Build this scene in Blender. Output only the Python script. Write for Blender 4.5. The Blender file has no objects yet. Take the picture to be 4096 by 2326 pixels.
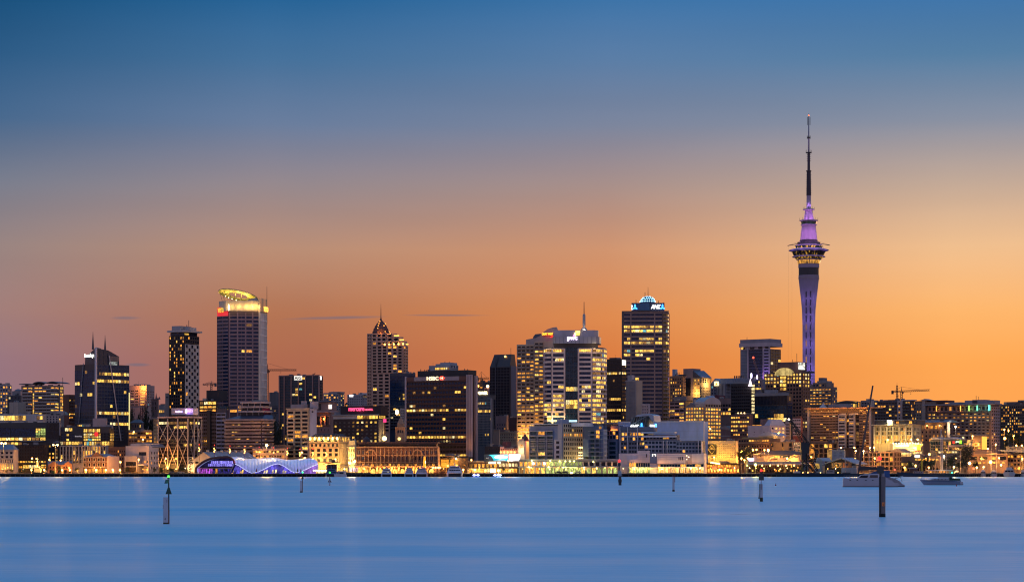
import bpy,math,random
from mathutils import Vector
R = random.Random(7)
S = bpy.context.scene
C = S.collection
rad = math.radians
# ------------------------------------------------------------------ camera
# The far shore lies 1.45 km off; the camera stands 5 m above the water and
# looks level, the frame shifted up.  FPX = focal length in photo pixels.
FPX,HY,CX,CH = 9400.0,1873.0,2048.0,5.0
cam_d = bpy.data.cameras.new('camera')
cam = bpy.data.objects.new('camera',cam_d)
C.objects.link(cam)
cam.location = (0,0,CH)
cam.rotation_euler = (rad(90),0,0)
cam_d.sensor_width = 36
cam_d.lens = FPX/4096*36
cam_d.shift_y = (HY-1163)/4096
cam_d.clip_start = 1
cam_d.clip_end = 60000
S.camera = cam
# ------------------------------------------------------------------ sky
def srgb(r,g,b):
 f = lambda c:c/12.92 if c<=0.04045 else ((c+0.055)/1.055)**2.4
 return (f(r/255),f(g/255),f(b/255),1)
world = bpy.data.worlds.new('World')
S.world = world
world.use_nodes = True
nt = world.node_tree
nt.nodes.clear()
def wn(t,**k):
 n = nt.nodes.new(t)
 for a,v in k.items():
  setattr(n,a,v)
 return n
def wm(op,a,b=None,clamp=False):
 n = wn('ShaderNodeMath',operation=op,use_clamp=clamp)
 for i,v in enumerate((a,b)):
  if v is None:
   continue
  if isinstance(v,(int,float)):
   n.inputs[i].default_value = v
  else:
   nt.links.new(v,n.inputs[i])
 return n.outputs[0]
def wrange(v,a,b,c=0.0,d=1.0,smooth=True):
 n = wn('ShaderNodeMapRange',interpolation_type='SMOOTHSTEP' if smooth else 'LINEAR')
 nt.links.new(v,n.inputs[0])
 for i,q in zip((1,2,3,4),(a,b,c,d)):
  n.inputs[i].default_value = q
 return n.outputs[0]
def wramp(fac,pts):
 n = wn('ShaderNodeValToRGB')
 cr = n.color_ramp
 cr.interpolation = 'EASE' if len(pts)<3 else 'B_SPLINE' if False else 'LINEAR'
 while len(cr.elements)<len(pts):
  cr.elements.new(0.5)
 for e,(p,c) in zip(cr.elements,pts):
  e.position = p
  e.color = c
 nt.links.new(fac,n.inputs[0])
 return n.outputs[0]
def wmix(f,a,b):
 n = wn('ShaderNodeMix',data_type='RGBA')
 nt.links.new(f,n.inputs[0])
 nt.links.new(a,n.inputs[6])
 nt.links.new(b,n.inputs[7])
 return n.outputs[2]
tc = wn('ShaderNodeTexCoord')
sep = wn('ShaderNodeSeparateXYZ')
nt.links.new(tc.outputs['Generated'],sep.inputs[0])
dx,dy,dz = sep.outputs
az = wm('MULTIPLY',wm('ARCTAN2',dx,dy),57.29578)
absaz = wm('ABSOLUTE',az)
el = wm('MULTIPLY',wm('ARCSINE',wm('MAXIMUM',dz,0.0)),57.29578)
t = wm('DIVIDE',el,40.0,True)
# elevation of a photo row, as a ramp position
E = lambda y:max(0.0,math.degrees(math.atan((HY-y)/FPX))/40)
def col(cs,zen):
 ys = (1600,1450,1250,1000,750,500,250,0)
 return [(0.0,srgb(*cs[0]))]+[(E(y),srgb(*c)) for y,c in zip(ys[1:],cs[1:])]+[(0.62,srgb(*zen[0])),(1.0,srgb(*zen[1]))]
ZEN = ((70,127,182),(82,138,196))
left = wramp(t,col([(146,116,126),(150,116,126),(160,124,120),(152,131,128),(120,124,140),(70,104,142),(42,90,133),(14,77,122)],((48,116,170),(82,138,196))))
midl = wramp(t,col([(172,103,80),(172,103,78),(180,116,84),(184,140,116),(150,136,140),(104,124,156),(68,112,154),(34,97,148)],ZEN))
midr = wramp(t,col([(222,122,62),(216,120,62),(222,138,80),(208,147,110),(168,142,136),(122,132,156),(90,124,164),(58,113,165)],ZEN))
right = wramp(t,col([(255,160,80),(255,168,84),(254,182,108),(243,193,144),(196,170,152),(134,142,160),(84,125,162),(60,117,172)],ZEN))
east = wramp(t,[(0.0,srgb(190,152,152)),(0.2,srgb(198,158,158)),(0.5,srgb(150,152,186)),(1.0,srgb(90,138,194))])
sk = wmix(wrange(az,-12.3,-6.0,smooth=False),left,midl)
sk = wmix(wrange(az,-5.0,2.3,smooth=False),sk,midr)
sk = wmix(wrange(az,2.3,10.6,smooth=False),sk,right)
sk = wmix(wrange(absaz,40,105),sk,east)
# thin slate cloud streaks low over the city
mp = wn('ShaderNodeMapping')
mp.inputs['Scale'].default_value = (40,40,320)
nt.links.new(tc.outputs['Generated'],mp.inputs[0])
ns = wn('ShaderNodeTexNoise')
ns.inputs['Scale'].default_value = 1.0
ns.inputs['Detail'].default_value = 4
nt.links.new(mp.outputs[0],ns.inputs['Vector'])
cm = None
for ca,ce,wa,we,tilt in ((-9.35,3.62,.45,.055,.02),(-4.25,3.66,1.5,.05,.03),(-1.6,3.73,1.3,.03,.0),(-9.05,2.5,.36,.05,.0)):
 da = wm('SUBTRACT',az,ca)
 de = wm('SUBTRACT',el,wm('ADD',wm('MULTIPLY',da,tilt),ce))
 q = wm('ADD',wm('POWER',wm('ABSOLUTE',wm('DIVIDE',da,wa)),2.0),wm('POWER',wm('ABSOLUTE',wm('DIVIDE',de,we)),2.0))
 k_ = wrange(wm('ADD',q,wm('MULTIPLY',ns.outputs['Fac'],1.1)),1.5,.35)
 cm = k_ if cm is None else wm('MAXIMUM',cm,k_)
cmn = wm('MULTIPLY',cm,0.6)
cc = wn('ShaderNodeRGB')
cc.outputs[0].default_value = srgb(104,104,122)
sk = wmix(cmn,sk,cc.outputs[0])
# broad faint veils so the gradient is not perfectly smooth
mp2 = wn('ShaderNodeMapping')
mp2.inputs['Scale'].default_value = (3,3,26)
nt.links.new(tc.outputs['Generated'],mp2.inputs[0])
n2 = wn('ShaderNodeTexNoise')
n2.inputs['Scale'].default_value = 1.2
n2.inputs['Detail'].default_value = 3
nt.links.new(mp2.outputs[0],n2.inputs['Vector'])
veil = wrange(n2.outputs['Fac'],0.25,0.75,0.955,1.045,False)
hs = wn('ShaderNodeHueSaturation')
nt.links.new(veil,hs.inputs['Value'])
nt.links.new(sk,hs.inputs['Color'])
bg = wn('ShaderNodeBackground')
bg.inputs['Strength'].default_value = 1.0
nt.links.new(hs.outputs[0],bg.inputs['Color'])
# what is left of the physical twilight sky, sun just under the western horizon
nis = wn('ShaderNodeTexSky',sky_type='NISHITA')
nis.sun_disc = False
nis.sun_elevation = rad(-3)
nis.sun_rotation = rad(24)
bg2 = wn('ShaderNodeBackground')
bg2.inputs['Strength'].default_value = 0.02
nt.links.new(nis.outputs[0],bg2.inputs['Color'])
add = wn('ShaderNodeAddShader')
nt.links.new(bg.outputs[0],add.inputs[0])
nt.links.new(bg2.outputs[0],add.inputs[1])
wo = wn('ShaderNodeOutputWorld')
nt.links.new(add.outputs[0],wo.inputs[0])
# afterglow of the sun that has just set, low in the west behind the city
sun_d = bpy.data.lights.new('sun','SUN')
sun_d.energy = 0.25
sun_d.angle = rad(12)
sun_d.color = (1.0,0.55,0.25)
sun = bpy.data.objects.new('sun',sun_d)
C.objects.link(sun)
sdir = Vector((math.sin(rad(24)),math.cos(rad(24)),math.sin(rad(2))))
sun.rotation_euler = sdir.to_track_quat('Z','Y').to_euler()
S.view_settings.view_transform = 'Standard'
S.view_settings.look = 'None'
S.view_settings.exposure = 0
S.view_settings.gamma = 1
S.view_settings.use_curve_mapping = False
S.render.engine = 'CYCLES'
S.cycles.use_denoising = True
S.cycles.denoising_prefilter = 'ACCURATE'
S.cycles.filter_width = 1.15
S.cycles.max_bounces = 4
S.cycles.diffuse_bounces = 2
S.cycles.glossy_bounces = 3
S.cycles.sample_clamp_indirect = 3
S.cycles.sample_clamp_direct = 0
S.cycles.caustics_reflective = False
S.cycles.caustics_refractive = False
S.cycles.use_light_tree = True
# ------------------------------------------------------------------ materials
MATS = {}
def _new(name):
 m = bpy.data.materials.new(name)
 m.use_nodes = True
 return m,m.node_tree,m.node_tree.nodes['Principled BSDF']
def wall(r,g,b,rough=0.8,metal=0.0,var=0.21,scale=0.12,name='wall_paint'):
 """weathered matt surface, base colour linear; blotches and vertical streaks"""
 k = ('w',r,g,b,rough,metal,var,scale)
 if k in MATS:
  return MATS[k]
 m,n,p = _new(name)
 p.inputs['Roughness'].default_value = rough
 p.inputs['Metallic'].default_value = metal
 g_ = n.nodes.new('ShaderNodeNewGeometry')
 mp = n.nodes.new('ShaderNodeMapping')
 mp.inputs['Scale'].default_value = (1,1,0.35)
 n.links.new(g_.outputs['Position'],mp.inputs[0])
 t = n.nodes.new('ShaderNodeTexNoise')
 t.inputs['Scale'].default_value = scale
 t.inputs['Detail'].default_value = 6
 t.inputs['Roughness'].default_value = 0.65
 n.links.new(mp.outputs[0],t.inputs['Vector'])
 mr = n.nodes.new('ShaderNodeMapRange')
 mr.inputs[1].default_value,mr.inputs[2].default_value = 0.3,0.7
 mr.inputs[3].default_value,mr.inputs[4].default_value = 1-var,1+var
 n.links.new(t.outputs['Fac'],mr.inputs[0])
 oi = n.nodes.new('ShaderNodeObjectInfo')
 m2 = n.nodes.new('ShaderNodeMath');m2.operation = 'MULTIPLY_ADD'
 m2.inputs[1].default_value,m2.inputs[2].default_value = 0.10,0.95
 n.links.new(oi.outputs['Random'],m2.inputs[0])
 m3 = n.nodes.new('ShaderNodeMath');m3.operation = 'MULTIPLY'
 n.links.new(mr.outputs[0],m3.inputs[0]);n.links.new(m2.outputs[0],m3.inputs[1])
 v = n.nodes.new('ShaderNodeVectorMath');v.operation = 'SCALE'
 v.inputs[0].default_value = (r,g,b)
 n.links.new(m3.outputs[0],v.inputs['Scale'])
 n.links.new(v.outputs[0],p.inputs['Base Color'])
 MATS[k] = m
 return m
def glass(r,g,b,rough=0.12,name='window_glass'):
 k = ('g',r,g,b,rough)
 if k in MATS:
  return MATS[k]
 m,n,p = _new(name)
 oi = n.nodes.new('ShaderNodeObjectInfo')
 t = n.nodes.new('ShaderNodeTexNoise')
 t.inputs['Scale'].default_value = 2.2
 tc = n.nodes.new('ShaderNodeTexCoord')
 av = n.nodes.new('ShaderNodeVectorMath');av.operation = 'MULTIPLY_ADD'
 av.inputs[1].default_value = (3,1,1.2)
 n.links.new(tc.outputs['Generated'],av.inputs[0])
 sc = n.nodes.new('ShaderNodeVectorMath');sc.operation = 'SCALE'
 sc.inputs[0].default_value = (91,53,77)
 n.links.new(oi.outputs['Random'],sc.inputs['Scale'])
 n.links.new(sc.outputs[0],av.inputs[2])
 n.links.new(av.outputs[0],t.inputs['Vector'])
 mr = n.nodes.new('ShaderNodeMapRange')
 mr.inputs[1].default_value,mr.inputs[2].default_value = 0.35,0.65
 mr.inputs[3].default_value,mr.inputs[4].default_value = 0.25,1.9
 n.links.new(t.outputs['Fac'],mr.inputs[0])
 v = n.nodes.new('ShaderNodeVectorMath');v.operation = 'SCALE'
 v.inputs[0].default_value = (r,g,b)
 n.links.new(mr.outputs[0],v.inputs['Scale'])
 n.links.new(v.outputs[0],p.inputs['Base Color'])
 p.inputs['Roughness'].default_value = rough
 p.inputs['IOR'].default_value = 1.45
 p.inputs['Specular IOR Level'].default_value = .32
 MATS[k] = m
 return m
def lit(r,g,b,s=1.6,name='lit_window',lo=0.12,sx=4.0,sz=1.6,a=.34,z=.62):
 """lit interior behind glass: bright and dim spots, blinds, every pane different"""
 k = ('l',r,g,b,s,lo,sx,a)
 if k in MATS:
  return MATS[k]
 m,n,p = _new(name)
 m.cycles.emission_sampling = 'NONE'
 oi = n.nodes.new('ShaderNodeObjectInfo')
 tc = n.nodes.new('ShaderNodeTexCoord')
 av = n.nodes.new('ShaderNodeVectorMath');av.operation = 'MULTIPLY_ADD'
 av.inputs[1].default_value = (sx,1,sz)
 n.links.new(tc.outputs['Generated'],av.inputs[0])
 sc = n.nodes.new('ShaderNodeVectorMath');sc.operation = 'SCALE'
 sc.inputs[0].default_value = (91,53,77)
 n.links.new(oi.outputs['Random'],sc.inputs['Scale'])
 n.links.new(sc.outputs[0],av.inputs[2])
 t = n.nodes.new('ShaderNodeTexNoise')
 t.inputs['Scale'].default_value = 1.0
 t.inputs['Detail'].default_value = 3
 n.links.new(av.outputs[0],t.inputs['Vector'])
 mr = n.nodes.new('ShaderNodeMapRange')
 mr.inputs[1].default_value,mr.inputs[2].default_value = a,z
 mr.inputs[3].default_value,mr.inputs[4].default_value = lo,1.0
 n.links.new(t.outputs['Fac'],mr.inputs[0])
 m2 = n.nodes.new('ShaderNodeMath');m2.operation = 'MULTIPLY_ADD'
 m2.inputs[1].default_value,m2.inputs[2].default_value = s*1.0,s*0.45
 n.links.new(oi.outputs['Random'],m2.inputs[0])
 m3 = n.nodes.new('ShaderNodeMath');m3.operation = 'MULTIPLY'
 n.links.new(mr.outputs[0],m3.inputs[0]);n.links.new(m2.outputs[0],m3.inputs[1])
 p.inputs['Base Color'].default_value = (0.03,0.025,0.02,1)
 p.inputs['Roughness'].default_value = 0.2
 p.inputs['Emission Color'].default_value = (r,g,b,1)
 n.links.new(m3.outputs[0],p.inputs['Emission Strength'])
 MATS[k] = m
 return m
def glow(r,g,b,s,name='lamp_glow',sample=False):
 k = ('e',r,g,b,s)
 if k in MATS:
  return MATS[k]
 m,n,p = _new(name)
 if not sample:
  m.cycles.emission_sampling = 'NONE'
 p.inputs['Base Color'].default_value = (0.1,0.1,0.1,1)
 p.inputs['Emission Color'].default_value = (r,g,b,1)
 p.inputs['Emission Strength'].default_value = s
 MATS[k] = m
 return m
YEL = lit(1.0,0.56,0.095,1.9)
AMB = lit(1.0,0.38,0.045,1.8)
WHT = lit(1.0,0.78,0.36,1.6)
DIM = lit(1.0,0.45,0.10,0.4)
GRN = lit(0.75,0.9,0.25,0.9)
TEAL = lit(0.25,0.8,0.9,0.7)
BLUL = lit(0.25,0.2,1.0,1.1)
NAVY = glass(0.010,0.026,0.068)
DARK = glass(0.010,0.012,0.022)
BROWNG = glass(0.030,0.020,0.014)
TEALG = glass(0.010,0.036,0.062)
PALEG = glass(0.05,0.07,0.09)
KINDS = {'office':[(YEL,.62),(WHT,.14),(DIM,.22),(TEAL,.02)],'home':[(AMB,.68),(YEL,.18),(DIM,.12),(WHT,.02)],'warm':[(AMB,.45),(YEL,.45),(DIM,.1)],'white':[(WHT,.7),(YEL,.3)],'green':[(GRN,.75),(YEL,.25)]}
def pick(kind):
 x = R.random()
 for m,p in KINDS[kind]:
  x-=p
  if x<=0:
   return m
 return KINDS[kind][0][0]
 # ------------------------------------------------------------------ geometry helpers
UNIT = {}
def unit(m):
 if m.name not in UNIT:
  me = bpy.data.meshes.new('block')
  v = [(x,y,z) for x in (-.5,.5) for y in (-.5,.5) for z in (-.5,.5)]
  me.from_pydata(v,[],[(0,1,3,2),(4,6,7,5),(0,4,5,1),(2,3,7,6),(0,2,6,4),(1,5,7,3)])
  me.materials.append(m)
  UNIT[m.name] = me
 return UNIT[m.name]
def link(name,me,parent=None):
 o = bpy.data.objects.new(name,me)
 C.objects.link(o)
 if parent is not None:
  o.parent = parent
 return o
def box(par,name,x0,x1,y0,y1,z0,z1,m,rz=0.0):
 o = link(name,unit(m),par)
 o.location = ((x0+x1)/2,(y0+y1)/2,(z0+z1)/2)
 o.scale = (abs(x1-x0),abs(y1-y0),abs(z1-z0))
 if rz:
  o.rotation_euler = (0,0,rz)
 return o
def mesh(par,name,v,f,m,smooth=False):
 me = bpy.data.meshes.new(name)
 me.from_pydata(v,[],f)
 me.materials.append(m)
 if smooth:
  me.polygons.foreach_set('use_smooth',[True]*len(me.polygons))
 me.update()
 return link(name,me,par)
def plan(par,name,poly,z0,z1,m,top=None,smooth=False):
 """vertical prism over a plan polygon (counter-clockwise); top = own plan at z1"""
 n = len(poly)
 tp = top or poly
 v = [(x,y,z0) for x,y in poly]+[(x,y,z1) for x,y in tp]
 f = [(i,(i+1)%n,n+(i+1)%n,n+i) for i in range(n)]+[tuple(range(n,2*n)),tuple(range(n-1,-1,-1))]
 return mesh(par,name,v,f,m,smooth)
def prism(par,name,poly,y0,y1,m):
 """profile in x/z, extruded along y"""
 n = len(poly)
 v = [(x,y0,z) for x,z in poly]+[(x,y1,z) for x,z in poly]
 f = [(i,(i+1)%n,n+(i+1)%n,n+i) for i in range(n)]+[tuple(range(n-1,-1,-1)),tuple(range(n,2*n))]
 return mesh(par,name,v,f,m)
def lathe(par,name,prof,m,n=28,x=0.0,y=0.0,smooth=True):
 v,f = [],[]
 for r,z in prof:
  for i in range(n):
   a = 2*math.pi*i/n
   v.append((x+r*math.cos(a),y+r*math.sin(a),z))
 for j in range(len(prof)-1):
  for i in range(n):
   f.append((j*n+i,j*n+(i+1)%n,(j+1)*n+(i+1)%n,(j+1)*n+i))
 f.append(tuple(range(n-1,-1,-1)))
 f.append(tuple(range((len(prof)-1)*n,len(prof)*n)))
 return mesh(par,name,v,f,m,False if not smooth else False)
def bar(par,name,a,b,r,m,n=6,r2=None):
 """round bar from a to b"""
 a,b = Vector(a),Vector(b)
 d = (b-a).normalized()
 u = d.orthogonal().normalized()
 w = d.cross(u)
 r2 = r if r2 is None else r2
 v = [tuple(p+(u*math.cos(2*math.pi*i/n)+w*math.sin(2*math.pi*i/n))*q) for p,q in ((a,r),(b,r2)) for i in range(n)]
 f = [(i,(i+1)%n,n+(i+1)%n,n+i) for i in range(n)]+[tuple(range(n-1,-1,-1)),tuple(range(n,2*n))]
 return mesh(par,name,v,f,m)
def bars(par,name,segs,r,m,n=4,stuff=False):
 v,f = [],[]
 for a,b in segs:
  a,b = Vector(a),Vector(b)
  d = (b-a).normalized();u = d.orthogonal().normalized();w = d.cross(u)
  k = len(v)
  v+=[tuple(p+(u*math.cos(2*math.pi*i/n+.785)+w*math.sin(2*math.pi*i/n+.785))*r) for p in (a,b) for i in range(n)]
  f+=[(k+i,k+(i+1)%n,k+n+(i+1)%n,k+n+i) for i in range(n)]+[tuple(k+i for i in range(n-1,-1,-1)),tuple(k+n+i for i in range(n))]
 o = mesh(par,name,v,f,m)
 if stuff:
  o['kind'] = 'stuff'
 return o
SPH = {}
def ball(par,name,p,r,m,rx=1,rz=1):
 if m.name not in SPH:
  me = bpy.data.meshes.new('globe')
  v,f,a,b = [],[],8,5
  for j in range(1,b):
   for i in range(a):
    th,ph = math.pi*j/b,2*math.pi*i/a
    v.append((math.sin(th)*math.cos(ph),math.sin(th)*math.sin(ph),math.cos(th)))
  v+=[(0,0,1),(0,0,-1)]
  for j in range(b-2):
   for i in range(a):
    f.append((j*a+i,(j+1)*a+i,(j+1)*a+(i+1)%a,j*a+(i+1)%a))
  for i in range(a):
   f.append((len(v)-2,i,(i+1)%a));f.append((len(v)-1,(b-2)*a+(i+1)%a,(b-2)*a+i))
  me.from_pydata(v,[],f);me.materials.append(m)
  SPH[m.name] = me
 o = link(name,SPH[m.name],par)
 o.location = p
 o.scale = (r*rx,r,r*rz)
 return o
def light(par,p,w,c=(1,.5,.14),r=0.4,name='lamp_light'):
 d = bpy.data.lights.new(name,'POINT')
 d.energy,d.color,d.shadow_soft_size = w,c,r
 o = bpy.data.objects.new(name,d)
 C.objects.link(o)
 o.location = p
 if par is not None:
  o.parent = par
 return o
def spot(par,p,tgt,w,c,ang=60,r=0.4,name='floodlight'):
 d = bpy.data.lights.new(name,'SPOT')
 d.energy,d.color,d.shadow_soft_size,d.spot_size,d.spot_blend = w,c,r,rad(ang),0.7
 o = bpy.data.objects.new(name,d)
 C.objects.link(o)
 o.location = p
 o.rotation_euler = (Vector(p)-Vector(tgt)).to_track_quat('Z','Y').to_euler()
 if par is not None:
  o.parent = par
 return o
def tag(o,label,cat,group=None):
 o['label'],o['category'] = label,cat
 if group:
  o['group'] = group
 return o
def thing(name,label,cat,loc=(0,0,0),rz=0.0,group=None):
 o = bpy.data.objects.new(name,None)
 C.objects.link(o)
 o.location,o.rotation_euler = loc,(0,0,rz)
 return tag(o,label,cat,group)
def P(px,py,D):
 return Vector(((px-CX)/FPX*D,D,CH+(HY-py)/FPX*D))
def ground(D):
 return 2.2 if D<1600 else 2.2+min((D-1600)*0.03,40)
def lettering(par,name,txt,x0,x1,z0,z1,y,m,rz=0.0,depth=0.15,o=(0,0),shear=0.0,off=0.0):
 """raised letters x0..x1 along the face, z0..z1 tall, on a face turned by rz about o"""
 cu = bpy.data.curves.new(name,'FONT')
 cu.body = txt
 cu.extrude = depth
 cu.shear = shear
 cu.offset = off
 cu.resolution_u = 3
 ob = bpy.data.objects.new(name,cu)
 C.objects.link(ob)
 dg = bpy.context.evaluated_depsgraph_get()
 me = bpy.data.meshes.new_from_object(ob.evaluated_get(dg))
 bpy.data.objects.remove(ob)
 bpy.data.curves.remove(cu)
 xs = [v.co.x for v in me.vertices];ys = [v.co.y for v in me.vertices]
 a,b,c,d = min(xs),max(xs),min(ys),max(ys)
 cr,sr = math.cos(rz),math.sin(rz)
 for v in me.vertices:
  X = x0+(v.co.x-a)/(b-a)*(x1-x0)
  Z = z0+(v.co.y-c)/(d-c)*(z1-z0)
  Y = y-v.co.z
  v.co = (o[0]+X*cr-Y*sr,o[1]+X*sr+Y*cr,Z)
 me.materials.clear()
 me.materials.append(m)
 return link(name,me,par)
 # ------------------------------------------------------------------ building kit
ALL = []
class Bd:
 """A building given by its photo edges and its distance.  R: front xl..xc, side
    face xc..xr; L: side face xl..xc, front xc..xr.  Local frame: near corner at the
    origin, front face along y = 0 facing the water, z = 0 at the ground."""
 def __init__(s,name,label,cat,xl,xc,xr,yt,D,m,side='R',ang=None,dep=22,group=None,roofm=None,wallname='wall',build=True):
  s.xc,s.D,s.k,s.side,s.m = xc,D,D/FPX,side,m
  fr,sd = (xc-xl,xr-xc) if side=='R' else (xr-xc,xc-xl)
  if ang is None:
   ang = 28 if sd>0 else 0
  s.a = rad(ang)
  s.W = fr*s.k/math.cos(s.a)
  s.L = sd*s.k/math.sin(s.a) if sd>0 and ang else dep
  az = math.atan((xc-CX)/FPX)
  s.rz = (-s.a if side=='R' else s.a)-az
  s.z0 = ground(D)
  s.o = thing(name,label,cat,((xc-CX)*s.k,D,s.z0),s.rz,group)
  s.x0,s.x1 = (-s.W,0) if side=='R' else (0,s.W)
  s.h = s.z(yt)
  s.n = 0
  s.box_,s.yt,s.plain = (xl,xr),yt,build
  ALL.append(s)
  if build:
   s.w = box(s.o,wallname,s.x0,s.x1,0,s.L,-3,s.h,m)
 def u(s,px):return (px-s.xc)*s.k/math.cos(s.a)
 def v(s,px):return abs(px-s.xc)*s.k/math.sin(s.a)
 def z(s,py):return CH+(HY-py)*s.k-s.z0
 def b(s,name,px0,px1,y0,y1,pyt,pyb,m=None,par=None):
  return box(par or s.o,name,s.u(px0),s.u(px1),y0,y1,s.z(pyb),s.z(pyt),m or s.m)
 def face(s,f,px0,px1):
  if f=='F':
   return s.u(px0),0.0,0.0,s.u(px1)-s.u(px0)
  if f=='R':
   a,b = s.v(px0),s.v(px1)
   return s.x1,a,math.pi/2,b-a
  a,b = s.v(px0),s.v(px1)
  return s.x0,a,-math.pi/2,a-b
 def fac(s,f,px0,px1,pyt,pyb,nc,nr,**k):
  ox,oy,an,w = s.face(f,px0,px1)
  return s.grid(ox,oy,an,w,s.z(pyb),s.z(pyt),nc,nr,**k)
 def grid(s,ox,oy,an,w,z0,z1,nc,nr,fw=.62,fh=.56,p=.15,kind='office',g=None,trim=None,proud=.35,rows=None,cells=None,balc=0.0,rail=None,skip=None,piers=True,bands=True,wname='window',par=None,lowband=None):
  g = g or NAVY
  trim = trim or s.m
  par = par or s.o
  ca,sa = math.cos(an),math.sin(an)
  cw,ch = w/nc,(z1-z0)/nr
  def put(name,t0,t1,q0,q1,za,zb,m):
   tm,qm = (t0+t1)/2,(q0+q1)/2
   o = link(name,unit(m),par)
   o.location = (ox+tm*ca+qm*sa,oy+tm*sa-qm*ca,(za+zb)/2)
   o.scale = (t1-t0,abs(q1-q0),zb-za)
   o.rotation_euler = (0,0,an)
   return o
  streak = False
  for r in range(nr):
   zc = z1-(r+.5)*ch
   pr = min(1,(rows or {}).get(r,p)*(1.75 if kind in ('home','warm') else 1.4))
   for c in range(nc):
    if skip and skip(r,c):
     continue
    tcn = (c+.5)*cw
    pe = min(1,pr*(2.2 if streak else .75)) if pr<.85 else pr
    on = R.random()<pe
    streak = on and kind in ('office','white','warm')
    if cells and (r,c) in cells:
     on = cells[(r,c)]
    m = pick(kind) if on is True else g if not on else on
    if s.n<290:
     put(wname,tcn-cw*fw/2,tcn+cw*fw/2,-.1,.06,zc-ch*fh/2,zc+ch*fh/2,m)
     s.n+=1
  bh = ch*(1-fh)
  if bands and bh>.05:
   for r in range(nr+1):
    zc = z1-r*ch
    za,zb = zc-bh/2,zc+bh/2
    if r==0:zb = zc
    if r==nr:za = zc
    put('floor_band',0 if not balc else -.1,w if not balc else w+.1,.0,proud+.06,za,zb,trim if not (lowband and r%2) else lowband)
    if balc and 0<r<=nr:
     put('balcony',cw*.06,w-cw*.06,0,balc,zc-.16,zc+.1,rail or trim)
     put('railing',cw*.06,w-cw*.06,balc-.1,balc,zc+.12,zc+1.05,glass(.05,.06,.07,.3) if rail is None else rail)
  pw = cw*(1-fw)
  if piers and pw>.05:
   for c in range(nc+1):
    t = c*cw
    a = 0 if c==0 else t-pw/2
    b = w if c==nc else t+pw/2
    put('pier',a,b,0,proud,z0+.02,z1-.02,trim)
 def roof(s,px0,px1,pyt,pyb,m=None,y0=2.0,y1=None,name='plant_room',par=None):
  return s.b(name,px0,px1,y0,y1 or max(4.0,s.L-2),pyt,pyb,m or s.m,par)
 def mast(s,px,pyt,pyb,r=.15,y=3.0,m=None,r2=None,name='mast'):
  return bar(s.o,name,(s.u(px),y,s.z(pyb)),(s.u(px),y,s.z(pyt)),r,m or STEEL,6,r2)
 def sign(s,txt,px0,px1,pyt,pyb,m,f='F',board=None,pad=2,y=-.5,**k):
  ox,oy,an,w = s.face(f,px0,px1)
  ca,sa = math.cos(an),math.sin(an)
  q = -y
  par = s.o
  if board:
   kk = pad*s.k
   par = link('sign',unit(board),s.o)
   t0,t1 = -kk,w+kk
   tm = (t0+t1)/2
   par.location = (ox+tm*ca+(q-.3)*sa,oy+tm*sa-(q-.3)*ca,(s.z(pyt)+s.z(pyb))/2)
   par.scale = (t1-t0,.5,s.z(pyt)-s.z(pyb)+2*kk)
   par.rotation_euler = (0,0,an)
   o = lettering(None,'lettering',txt,0,w,s.z(pyb),s.z(pyt),y,m,an,o=(ox,oy),**k)
   # keep it where it is, under a scaled board
   sc = par.scale
   import mathutils
   M = mathutils.Matrix.LocRotScale(par.location,par.rotation_euler.to_quaternion(),par.scale)
   o.data.transform(M.inverted())
   o.parent = par
   return o
  return lettering(par,'lettering',txt,0,w,s.z(pyb),s.z(pyt),y,m,an,o=(ox,oy),**k)
STEEL = wall(.06,.06,.07,.5,.6,name='dark_steel')
PSTEEL = wall(.35,.35,.37,.45,.5,name='pale_steel')
WHITEP = wall(.62,.58,.58,name='white_paint')
CREAM = wall(.50,.40,.28,name='cream_render')
BEIGE = wall(.40,.32,.26,name='beige_concrete')
PINK = wall(.40,.27,.24,name='pink_concrete')
GREY = wall(.22,.21,.22,name='grey_concrete')
DGREY = wall(.07,.07,.08,name='dark_cladding')
BLACK = wall(.018,.018,.022,.5,name='black_cladding')
BROWN = wall(.10,.055,.04,name='brown_cladding')
BRICK = wall(.20,.075,.045,name='red_brick')
ROOFG = wall(.14,.15,.18,.6,name='grey_roof')
BLUEW = wall(.30,.36,.48,name='bluish_cladding')
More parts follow.
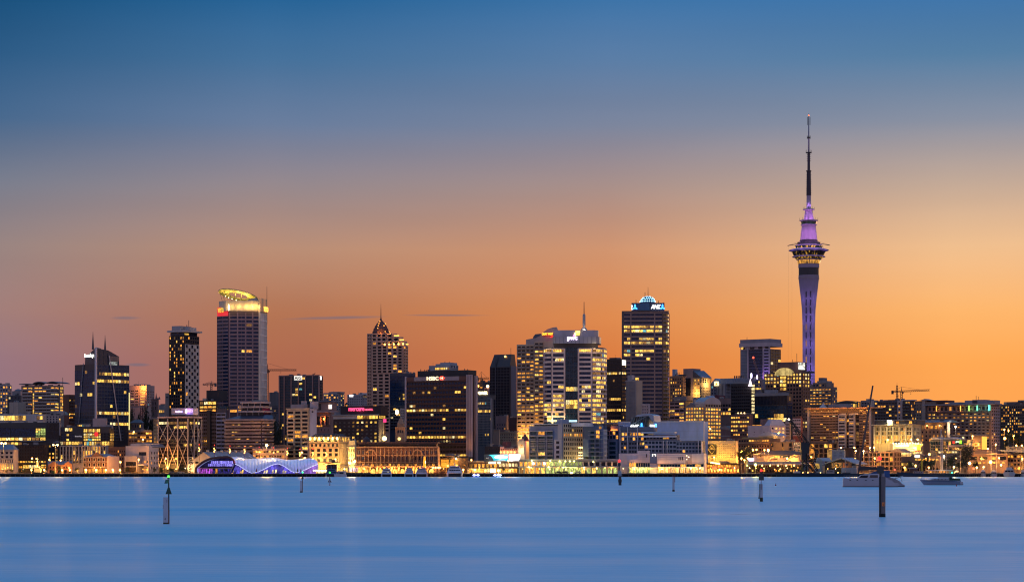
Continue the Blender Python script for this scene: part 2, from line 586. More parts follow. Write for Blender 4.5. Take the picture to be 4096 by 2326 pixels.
# ------------------------------------------------------------------ setting: land, water, quay wall
def water_mat():
 m,n,p = _new('harbour_water')
 tc = n.nodes.new('ShaderNodeNewGeometry')
 def noise(sx,sy,det,w=0.0):
  mp = n.nodes.new('ShaderNodeMapping')
  mp.inputs['Scale'].default_value = (sx,sy,1)
  mp.inputs['Location'].default_value = (w,w*2,0)
  n.links.new(tc.outputs['Position'],mp.inputs[0])
  t = n.nodes.new('ShaderNodeTexNoise')
  t.inputs['Scale'].default_value = 1
  t.inputs['Detail'].default_value = det
  t.inputs['Roughness'].default_value = 0.55
  n.links.new(mp.outputs[0],t.inputs['Vector'])
  return t.outputs['Fac']
 def mr(v,a,b,c,d):
  q = n.nodes.new('ShaderNodeMapRange')
  n.links.new(v,q.inputs[0])
  for i,x in zip((1,2,3,4),(a,b,c,d)):
   q.inputs[i].default_value = x
  return q.outputs[0]
 def mul(a,b):
  q = n.nodes.new('ShaderNodeMath');q.operation = 'MULTIPLY'
  n.links.new(a,q.inputs[0]);n.links.new(b,q.inputs[1])
  return q.outputs[0]
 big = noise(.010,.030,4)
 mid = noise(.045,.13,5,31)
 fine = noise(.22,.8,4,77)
 # slicks and wind lanes: mirrored sky put into the base colour, pale where smoother, blue where rough
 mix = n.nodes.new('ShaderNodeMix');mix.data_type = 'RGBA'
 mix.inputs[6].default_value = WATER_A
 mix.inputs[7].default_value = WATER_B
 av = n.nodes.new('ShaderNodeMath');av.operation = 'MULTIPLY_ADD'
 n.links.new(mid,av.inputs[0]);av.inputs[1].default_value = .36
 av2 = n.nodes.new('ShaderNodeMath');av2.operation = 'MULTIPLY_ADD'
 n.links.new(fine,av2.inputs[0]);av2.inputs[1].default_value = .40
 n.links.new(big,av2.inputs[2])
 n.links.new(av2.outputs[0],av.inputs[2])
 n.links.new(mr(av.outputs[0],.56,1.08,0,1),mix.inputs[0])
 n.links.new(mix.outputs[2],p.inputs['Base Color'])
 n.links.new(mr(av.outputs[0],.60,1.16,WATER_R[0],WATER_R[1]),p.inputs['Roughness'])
 p.inputs['IOR'].default_value = 1.33
 bp = n.nodes.new('ShaderNodeBump')
 bp.inputs['Strength'].default_value = .35
 bp.inputs['Distance'].default_value = .5
 n.links.new(fine,bp.inputs['Height'])
 n.links.new(bp.outputs[0],p.inputs['Normal'])
 return m
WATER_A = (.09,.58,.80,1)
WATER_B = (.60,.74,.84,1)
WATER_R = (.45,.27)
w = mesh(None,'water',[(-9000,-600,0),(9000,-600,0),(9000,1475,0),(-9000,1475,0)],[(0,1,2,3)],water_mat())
w['kind'] = 'structure'
gp = [(1456,1.95),(1599,2.2),(1600,2.2),(2933,42.2),(4000,42),(40000,40)]
gv = [(x,y,z) for y,z in gp for x in (-20000,20000)]
gr = mesh(None,'ground',gv,[(2*i,2*i+1,2*i+3,2*i+2) for i in range(len(gp)-1)],wall(.055,.05,.05,.9,0,.3,.05,name='asphalt'))
gr['kind'] = 'structure'
# quay: deck edge, fascia beam, dark void behind, piles
q = box(None,'quay',-420,470,1449.4,1457,1.25,2.0,wall(.035,.032,.03,.85,name='quay_timber'))
q['kind'] = 'structure'
box(q,'fender_beam',0,0,0,0,0,0,BLACK).hide_render = False
for o in list(q.children):bpy.data.objects.remove(o)
qw = box(None,'quay_wall',-420,470,1453.5,1456,-3,1.3,wall(.02,.018,.018,.9,name='wet_wall'))
qw['kind'] = 'structure'
PILE = wall(.06,.06,.07,.8,name='quay_pile')
pr = Bd.__new__(Bd)
for i in range(270):
 x = -395+i*3.05+R.uniform(-.3,.3)
 if x>430:break
 o = link('quay_pile',unit(PILE),qw)
 M = qw.matrix_basis
 sc = qw.scale
 lx,ly = (x-25)/sc.x,(1450.2-1454.75)/sc.y
 o.location = (lx,ly,(0.2+.85)/sc.z)
 o.scale = (.42/sc.x,.42/sc.y,3.6/sc.z)
 # ------------------------------------------------------------------ left cluster
T = 'office tower'
AP = 'apartment block'
OF = 'office building'
b = Bd('apartment_building','pale apartment block with scattered amber windows at the far left skyline',AP,-30,32,45,1538,1850,wall(.30,.27,.28),dep=20)
b.fac('F',-30,32,1541,1655,6,9,kind='home',p=.4,fw=.6,fh=.55)
b.fac('R',32,45,1541,1655,2,9,kind='home',p=.2)
b.roof(-20,20,1534,1538,DGREY)
b = Bd('apartment_building','dark low block with small domed rooftop room beside the pale far left apartments',OF,30,82,92,1580,1835,DGREY)
b.fac('F',34,82,1584,1650,4,5,p=.06)
b.roof(44,74,1562,1580,GREY)
lathe(b.o,'dome',[(3.1,b.z(1562)),(2.8,b.z(1558)),(1.8,b.z(1555)),(.3,b.z(1553))],ROOFG,14,b.u(59),6)
b = Bd('concrete_block','pair of windowless pale concrete boxes in front of the curved balcony apartments',OF,38,72,103,1607,1725,BEIGE,ang=45)
b.b('panel_joint',54,55,-.06,0,1609,1660,GREY)
b = Bd('balcony_apartments','curved balcony apartment block with wavy roof and golden lit end',AP,87,240,253,1540,1790,wall(.26,.20,.17),ang=30)
b.fac('F',92,133,1545,1660,2,9,fw=.8,fh=.6,kind='home',p=.15,balc=1.6,rail=wall(.36,.3,.27))
b.fac('F',139,236,1545,1660,6,9,fw=.85,fh=.58,kind='home',p=.28,balc=1.8,rail=wall(.36,.3,.27))
b.fac('F',133,139,1570,1660,1,8,fw=.9,fh=.86,kind='warm',p=.9,proud=.1)
b.fac('R',240,253,1545,1660,2,9,fw=.8,fh=.7,kind='warm',p=.95)
v = []
n = 18
for i in range(n+1):
 f_ = i/n
 x = b.u(84+f_*158)
 z = b.z(1534)+(.8+1.1*abs(math.sin(f_*9.4)))*(1 if f_>.35 else .25)
 v+=[(x,-2.5,z-.5),(x,14,z-.5),(x,-2.5,z),(x,14,z)]
f = []
for i in range(n):
 a,c = i*4,i*4+4
 f+=[(a+2,c+2,c+3,a+3),(a,a+1,c+1,c),(a,c,c+2,a+2),(a+1,a+3,c+3,c+1)]
mesh(b.o,'wavy_roof',v,f,ROOFG)
b.mast(148,1524,1540);b.mast(243,1508,1540,.2)
b = Bd('apartment_building','dark brown block with blank brick end wall beside the blue glass twin spire tower',AP,252,275,300,1577,1770,wall(.15,.06,.04),side='L',ang=40)
b.fac('F',275,300,1580,1690,3,8,fw=.8,fh=.5,kind='warm',p=.12,cells={(5,0):YEL,(5,1):AMB,(6,0):AMB,(6,1):AMB},balc=1.2,rail=wall(.1,.06,.05))
b = Bd('low_office','low pale office with curved rooftop pavilion beside the lit glass office',OF,183,248,256,1659,1700,wall(.42,.33,.30))
b.fac('F',186,246,1661,1690,5,3,fw=.45,fh=.6,kind='home',p=.08)
pts = [(b.u(190+48*i/10),b.z(1655)+2.6*math.sin(math.pi*i/10)**.6 if 0<i<10 else b.z(1655)) for i in range(11)]
prism(b.o,'curved_roof',[(b.u(190),b.h)]+pts+[(b.u(238),b.h)],3,14,wall(.3,.26,.25))
b.roof(222,250,1646,1659,wall(.42,.33,.30))
b = Bd('lit_office','low office with long yellow lit strip windows and white ribbed end',OF,-40,172,183,1655,1655,wall(.45,.42,.40))
b.fac('F',-40,106,1657,1682,10,1,fw=.94,fh=.75,p=.85,kind='office',proud=.3)
b.fac('F',-40,106,1690,1706,10,1,fw=.94,fh=.8,p=.8,kind='office')
b.fac('F',147,172,1661,1678,2,1,fw=.9,fh=.8,p=1,kind='office')
for i in range(9):
 b.b('cladding_rib',108+i*4.3,109.6+i*4.3,-.25,0,1657,1682,WHITEP)
for i,(x,t) in enumerate(((30,1651),(70,1650),(128,1652))):
 b.roof(x,x+16,t,1655,ROOFG)
b = Bd('dark_glass_office','long dark glass low-rise with lit bottom rows and a taller blank end',OF,-40,235,243,1688,1620,wall(.02,.025,.035,.35))
b.fac('F',46,184,1710,1746,7,2,fw=.96,fh=.95,g=NAVY,p=.0,proud=.15)
b.fac('F',144,184,1711,1748,4,4,fw=.88,fh=.85,p=.95,kind='green')
b.fac('F',-40,44,1708,1746,4,2,fw=.96,fh=.95,p=0,proud=.15)
b.fac('F',-40,160,1747,1760,12,1,fw=.94,fh=.84,p=.82)
b.fac('F',162,184,1747,1760,2,1,fw=.94,fh=.84,p=1)
b.fac('F',-40,90,1766,1778,9,1,fw=.94,fh=.84,p=.6)
b.fac('F',187,233,1692,1754,3,2,fw=.95,fh=.97,g=DARK,p=0,proud=.15)
b.b('awning',92,182,-3,2,1761,1764,GREY)
b.b('fin',241.5,244,-1.5,0,1687,1740,PSTEEL)
b = Bd('glass_office','glass office with yellow lit floors, a round red disc sign and rooftop boxes',OF,243,438,454,1705,1590,wall(.03,.03,.035,.4))
b.fac('F',246,292,1708,1724,3,1,fw=.9,fh=.75,p=.4)
b.fac('F',246,300,1732,1762,5,3,fw=.9,fh=.8,p=.05)
b.fac('F',336,402,1712,1728,9,1,fw=.9,fh=.75,p=.8)
b.fac('F',336,404,1730,1762,8,3,fw=.9,fh=.7,p=.75)
b.fac('F',243,332,1763,1778,8,1,fw=.92,fh=.85,p=1)
b.fac('F',338,438,1763,1780,10,1,fw=.92,fh=.85,p=.6)
b.fac('F',405,438,1730,1762,6,3,fw=.75,fh=.85,p=.05,g=DARK)
b.fac('R',438,454,1730,1762,3,3,p=.5)
b.roof(315,352,1694,1705,GREY);b.roof(366,418,1671,1705,wall(.34,.27,.27));b.roof(418,442,1697,1712,GREY)
b.fac('F',312,336,1696,1704,4,1,fw=.9,fh=.8,p=.9)
d = link('disc_sign',None if False else bpy.data.meshes.new('disc_sign'),b.o)
pp = [(8*b.k*math.cos(i*math.pi/10),9.5*b.k*math.sin(i*math.pi/10)) for i in range(20)]
dv = [(x,yy,z) for yy in (0,.8) for x,z in pp]
d.data.from_pydata(dv,[],[tuple(range(20)),tuple(range(39,19,-1))]+[(i,20+i,20+(i+1)%20,(i+1)%20) for i in range(20)])
d.data.materials.append(glow(1,.015,.01,.9))
d.location = (b.u(391),-2.2,b.z(1735))
b.sign('Bevan Ray',303,330,1740,1747,glow(.7,.6,.7,.5),y=-.6)
b = Bd('framed_building','white framed grid building with tall dark panes behind the brick customs house',OF,240,424,434,1781,1560,wall(.42,.36,.30))
b.fac('F',243,330,1784,1850,7,4,fw=.62,fh=.93,g=DARK,kind='warm',p=.08,proud=.6)
b.fac('F',332,424,1784,1850,9,4,fw=.62,fh=.9,g=DARK,kind='warm',p=.2,proud=.6)
b = Bd('dark_office','dark brown office with faint grid of small windows above the quayside restaurants',OF,73,183,191,1777,1560,wall(.022,.017,.017))
b.fac('F',78,181,1780,1832,10,4,fw=.35,fh=.5,g=BROWNG,p=.02)
b = Bd('glass_office','narrow dark glass stair block with lit landings beside the white framed building',OF,191,236,243,1770,1570,BLACK)
b.fac('F',194,234,1776,1850,3,5,fw=.55,fh=.5,kind='warm',p=.2,cells={(0,0):YEL,(2,0):YEL,(3,2):WHT})
b = Bd('brick_block','brown brick block with rows of small square openings beside the white harbour warehouse',OF,434,503,512,1786,1550,wall(.13,.065,.045))
b.fac('F',437,503,1796,1870,8,5,fw=.55,fh=.5,g=DARK,p=.06,kind='home')
b = Bd('white_building','white corner building with blue hipped roof and floodlit tall ground floor windows','building',-40,55,73,1798,1500,wall(.46,.37,.30))
b.fac('F',2,55,1802,1834,3,2,fw=.6,fh=.55,p=0,g=DARK)
b.fac('F',-40,0,1802,1834,2,2,fw=.6,fh=.55,p=0,g=DARK)
b.fac('F',2,55,1836,1850,6,1,fw=.45,fh=.8,p=0,g=DARK)
b.fac('F',0,55,1854,1878,6,1,fw=.5,fh=.9,p=1,kind='warm',proud=.5)
b.b('cornice',-40,56,-.8,0,1796,1799)
b.b('cornice',-40,56,-.6,0,1851,1853)
mesh(b.o,'roof',[(b.x0-.5,-.8,b.h),(.6,-.8,b.h),(.6,b.L,b.h),(b.x0-.5,b.L,b.h),(b.x0+3,5,b.h+3.6),(-3,5,b.h+3.6)],[(0,1,5,4),(1,2,5),(2,3,4,5),(3,0,4),(3,2,1,0)],wall(.16,.18,.24,.5))
b = Bd('quayside_restaurant','dark two storey quayside restaurant with bright awning behind the tugboat','restaurant',57,186,193,1838,1515,wall(.03,.025,.02))
b.fac('F',60,186,1841,1850,12,1,fw=.8,fh=.7,kind='warm',p=.35)
b.fac('F',94,144,1858,1871,6,1,fw=.94,fh=.95,kind='white',p=1)
b.fac('F',166,186,1855,1872,3,2,fw=.85,fh=.7,kind='warm',p=.7)
b.fac('F',60,92,1860,1886,5,2,fw=.7,fh=.6,kind='home',p=.35)
b.b('terrace_slab',57,187,-2.2,0,1851,1853,DGREY)
b = Bd('brick_hall','low red brick hall with curved dutch gables and three paired windows','building',192,289,289,1856,1500,wall(.28,.13,.07),dep=12)
for c in (216,272):
 g_ = [(b.u(c+dx),b.z(y)) for dx,y in ((-18,1856),(-14,1852),(-9,1850),(-6,1846),(0,1844),(6,1846),(9,1850),(14,1852),(18,1856))]
 prism(b.o,'gable',g_,-.3,.8,wall(.28,.13,.07))
b.fac('F',198,284,1864,1872,8,1,fw=.5,fh=.9,g=DARK,p=.15,kind='warm')
for c in (205,238,262,279):
 b.b('arch_opening',c-5,c+5,-.08,0,1878,1891,DARK)
 b.b('brick_pier',c+6,c+8,-.3,0,1857,1892)
mesh(b.o,'roof',[(b.x0,0,b.h),(0,0,b.h),(0,12,b.h),(b.x0,12,b.h),(b.x0,6,b.h+2.2),(0,6,b.h+2.2)],[(0,1,5,4),(2,3,4,5),(1,2,5),(3,0,4)],ROOFG)
b = Bd('customs_house','floodlit three storey brick house with pediment and pale window surrounds','building',334,428,476,1826,1500,wall(.27,.12,.06),ang=35)
SUR = wall(.62,.45,.28)
for r,(yt_,yb_) in enumerate(((1831,1842),(1851,1863))):
 for c in range(5):
  x = 341+c*18.5
  s_ = b.b('window',x-3.2,x+3.2,-.1,.05,yt_,yb_,DARK)
  for (x0,x1,y0,y1,nm) in ((x-5,x-3.2,yt_-1,yb_+1,'jamb'),(x+3.2,x+5,yt_-1,yb_+1,'jamb'),(x-5.4,x+5.4,yt_-2.6,yt_-.3,'lintel'),(x-5.4,x+5.4,yb_+.2,yb_+1.8,'sill')):
   b.b(nm,x0,x1,-.35,.0,y0,y1,SUR)
for y in (1826,1845,1866):
 b.b('cornice',334,428.5,-.7,0,y-1.4,y+1.4,SUR)
for c in range(6):
 b.b('arcade_window',338+c*15,348+c*15,-.1,.02,1873,1888,AMB if c%3 else YEL)
prism(b.o,'pediment',[(b.u(366),b.h),(b.u(410),b.h),(b.u(406),b.z(1819)),(b.u(398),b.z(1816)),(b.u(387),b.z(1807)),(b.u(376),b.z(1816)),(b.u(369),b.z(1819))],-.5,1.5,wall(.27,.12,.06))
b.b('wall',430,430.5,0,1,1880,1880.5,SUR)
w2 = [o for o in b.o.children if o.name.startswith('wall')][0]
box(b.o,'side_wall',0,.25,0,b.L,0,b.z(1823),wall(.48,.36,.32))
b.fac('R',432,474,1832,1860,4,2,fw=.22,fh=.45,p=0,g=DARK,piers=False,bands=False)
mesh(b.o,'roof',[(b.x0,0,b.h),(.2,0,b.h),(.2,b.L,b.h),(b.x0,b.L,b.h),(b.x0+3,b.L/2,b.h+2),(-3,b.L/2,b.h+2)],[(0,1,5,4),(2,3,4,5),(1,2,5),(3,0,4)],wall(.16,.18,.24,.5))
b = Bd('harbour_warehouse','white rendered harbour warehouse with stepped roofline and dark corner opening','building',503,595,634,1782,1510,wall(.50,.40,.36),ang=35)
b.roof(512,588,1772,1782,wall(.50,.40,.36),3,14,'upper_wall')
prism(b.o,'roof',[(b.u(505),b.z(1776)),(b.u(536),b.z(1769)),(b.u(585),b.z(1774)),(b.u(597),b.z(1785)),(b.u(597),b.z(1788)),(b.u(505),b.z(1788))],4,18,ROOFG)
b.b('opening',556,585,-.1,.1,1806,1820,DARK)
b.b('porch',520,570,-6,0,1822,1884,wall(.42,.34,.30))
b.b('porch_opening',526,566,-6.1,-5.9,1845,1862,DARK)
b.b('porch_opening',526,566,-6.1,-5.9,1866,1884,BROWNG)
b.b('awning',560,592,-5,0,1856,1860,WHITEP)
b.fac('F',575,594,1838,1884,2,3,fw=.5,fh=.5,p=.3,kind='home',piers=False,bands=False)
b.fac('R',600,632,1800,1880,3,4,fw=.4,fh=.5,p=.2,kind='home',g=DARK)
# tower with twin spires
b = Bd('spire_tower','dark blue glass tower with twin spires and white fin at its corner',T,300,381,517,1455,1650,wall(.012,.02,.035,.25),side='L',ang=38)
b.m = wall(.02,.04,.08,.4)
b.fac('F',384,516,1457,1700,12,17,fw=.86,fh=.78,p=.03,g=NAVY,proud=.12,rows={0:0,2:.3,4:.42,7:.25,13:.5,14:.12,16:.25})
b.fac('L',300,380,1478,1720,8,16,fw=.86,fh=.78,p=.02,g=NAVY,proud=.12,rows={3:.25,6:.25,9:.15,11:.3,12:.1})
b.fac('F',428,494,1706,1760,6,4,fw=.88,fh=.7,p=.8)
zz = b.z
yb = b.v(340)
up = [(b.u(381),zz(1456)),(b.u(476),zz(1456)),(b.u(476),zz(1421)),(b.u(433),zz(1398)),(b.u(382),zz(1390))]
bk = [(b.u(381),zz(1456)),(b.u(476),zz(1456)),(b.u(476),zz(1434)),(b.u(433),zz(1430)),(b.u(382),zz(1427))]
v = [(x,.02,z) for x,z in up]+[(x,yb,z) for x,z in bk]
mesh(b.o,'crown',v,[(0,1,2,3,4),(9,8,7,6,5)]+[(i,5+i,5+(i+1)%5,(i+1)%5) for i in range(5)],wall(.014,.024,.045,.2))
for i in range(7):
 b.b('crown_mullion',384+i*15,384.6+i*15,-.12,.02,1399+max(0,i*15-52)*.55,1456,b.m)
for i in range(3):
 b.b('crown_transom',382,476,-.12,.02,1424+i*11,1424.7+i*11,b.m)
b.b('louvre_panel',434,474,-.35,0,1421,1440,wall(.22,.15,.12))
b.b('lit_strip',436,468,-.2,0,1442,1456,lit(.8,.9,.85,.8))
b.b('fin',379.5,383.5,-1.4,.2,1390,1672,wall(.6,.5,.5))
bar(b.o,'slanted_strut',(b.u(433),-.9,zz(1418)),(b.u(480),-.9,zz(1760)),.38,wall(.5,.42,.4))
bar(b.o,'slanted_strut',(b.x0-.5,b.v(336),zz(1450)),(b.x0-.5,b.v(318),zz(1690)),.3,wall(.3,.28,.3))
for px,y0_,y1_ in ((386,1324,1396),(434,1336,1402)):
 bar(b.o,'spire',(b.u(px),4,zz(y1_)),(b.u(px),4,zz(y0_)),.85,wall(.05,.06,.08,.4,.5),8,.08)
b.b('roof_light_strip',392,432,2,2.4,1396,1398,YEL)
bars(b.o,'window_washing_crane',[((b.u(404),6,zz(1398)),(b.u(404),6,zz(1387))),((b.u(400),6,zz(1388)),(b.u(424),6,zz(1391))),((b.u(404),6,zz(1386)),(b.u(424),6,zz(1390)))],.18,PSTEEL)
ox,oy,an,wd = b.face('L',342,379)
lettering(b.o,'lettering','Lumley',0,wd*.95,zz(1430),zz(1412),-.6,glow(1,.95,.85,4),an,o=(ox,oy))
b.b('end_strip',514.5,517.5,-.5,.2,1565,1716,lit(1,.85,.35,1.0,lo=.6))
b = Bd('concrete_offices','floodlit pink concrete offices on the hill above dark trees',OF,517,586,618,1540,1900,wall(.40,.27,.25))
b.fac('F',522,556,1556,1622,2,6,fw=.8,fh=.42,p=.1,g=BROWNG,kind='warm')
b.fac('F',560,582,1556,1622,1,6,fw=.8,fh=.42,p=.6,kind='home',g=BROWNG)
b.fac('R',588,616,1560,1622,3,6,fw=.4,fh=.4,p=.05,g=BROWNG)
b.roof(530,575,1535,1540,GREY)
light(b.o,(b.u(578),-4,b.z(1552)),9000,(1,.35,.05))
b = Bd('church_tower','dark gothic church tower with pinnacles on the hill behind the trees','church',606,628,635,1594,1850,wall(.16,.10,.10))
for px,t in ((608,1582),(620,1570),(633,1584),(627,1586)):
 bar(b.o,'pinnacle',(b.u(px),2,b.z(1596)),(b.u(px),2,b.z(t)),.9,wall(.16,.10,.10),6,.1)
b.fac('F',608,627,1604,1640,2,2,fw=.4,fh=.7,p=0,g=DARK)
b.b('string_course',606,628.4,-.3,0,1596,1598)
b = Bd('low_building','low grey roofed building with one lit room under the church tower',OF,636,658,662,1618,1840,GREY)
b.fac('F',636,658,1638,1650,3,1,fw=.9,fh=.8,p=1)
b.roof(637,655,1614,1618,DGREY)
b = Bd('parking_deck','open parking structure with orange lit decks below the dark trees','parking building',514,608,618,1722,1640,wall(.14,.09,.075))
b.fac('F',516,608,1724,1770,8,3,fw=.93,fh=.45,p=.45,kind='home',g=BROWNG)
b.b('screen',518,606,-.3,0,1719,1723,GREY)
b = Bd('hillside_house','grey roofed hillside house in front of the dark trees','house',526,566,574,1690,1690,wall(.25,.19,.18))
b.fac('F',528,566,1694,1712,4,1,fw=.4,fh=.6,p=.3,kind='home')
mesh(b.o,'roof',[(b.x0-1,-1,b.h),(1,-1,b.h),(1,b.L,b.h),(b.x0-1,b.L,b.h),(b.x0+2,b.L/2,b.h+2.5),(-2,b.L/2,b.h+2.5)],[(0,1,5,4),(2,3,4,5),(1,2,5),(3,0,4)],ROOFG)
b = Bd('stair_block','narrow yellowish block with small lit windows beside the cross braced building',OF,614,634,637,1674,1600,wall(.36,.26,.14))
b.fac('F',616,634,1678,1786,2,8,fw=.45,fh=.4,p=.15,kind='home',g=DARK)
b.b('roof_slab',612,638,-1,6,1670,1674,GREY)
# checkered hotel tower
b = Bd('checkered_tower','slim dark and white checkered hotel tower with projecting eave','hotel tower',677,740,796,1341,1700,wall(.05,.035,.032),ang=35)
b.fac('F',678,738,1343,1372,7,2,fw=.6,fh=.6,p=.3,kind='home',g=DARK,proud=.5)
b.fac('F',678,738,1374,1632,7,19,fw=.62,fh=.62,p=.20,kind='home',g=DARK,proud=.5)
b.fac('R',741,795,1343,1372,6,2,fw=.7,fh=.6,p=.15,kind='home',g=DARK)
CH_ = wall(.52,.45,.40)
box(b.o,'side_cladding',b.x1,b.x1+.1,0,b.L,0,b.z(1375),CH_)
ox,oy,an,wd = b.face('R',741,795)
b.grid(ox+.12,oy,an,wd,b.z(1662),b.z(1377),5,21,fw=.62,fh=.9,p=.03,kind='home',g=DARK,skip=lambda r,c:(r+c)%2==1,piers=False,bands=False)
for c in range(6):
 t_ = oy+wd*c/5
 box(b.o,'cladding_pier',b.x1+.1,b.x1+.35,t_-.35,t_+.35,0,b.z(1376),CH_)
b.b('terrace_storey',680,736,1.5,b.L-1,1327,1341,DARK)
b.fac('F',682,736,1329,1340,4,1,fw=.85,fh=.8,p=.1,proud=.1)
box(b.o,'eave',b.u(674),1.8,-1.8,b.L+1.5,b.z(1327),b.z(1320),wall(.45,.38,.36))
b.roof(681,716,1301,1320,wall(.34,.30,.30));b.roof(700,736,1306,1320,wall(.40,.36,.36),6)
b.mast(736,1278,1305,.2,6);b.mast(722,1296,1302,.3,8)
b.b('lit_room',738,739.6,.2,5,1332,1338,YEL)
b = Bd('service_block','plain grey block attached to the left of the checkered hotel tower',OF,661,676,678,1571,1715,wall(.30,.24,.22))
b.b('vent_panel',664,673,-.1,0,1585,1590,DGREY)
# cross braced building with sign box
b = Bd('braced_building','dark glass building wrapped in white diagonal cross bracing',OF,636,755,800,1669,1530,wall(.02,.018,.02),ang=30)
b.fac('F',637,755,1674,1684,6,1,fw=.96,fh=.9,p=0,g=DARK)
b.fac('F',637,755,1684,1696,6,1,fw=.97,fh=.8,p=1,kind='office')
b.fac('F',637,755,1700,1856,6,11,fw=.96,fh=.68,p=.015,g=DARK,cells={(0,3):YEL,(0,4):YEL,(0,5):YEL},trim=wall(.06,.05,.05))
b.fac('R',757,798,1684,1696,4,1,fw=.9,fh=.8,p=.9)
b.fac('R',757,798,1700,1856,4,11,fw=.9,fh=.68,p=.03,g=DARK,trim=wall(.07,.06,.055))
b.b('cornice',634,756,-1.6,0,1664,1670,wall(.48,.32,.26))
box(b.o,'cornice',0,1.6,-1.6,b.L,b.z(1670),b.z(1664),wall(.48,.34,.30))
BR = wall(.44,.35,.29)
xs_ = (637,675,715,755)
for x in xs_:
 b.b('column',x-1.6,x+1.6,-1.5,-.9,1672,1876,BR)
for x0,x1 in zip(xs_,xs_[1:]):
 for y0_,y1_ in ((1693,1768),(1768,1876)):
  for a_,c_ in (((x0,y0_),(x1,y1_)),((x1,y0_),(x0,y1_))):
   bar(b.o,'brace',(b.u(a_[0]),-1.2,b.z(a_[1])),(b.u(c_[0]),-1.2,b.z(c_[1])),.24,BR,5)
L_ = b.L
for t_ in (0.33,.66,1):
 box(b.o,'column',.9,1.5,t_*L_-.3,t_*L_+.3,0,b.z(1674),BR)
for t0,t1 in ((0,.5),(.5,1)):
 for z0_,z1_ in ((1876,1780),(1780,1690)):
  for p_,q_ in ((t0,t1),(t1,t0)):
   bar(b.o,'brace',(1.2,p_*L_,b.z(z0_)),(1.2,q_*L_,b.z(z1_)),.22,BR,5)
sb = box(b.o,'sign_box',b.u(680),b.u(733),2,9,b.z(1656),b.z(1630),wall(.44,.36,.38))
box(b.o,'sign_box',b.u(733)+.05,b.u(765),2.5,9,b.z(1657),b.z(1631),wall(.60,.48,.55))
b.b('plant_room',690,760,3,10,1655,1668,DGREY)
lettering(b.o,'lettering','AucoDirect',b.u(696),b.u(724),b.z(1647),b.z(1640),1.8,glow(.55,.42,1,3.2))
lettering(b.o,'lettering','AuDi',b.u(742),b.u(764),b.z(1647),b.z(1636),2.3,glow(.45,.28,1,2.6))
lathe(b.o,'bottle_light',[(.45,b.z(1650)),(.62,b.z(1646)),(.55,b.z(1642)),(.22,b.z(1637)),(.16,b.z(1632))],glow(1,.8,.8,3),8,b.u(738),2.1)
light(b.o,(b.u(748),.4,b.z(1640)),500,(.4,.2,1),.3)
light(b.o,(b.u(695),-4,b.z(1868)),3500,(1,.5,.12))
light(b.o,(b.u(655),-4,b.z(1868)),2800,(1,.5,.12))
# steel stair frame
t_ = thing('steel_stair_tower','small floodlit lattice stair tower at the foot of the cross braced building','stair tower',P(752,1890,1508),0)
k = 1508/FPX
sg = []
for x in (0,22):
 for y in (0,4):sg.append(((x*k,y,0),(x*k,y,62*k)))
for z in (12,30,46,62):sg+=[((0,0,z*k),(22*k,0,z*k)),((0,4,z*k),(22*k,4,z*k)),((0,0,max(0,z-15)*k),(22*k,0,z*k))]
for q_ in sg:bar(t_,'post' if q_[0][0]==q_[1][0] else 'rail',*q_,.16,wall(.6,.55,.5),4)
light(t_,(11*k,-2,3),2500,(1,.6,.2))
b = Bd('unfinished_tower','dark half built block with two lit upper floors beside the tall banded tower','building',796,868,869,1600,1650,wall(.06,.035,.03))
b.fac('F',799,866,1603,1618,4,1,fw=.85,fh=.75,p=1,kind='office')
b.fac('F',799,866,1620,1646,4,2,fw=.85,fh=.55,p=.8,kind='warm')
b.fac('F',799,830,1650,1800,4,10,fw=.85,fh=.55,p=.02,g=BROWNG,trim=wall(.13,.09,.085))
b.fac('F',846,866,1650,1800,3,10,fw=.85,fh=.55,p=.03,g=BROWNG,trim=wall(.12,.08,.07))
b.b('lift_core',815,868,4,16,1559,1600,wall(.025,.022,.028))
b.b('hoist_shaft',831,845,-1.5,0,1640,1800,BLACK)
b = Bd('banded_block','narrow block with pale balcony bands at the foot of the tall banded tower',AP,868,905,908,1634,1600,wall(.10,.07,.07))
b.fac('F',868,905,1650,1805,2,10,fw=.95,fh=.5,p=.03,g=BROWNG,kind='home',trim=wall(.36,.30,.34),proud=1.0)
b.b('glass_storey',868,905,.5,5,1622,1634,TEALG)
# ---- tall banded tower with the glowing oval canopy
b = Bd('canopy_tower','tall dark banded tower with glowing tilted oval roof canopy and red sign',T,869,915,1067,1243,1720,wall(.12,.08,.085),build=False,ang=0,side='L')
k = b.k
U,Z = b.u,b.z
ft = [(U(869),9),(U(914),0.6),(U(918),0),(U(950),-1.6),(U(982),-2),(U(1010),-1.8),(U(1034),-1.0),(U(1038),-.6),(U(1066),13),(U(1060),38),(U(880),38)]
plan(b.o,'wall',ft[1:7]+ft[7:10]+[(U(915),38)],-3,Z(1243),b.m)
plan(b.o,'wing_wall',[ft[0],(U(914.4),.5),(U(914.4),37),ft[10]],-3,Z(1228),wall(.18,.10,.105))
def seg(i,j,yt_,yb_,nc,nr,**kw):
 (xa,ya),(xb,yb_2) = ft[i],ft[j]
 an = math.atan2(yb_2-ya,xb-xa)
 b.grid(xa,ya,an,math.hypot(xb-xa,yb_2-ya),Z(yb_),Z(yt_),nc,nr,**kw)
TR = wall(.30,.185,.19)
kw = dict(fw=.96,fh=.6,p=.02,kind='warm',g=NAVY,trim=TR,proud=.28)
seg(0,1,1262,1640,2,26,rows={25:.9},**kw)
for i,j,nc in ((2,3,1),(3,4,2),(4,5,1),(5,6,1)):
 seg(i,j,1262,1650,nc,26,rows={9:.25,24:.35,25:.7},**kw)
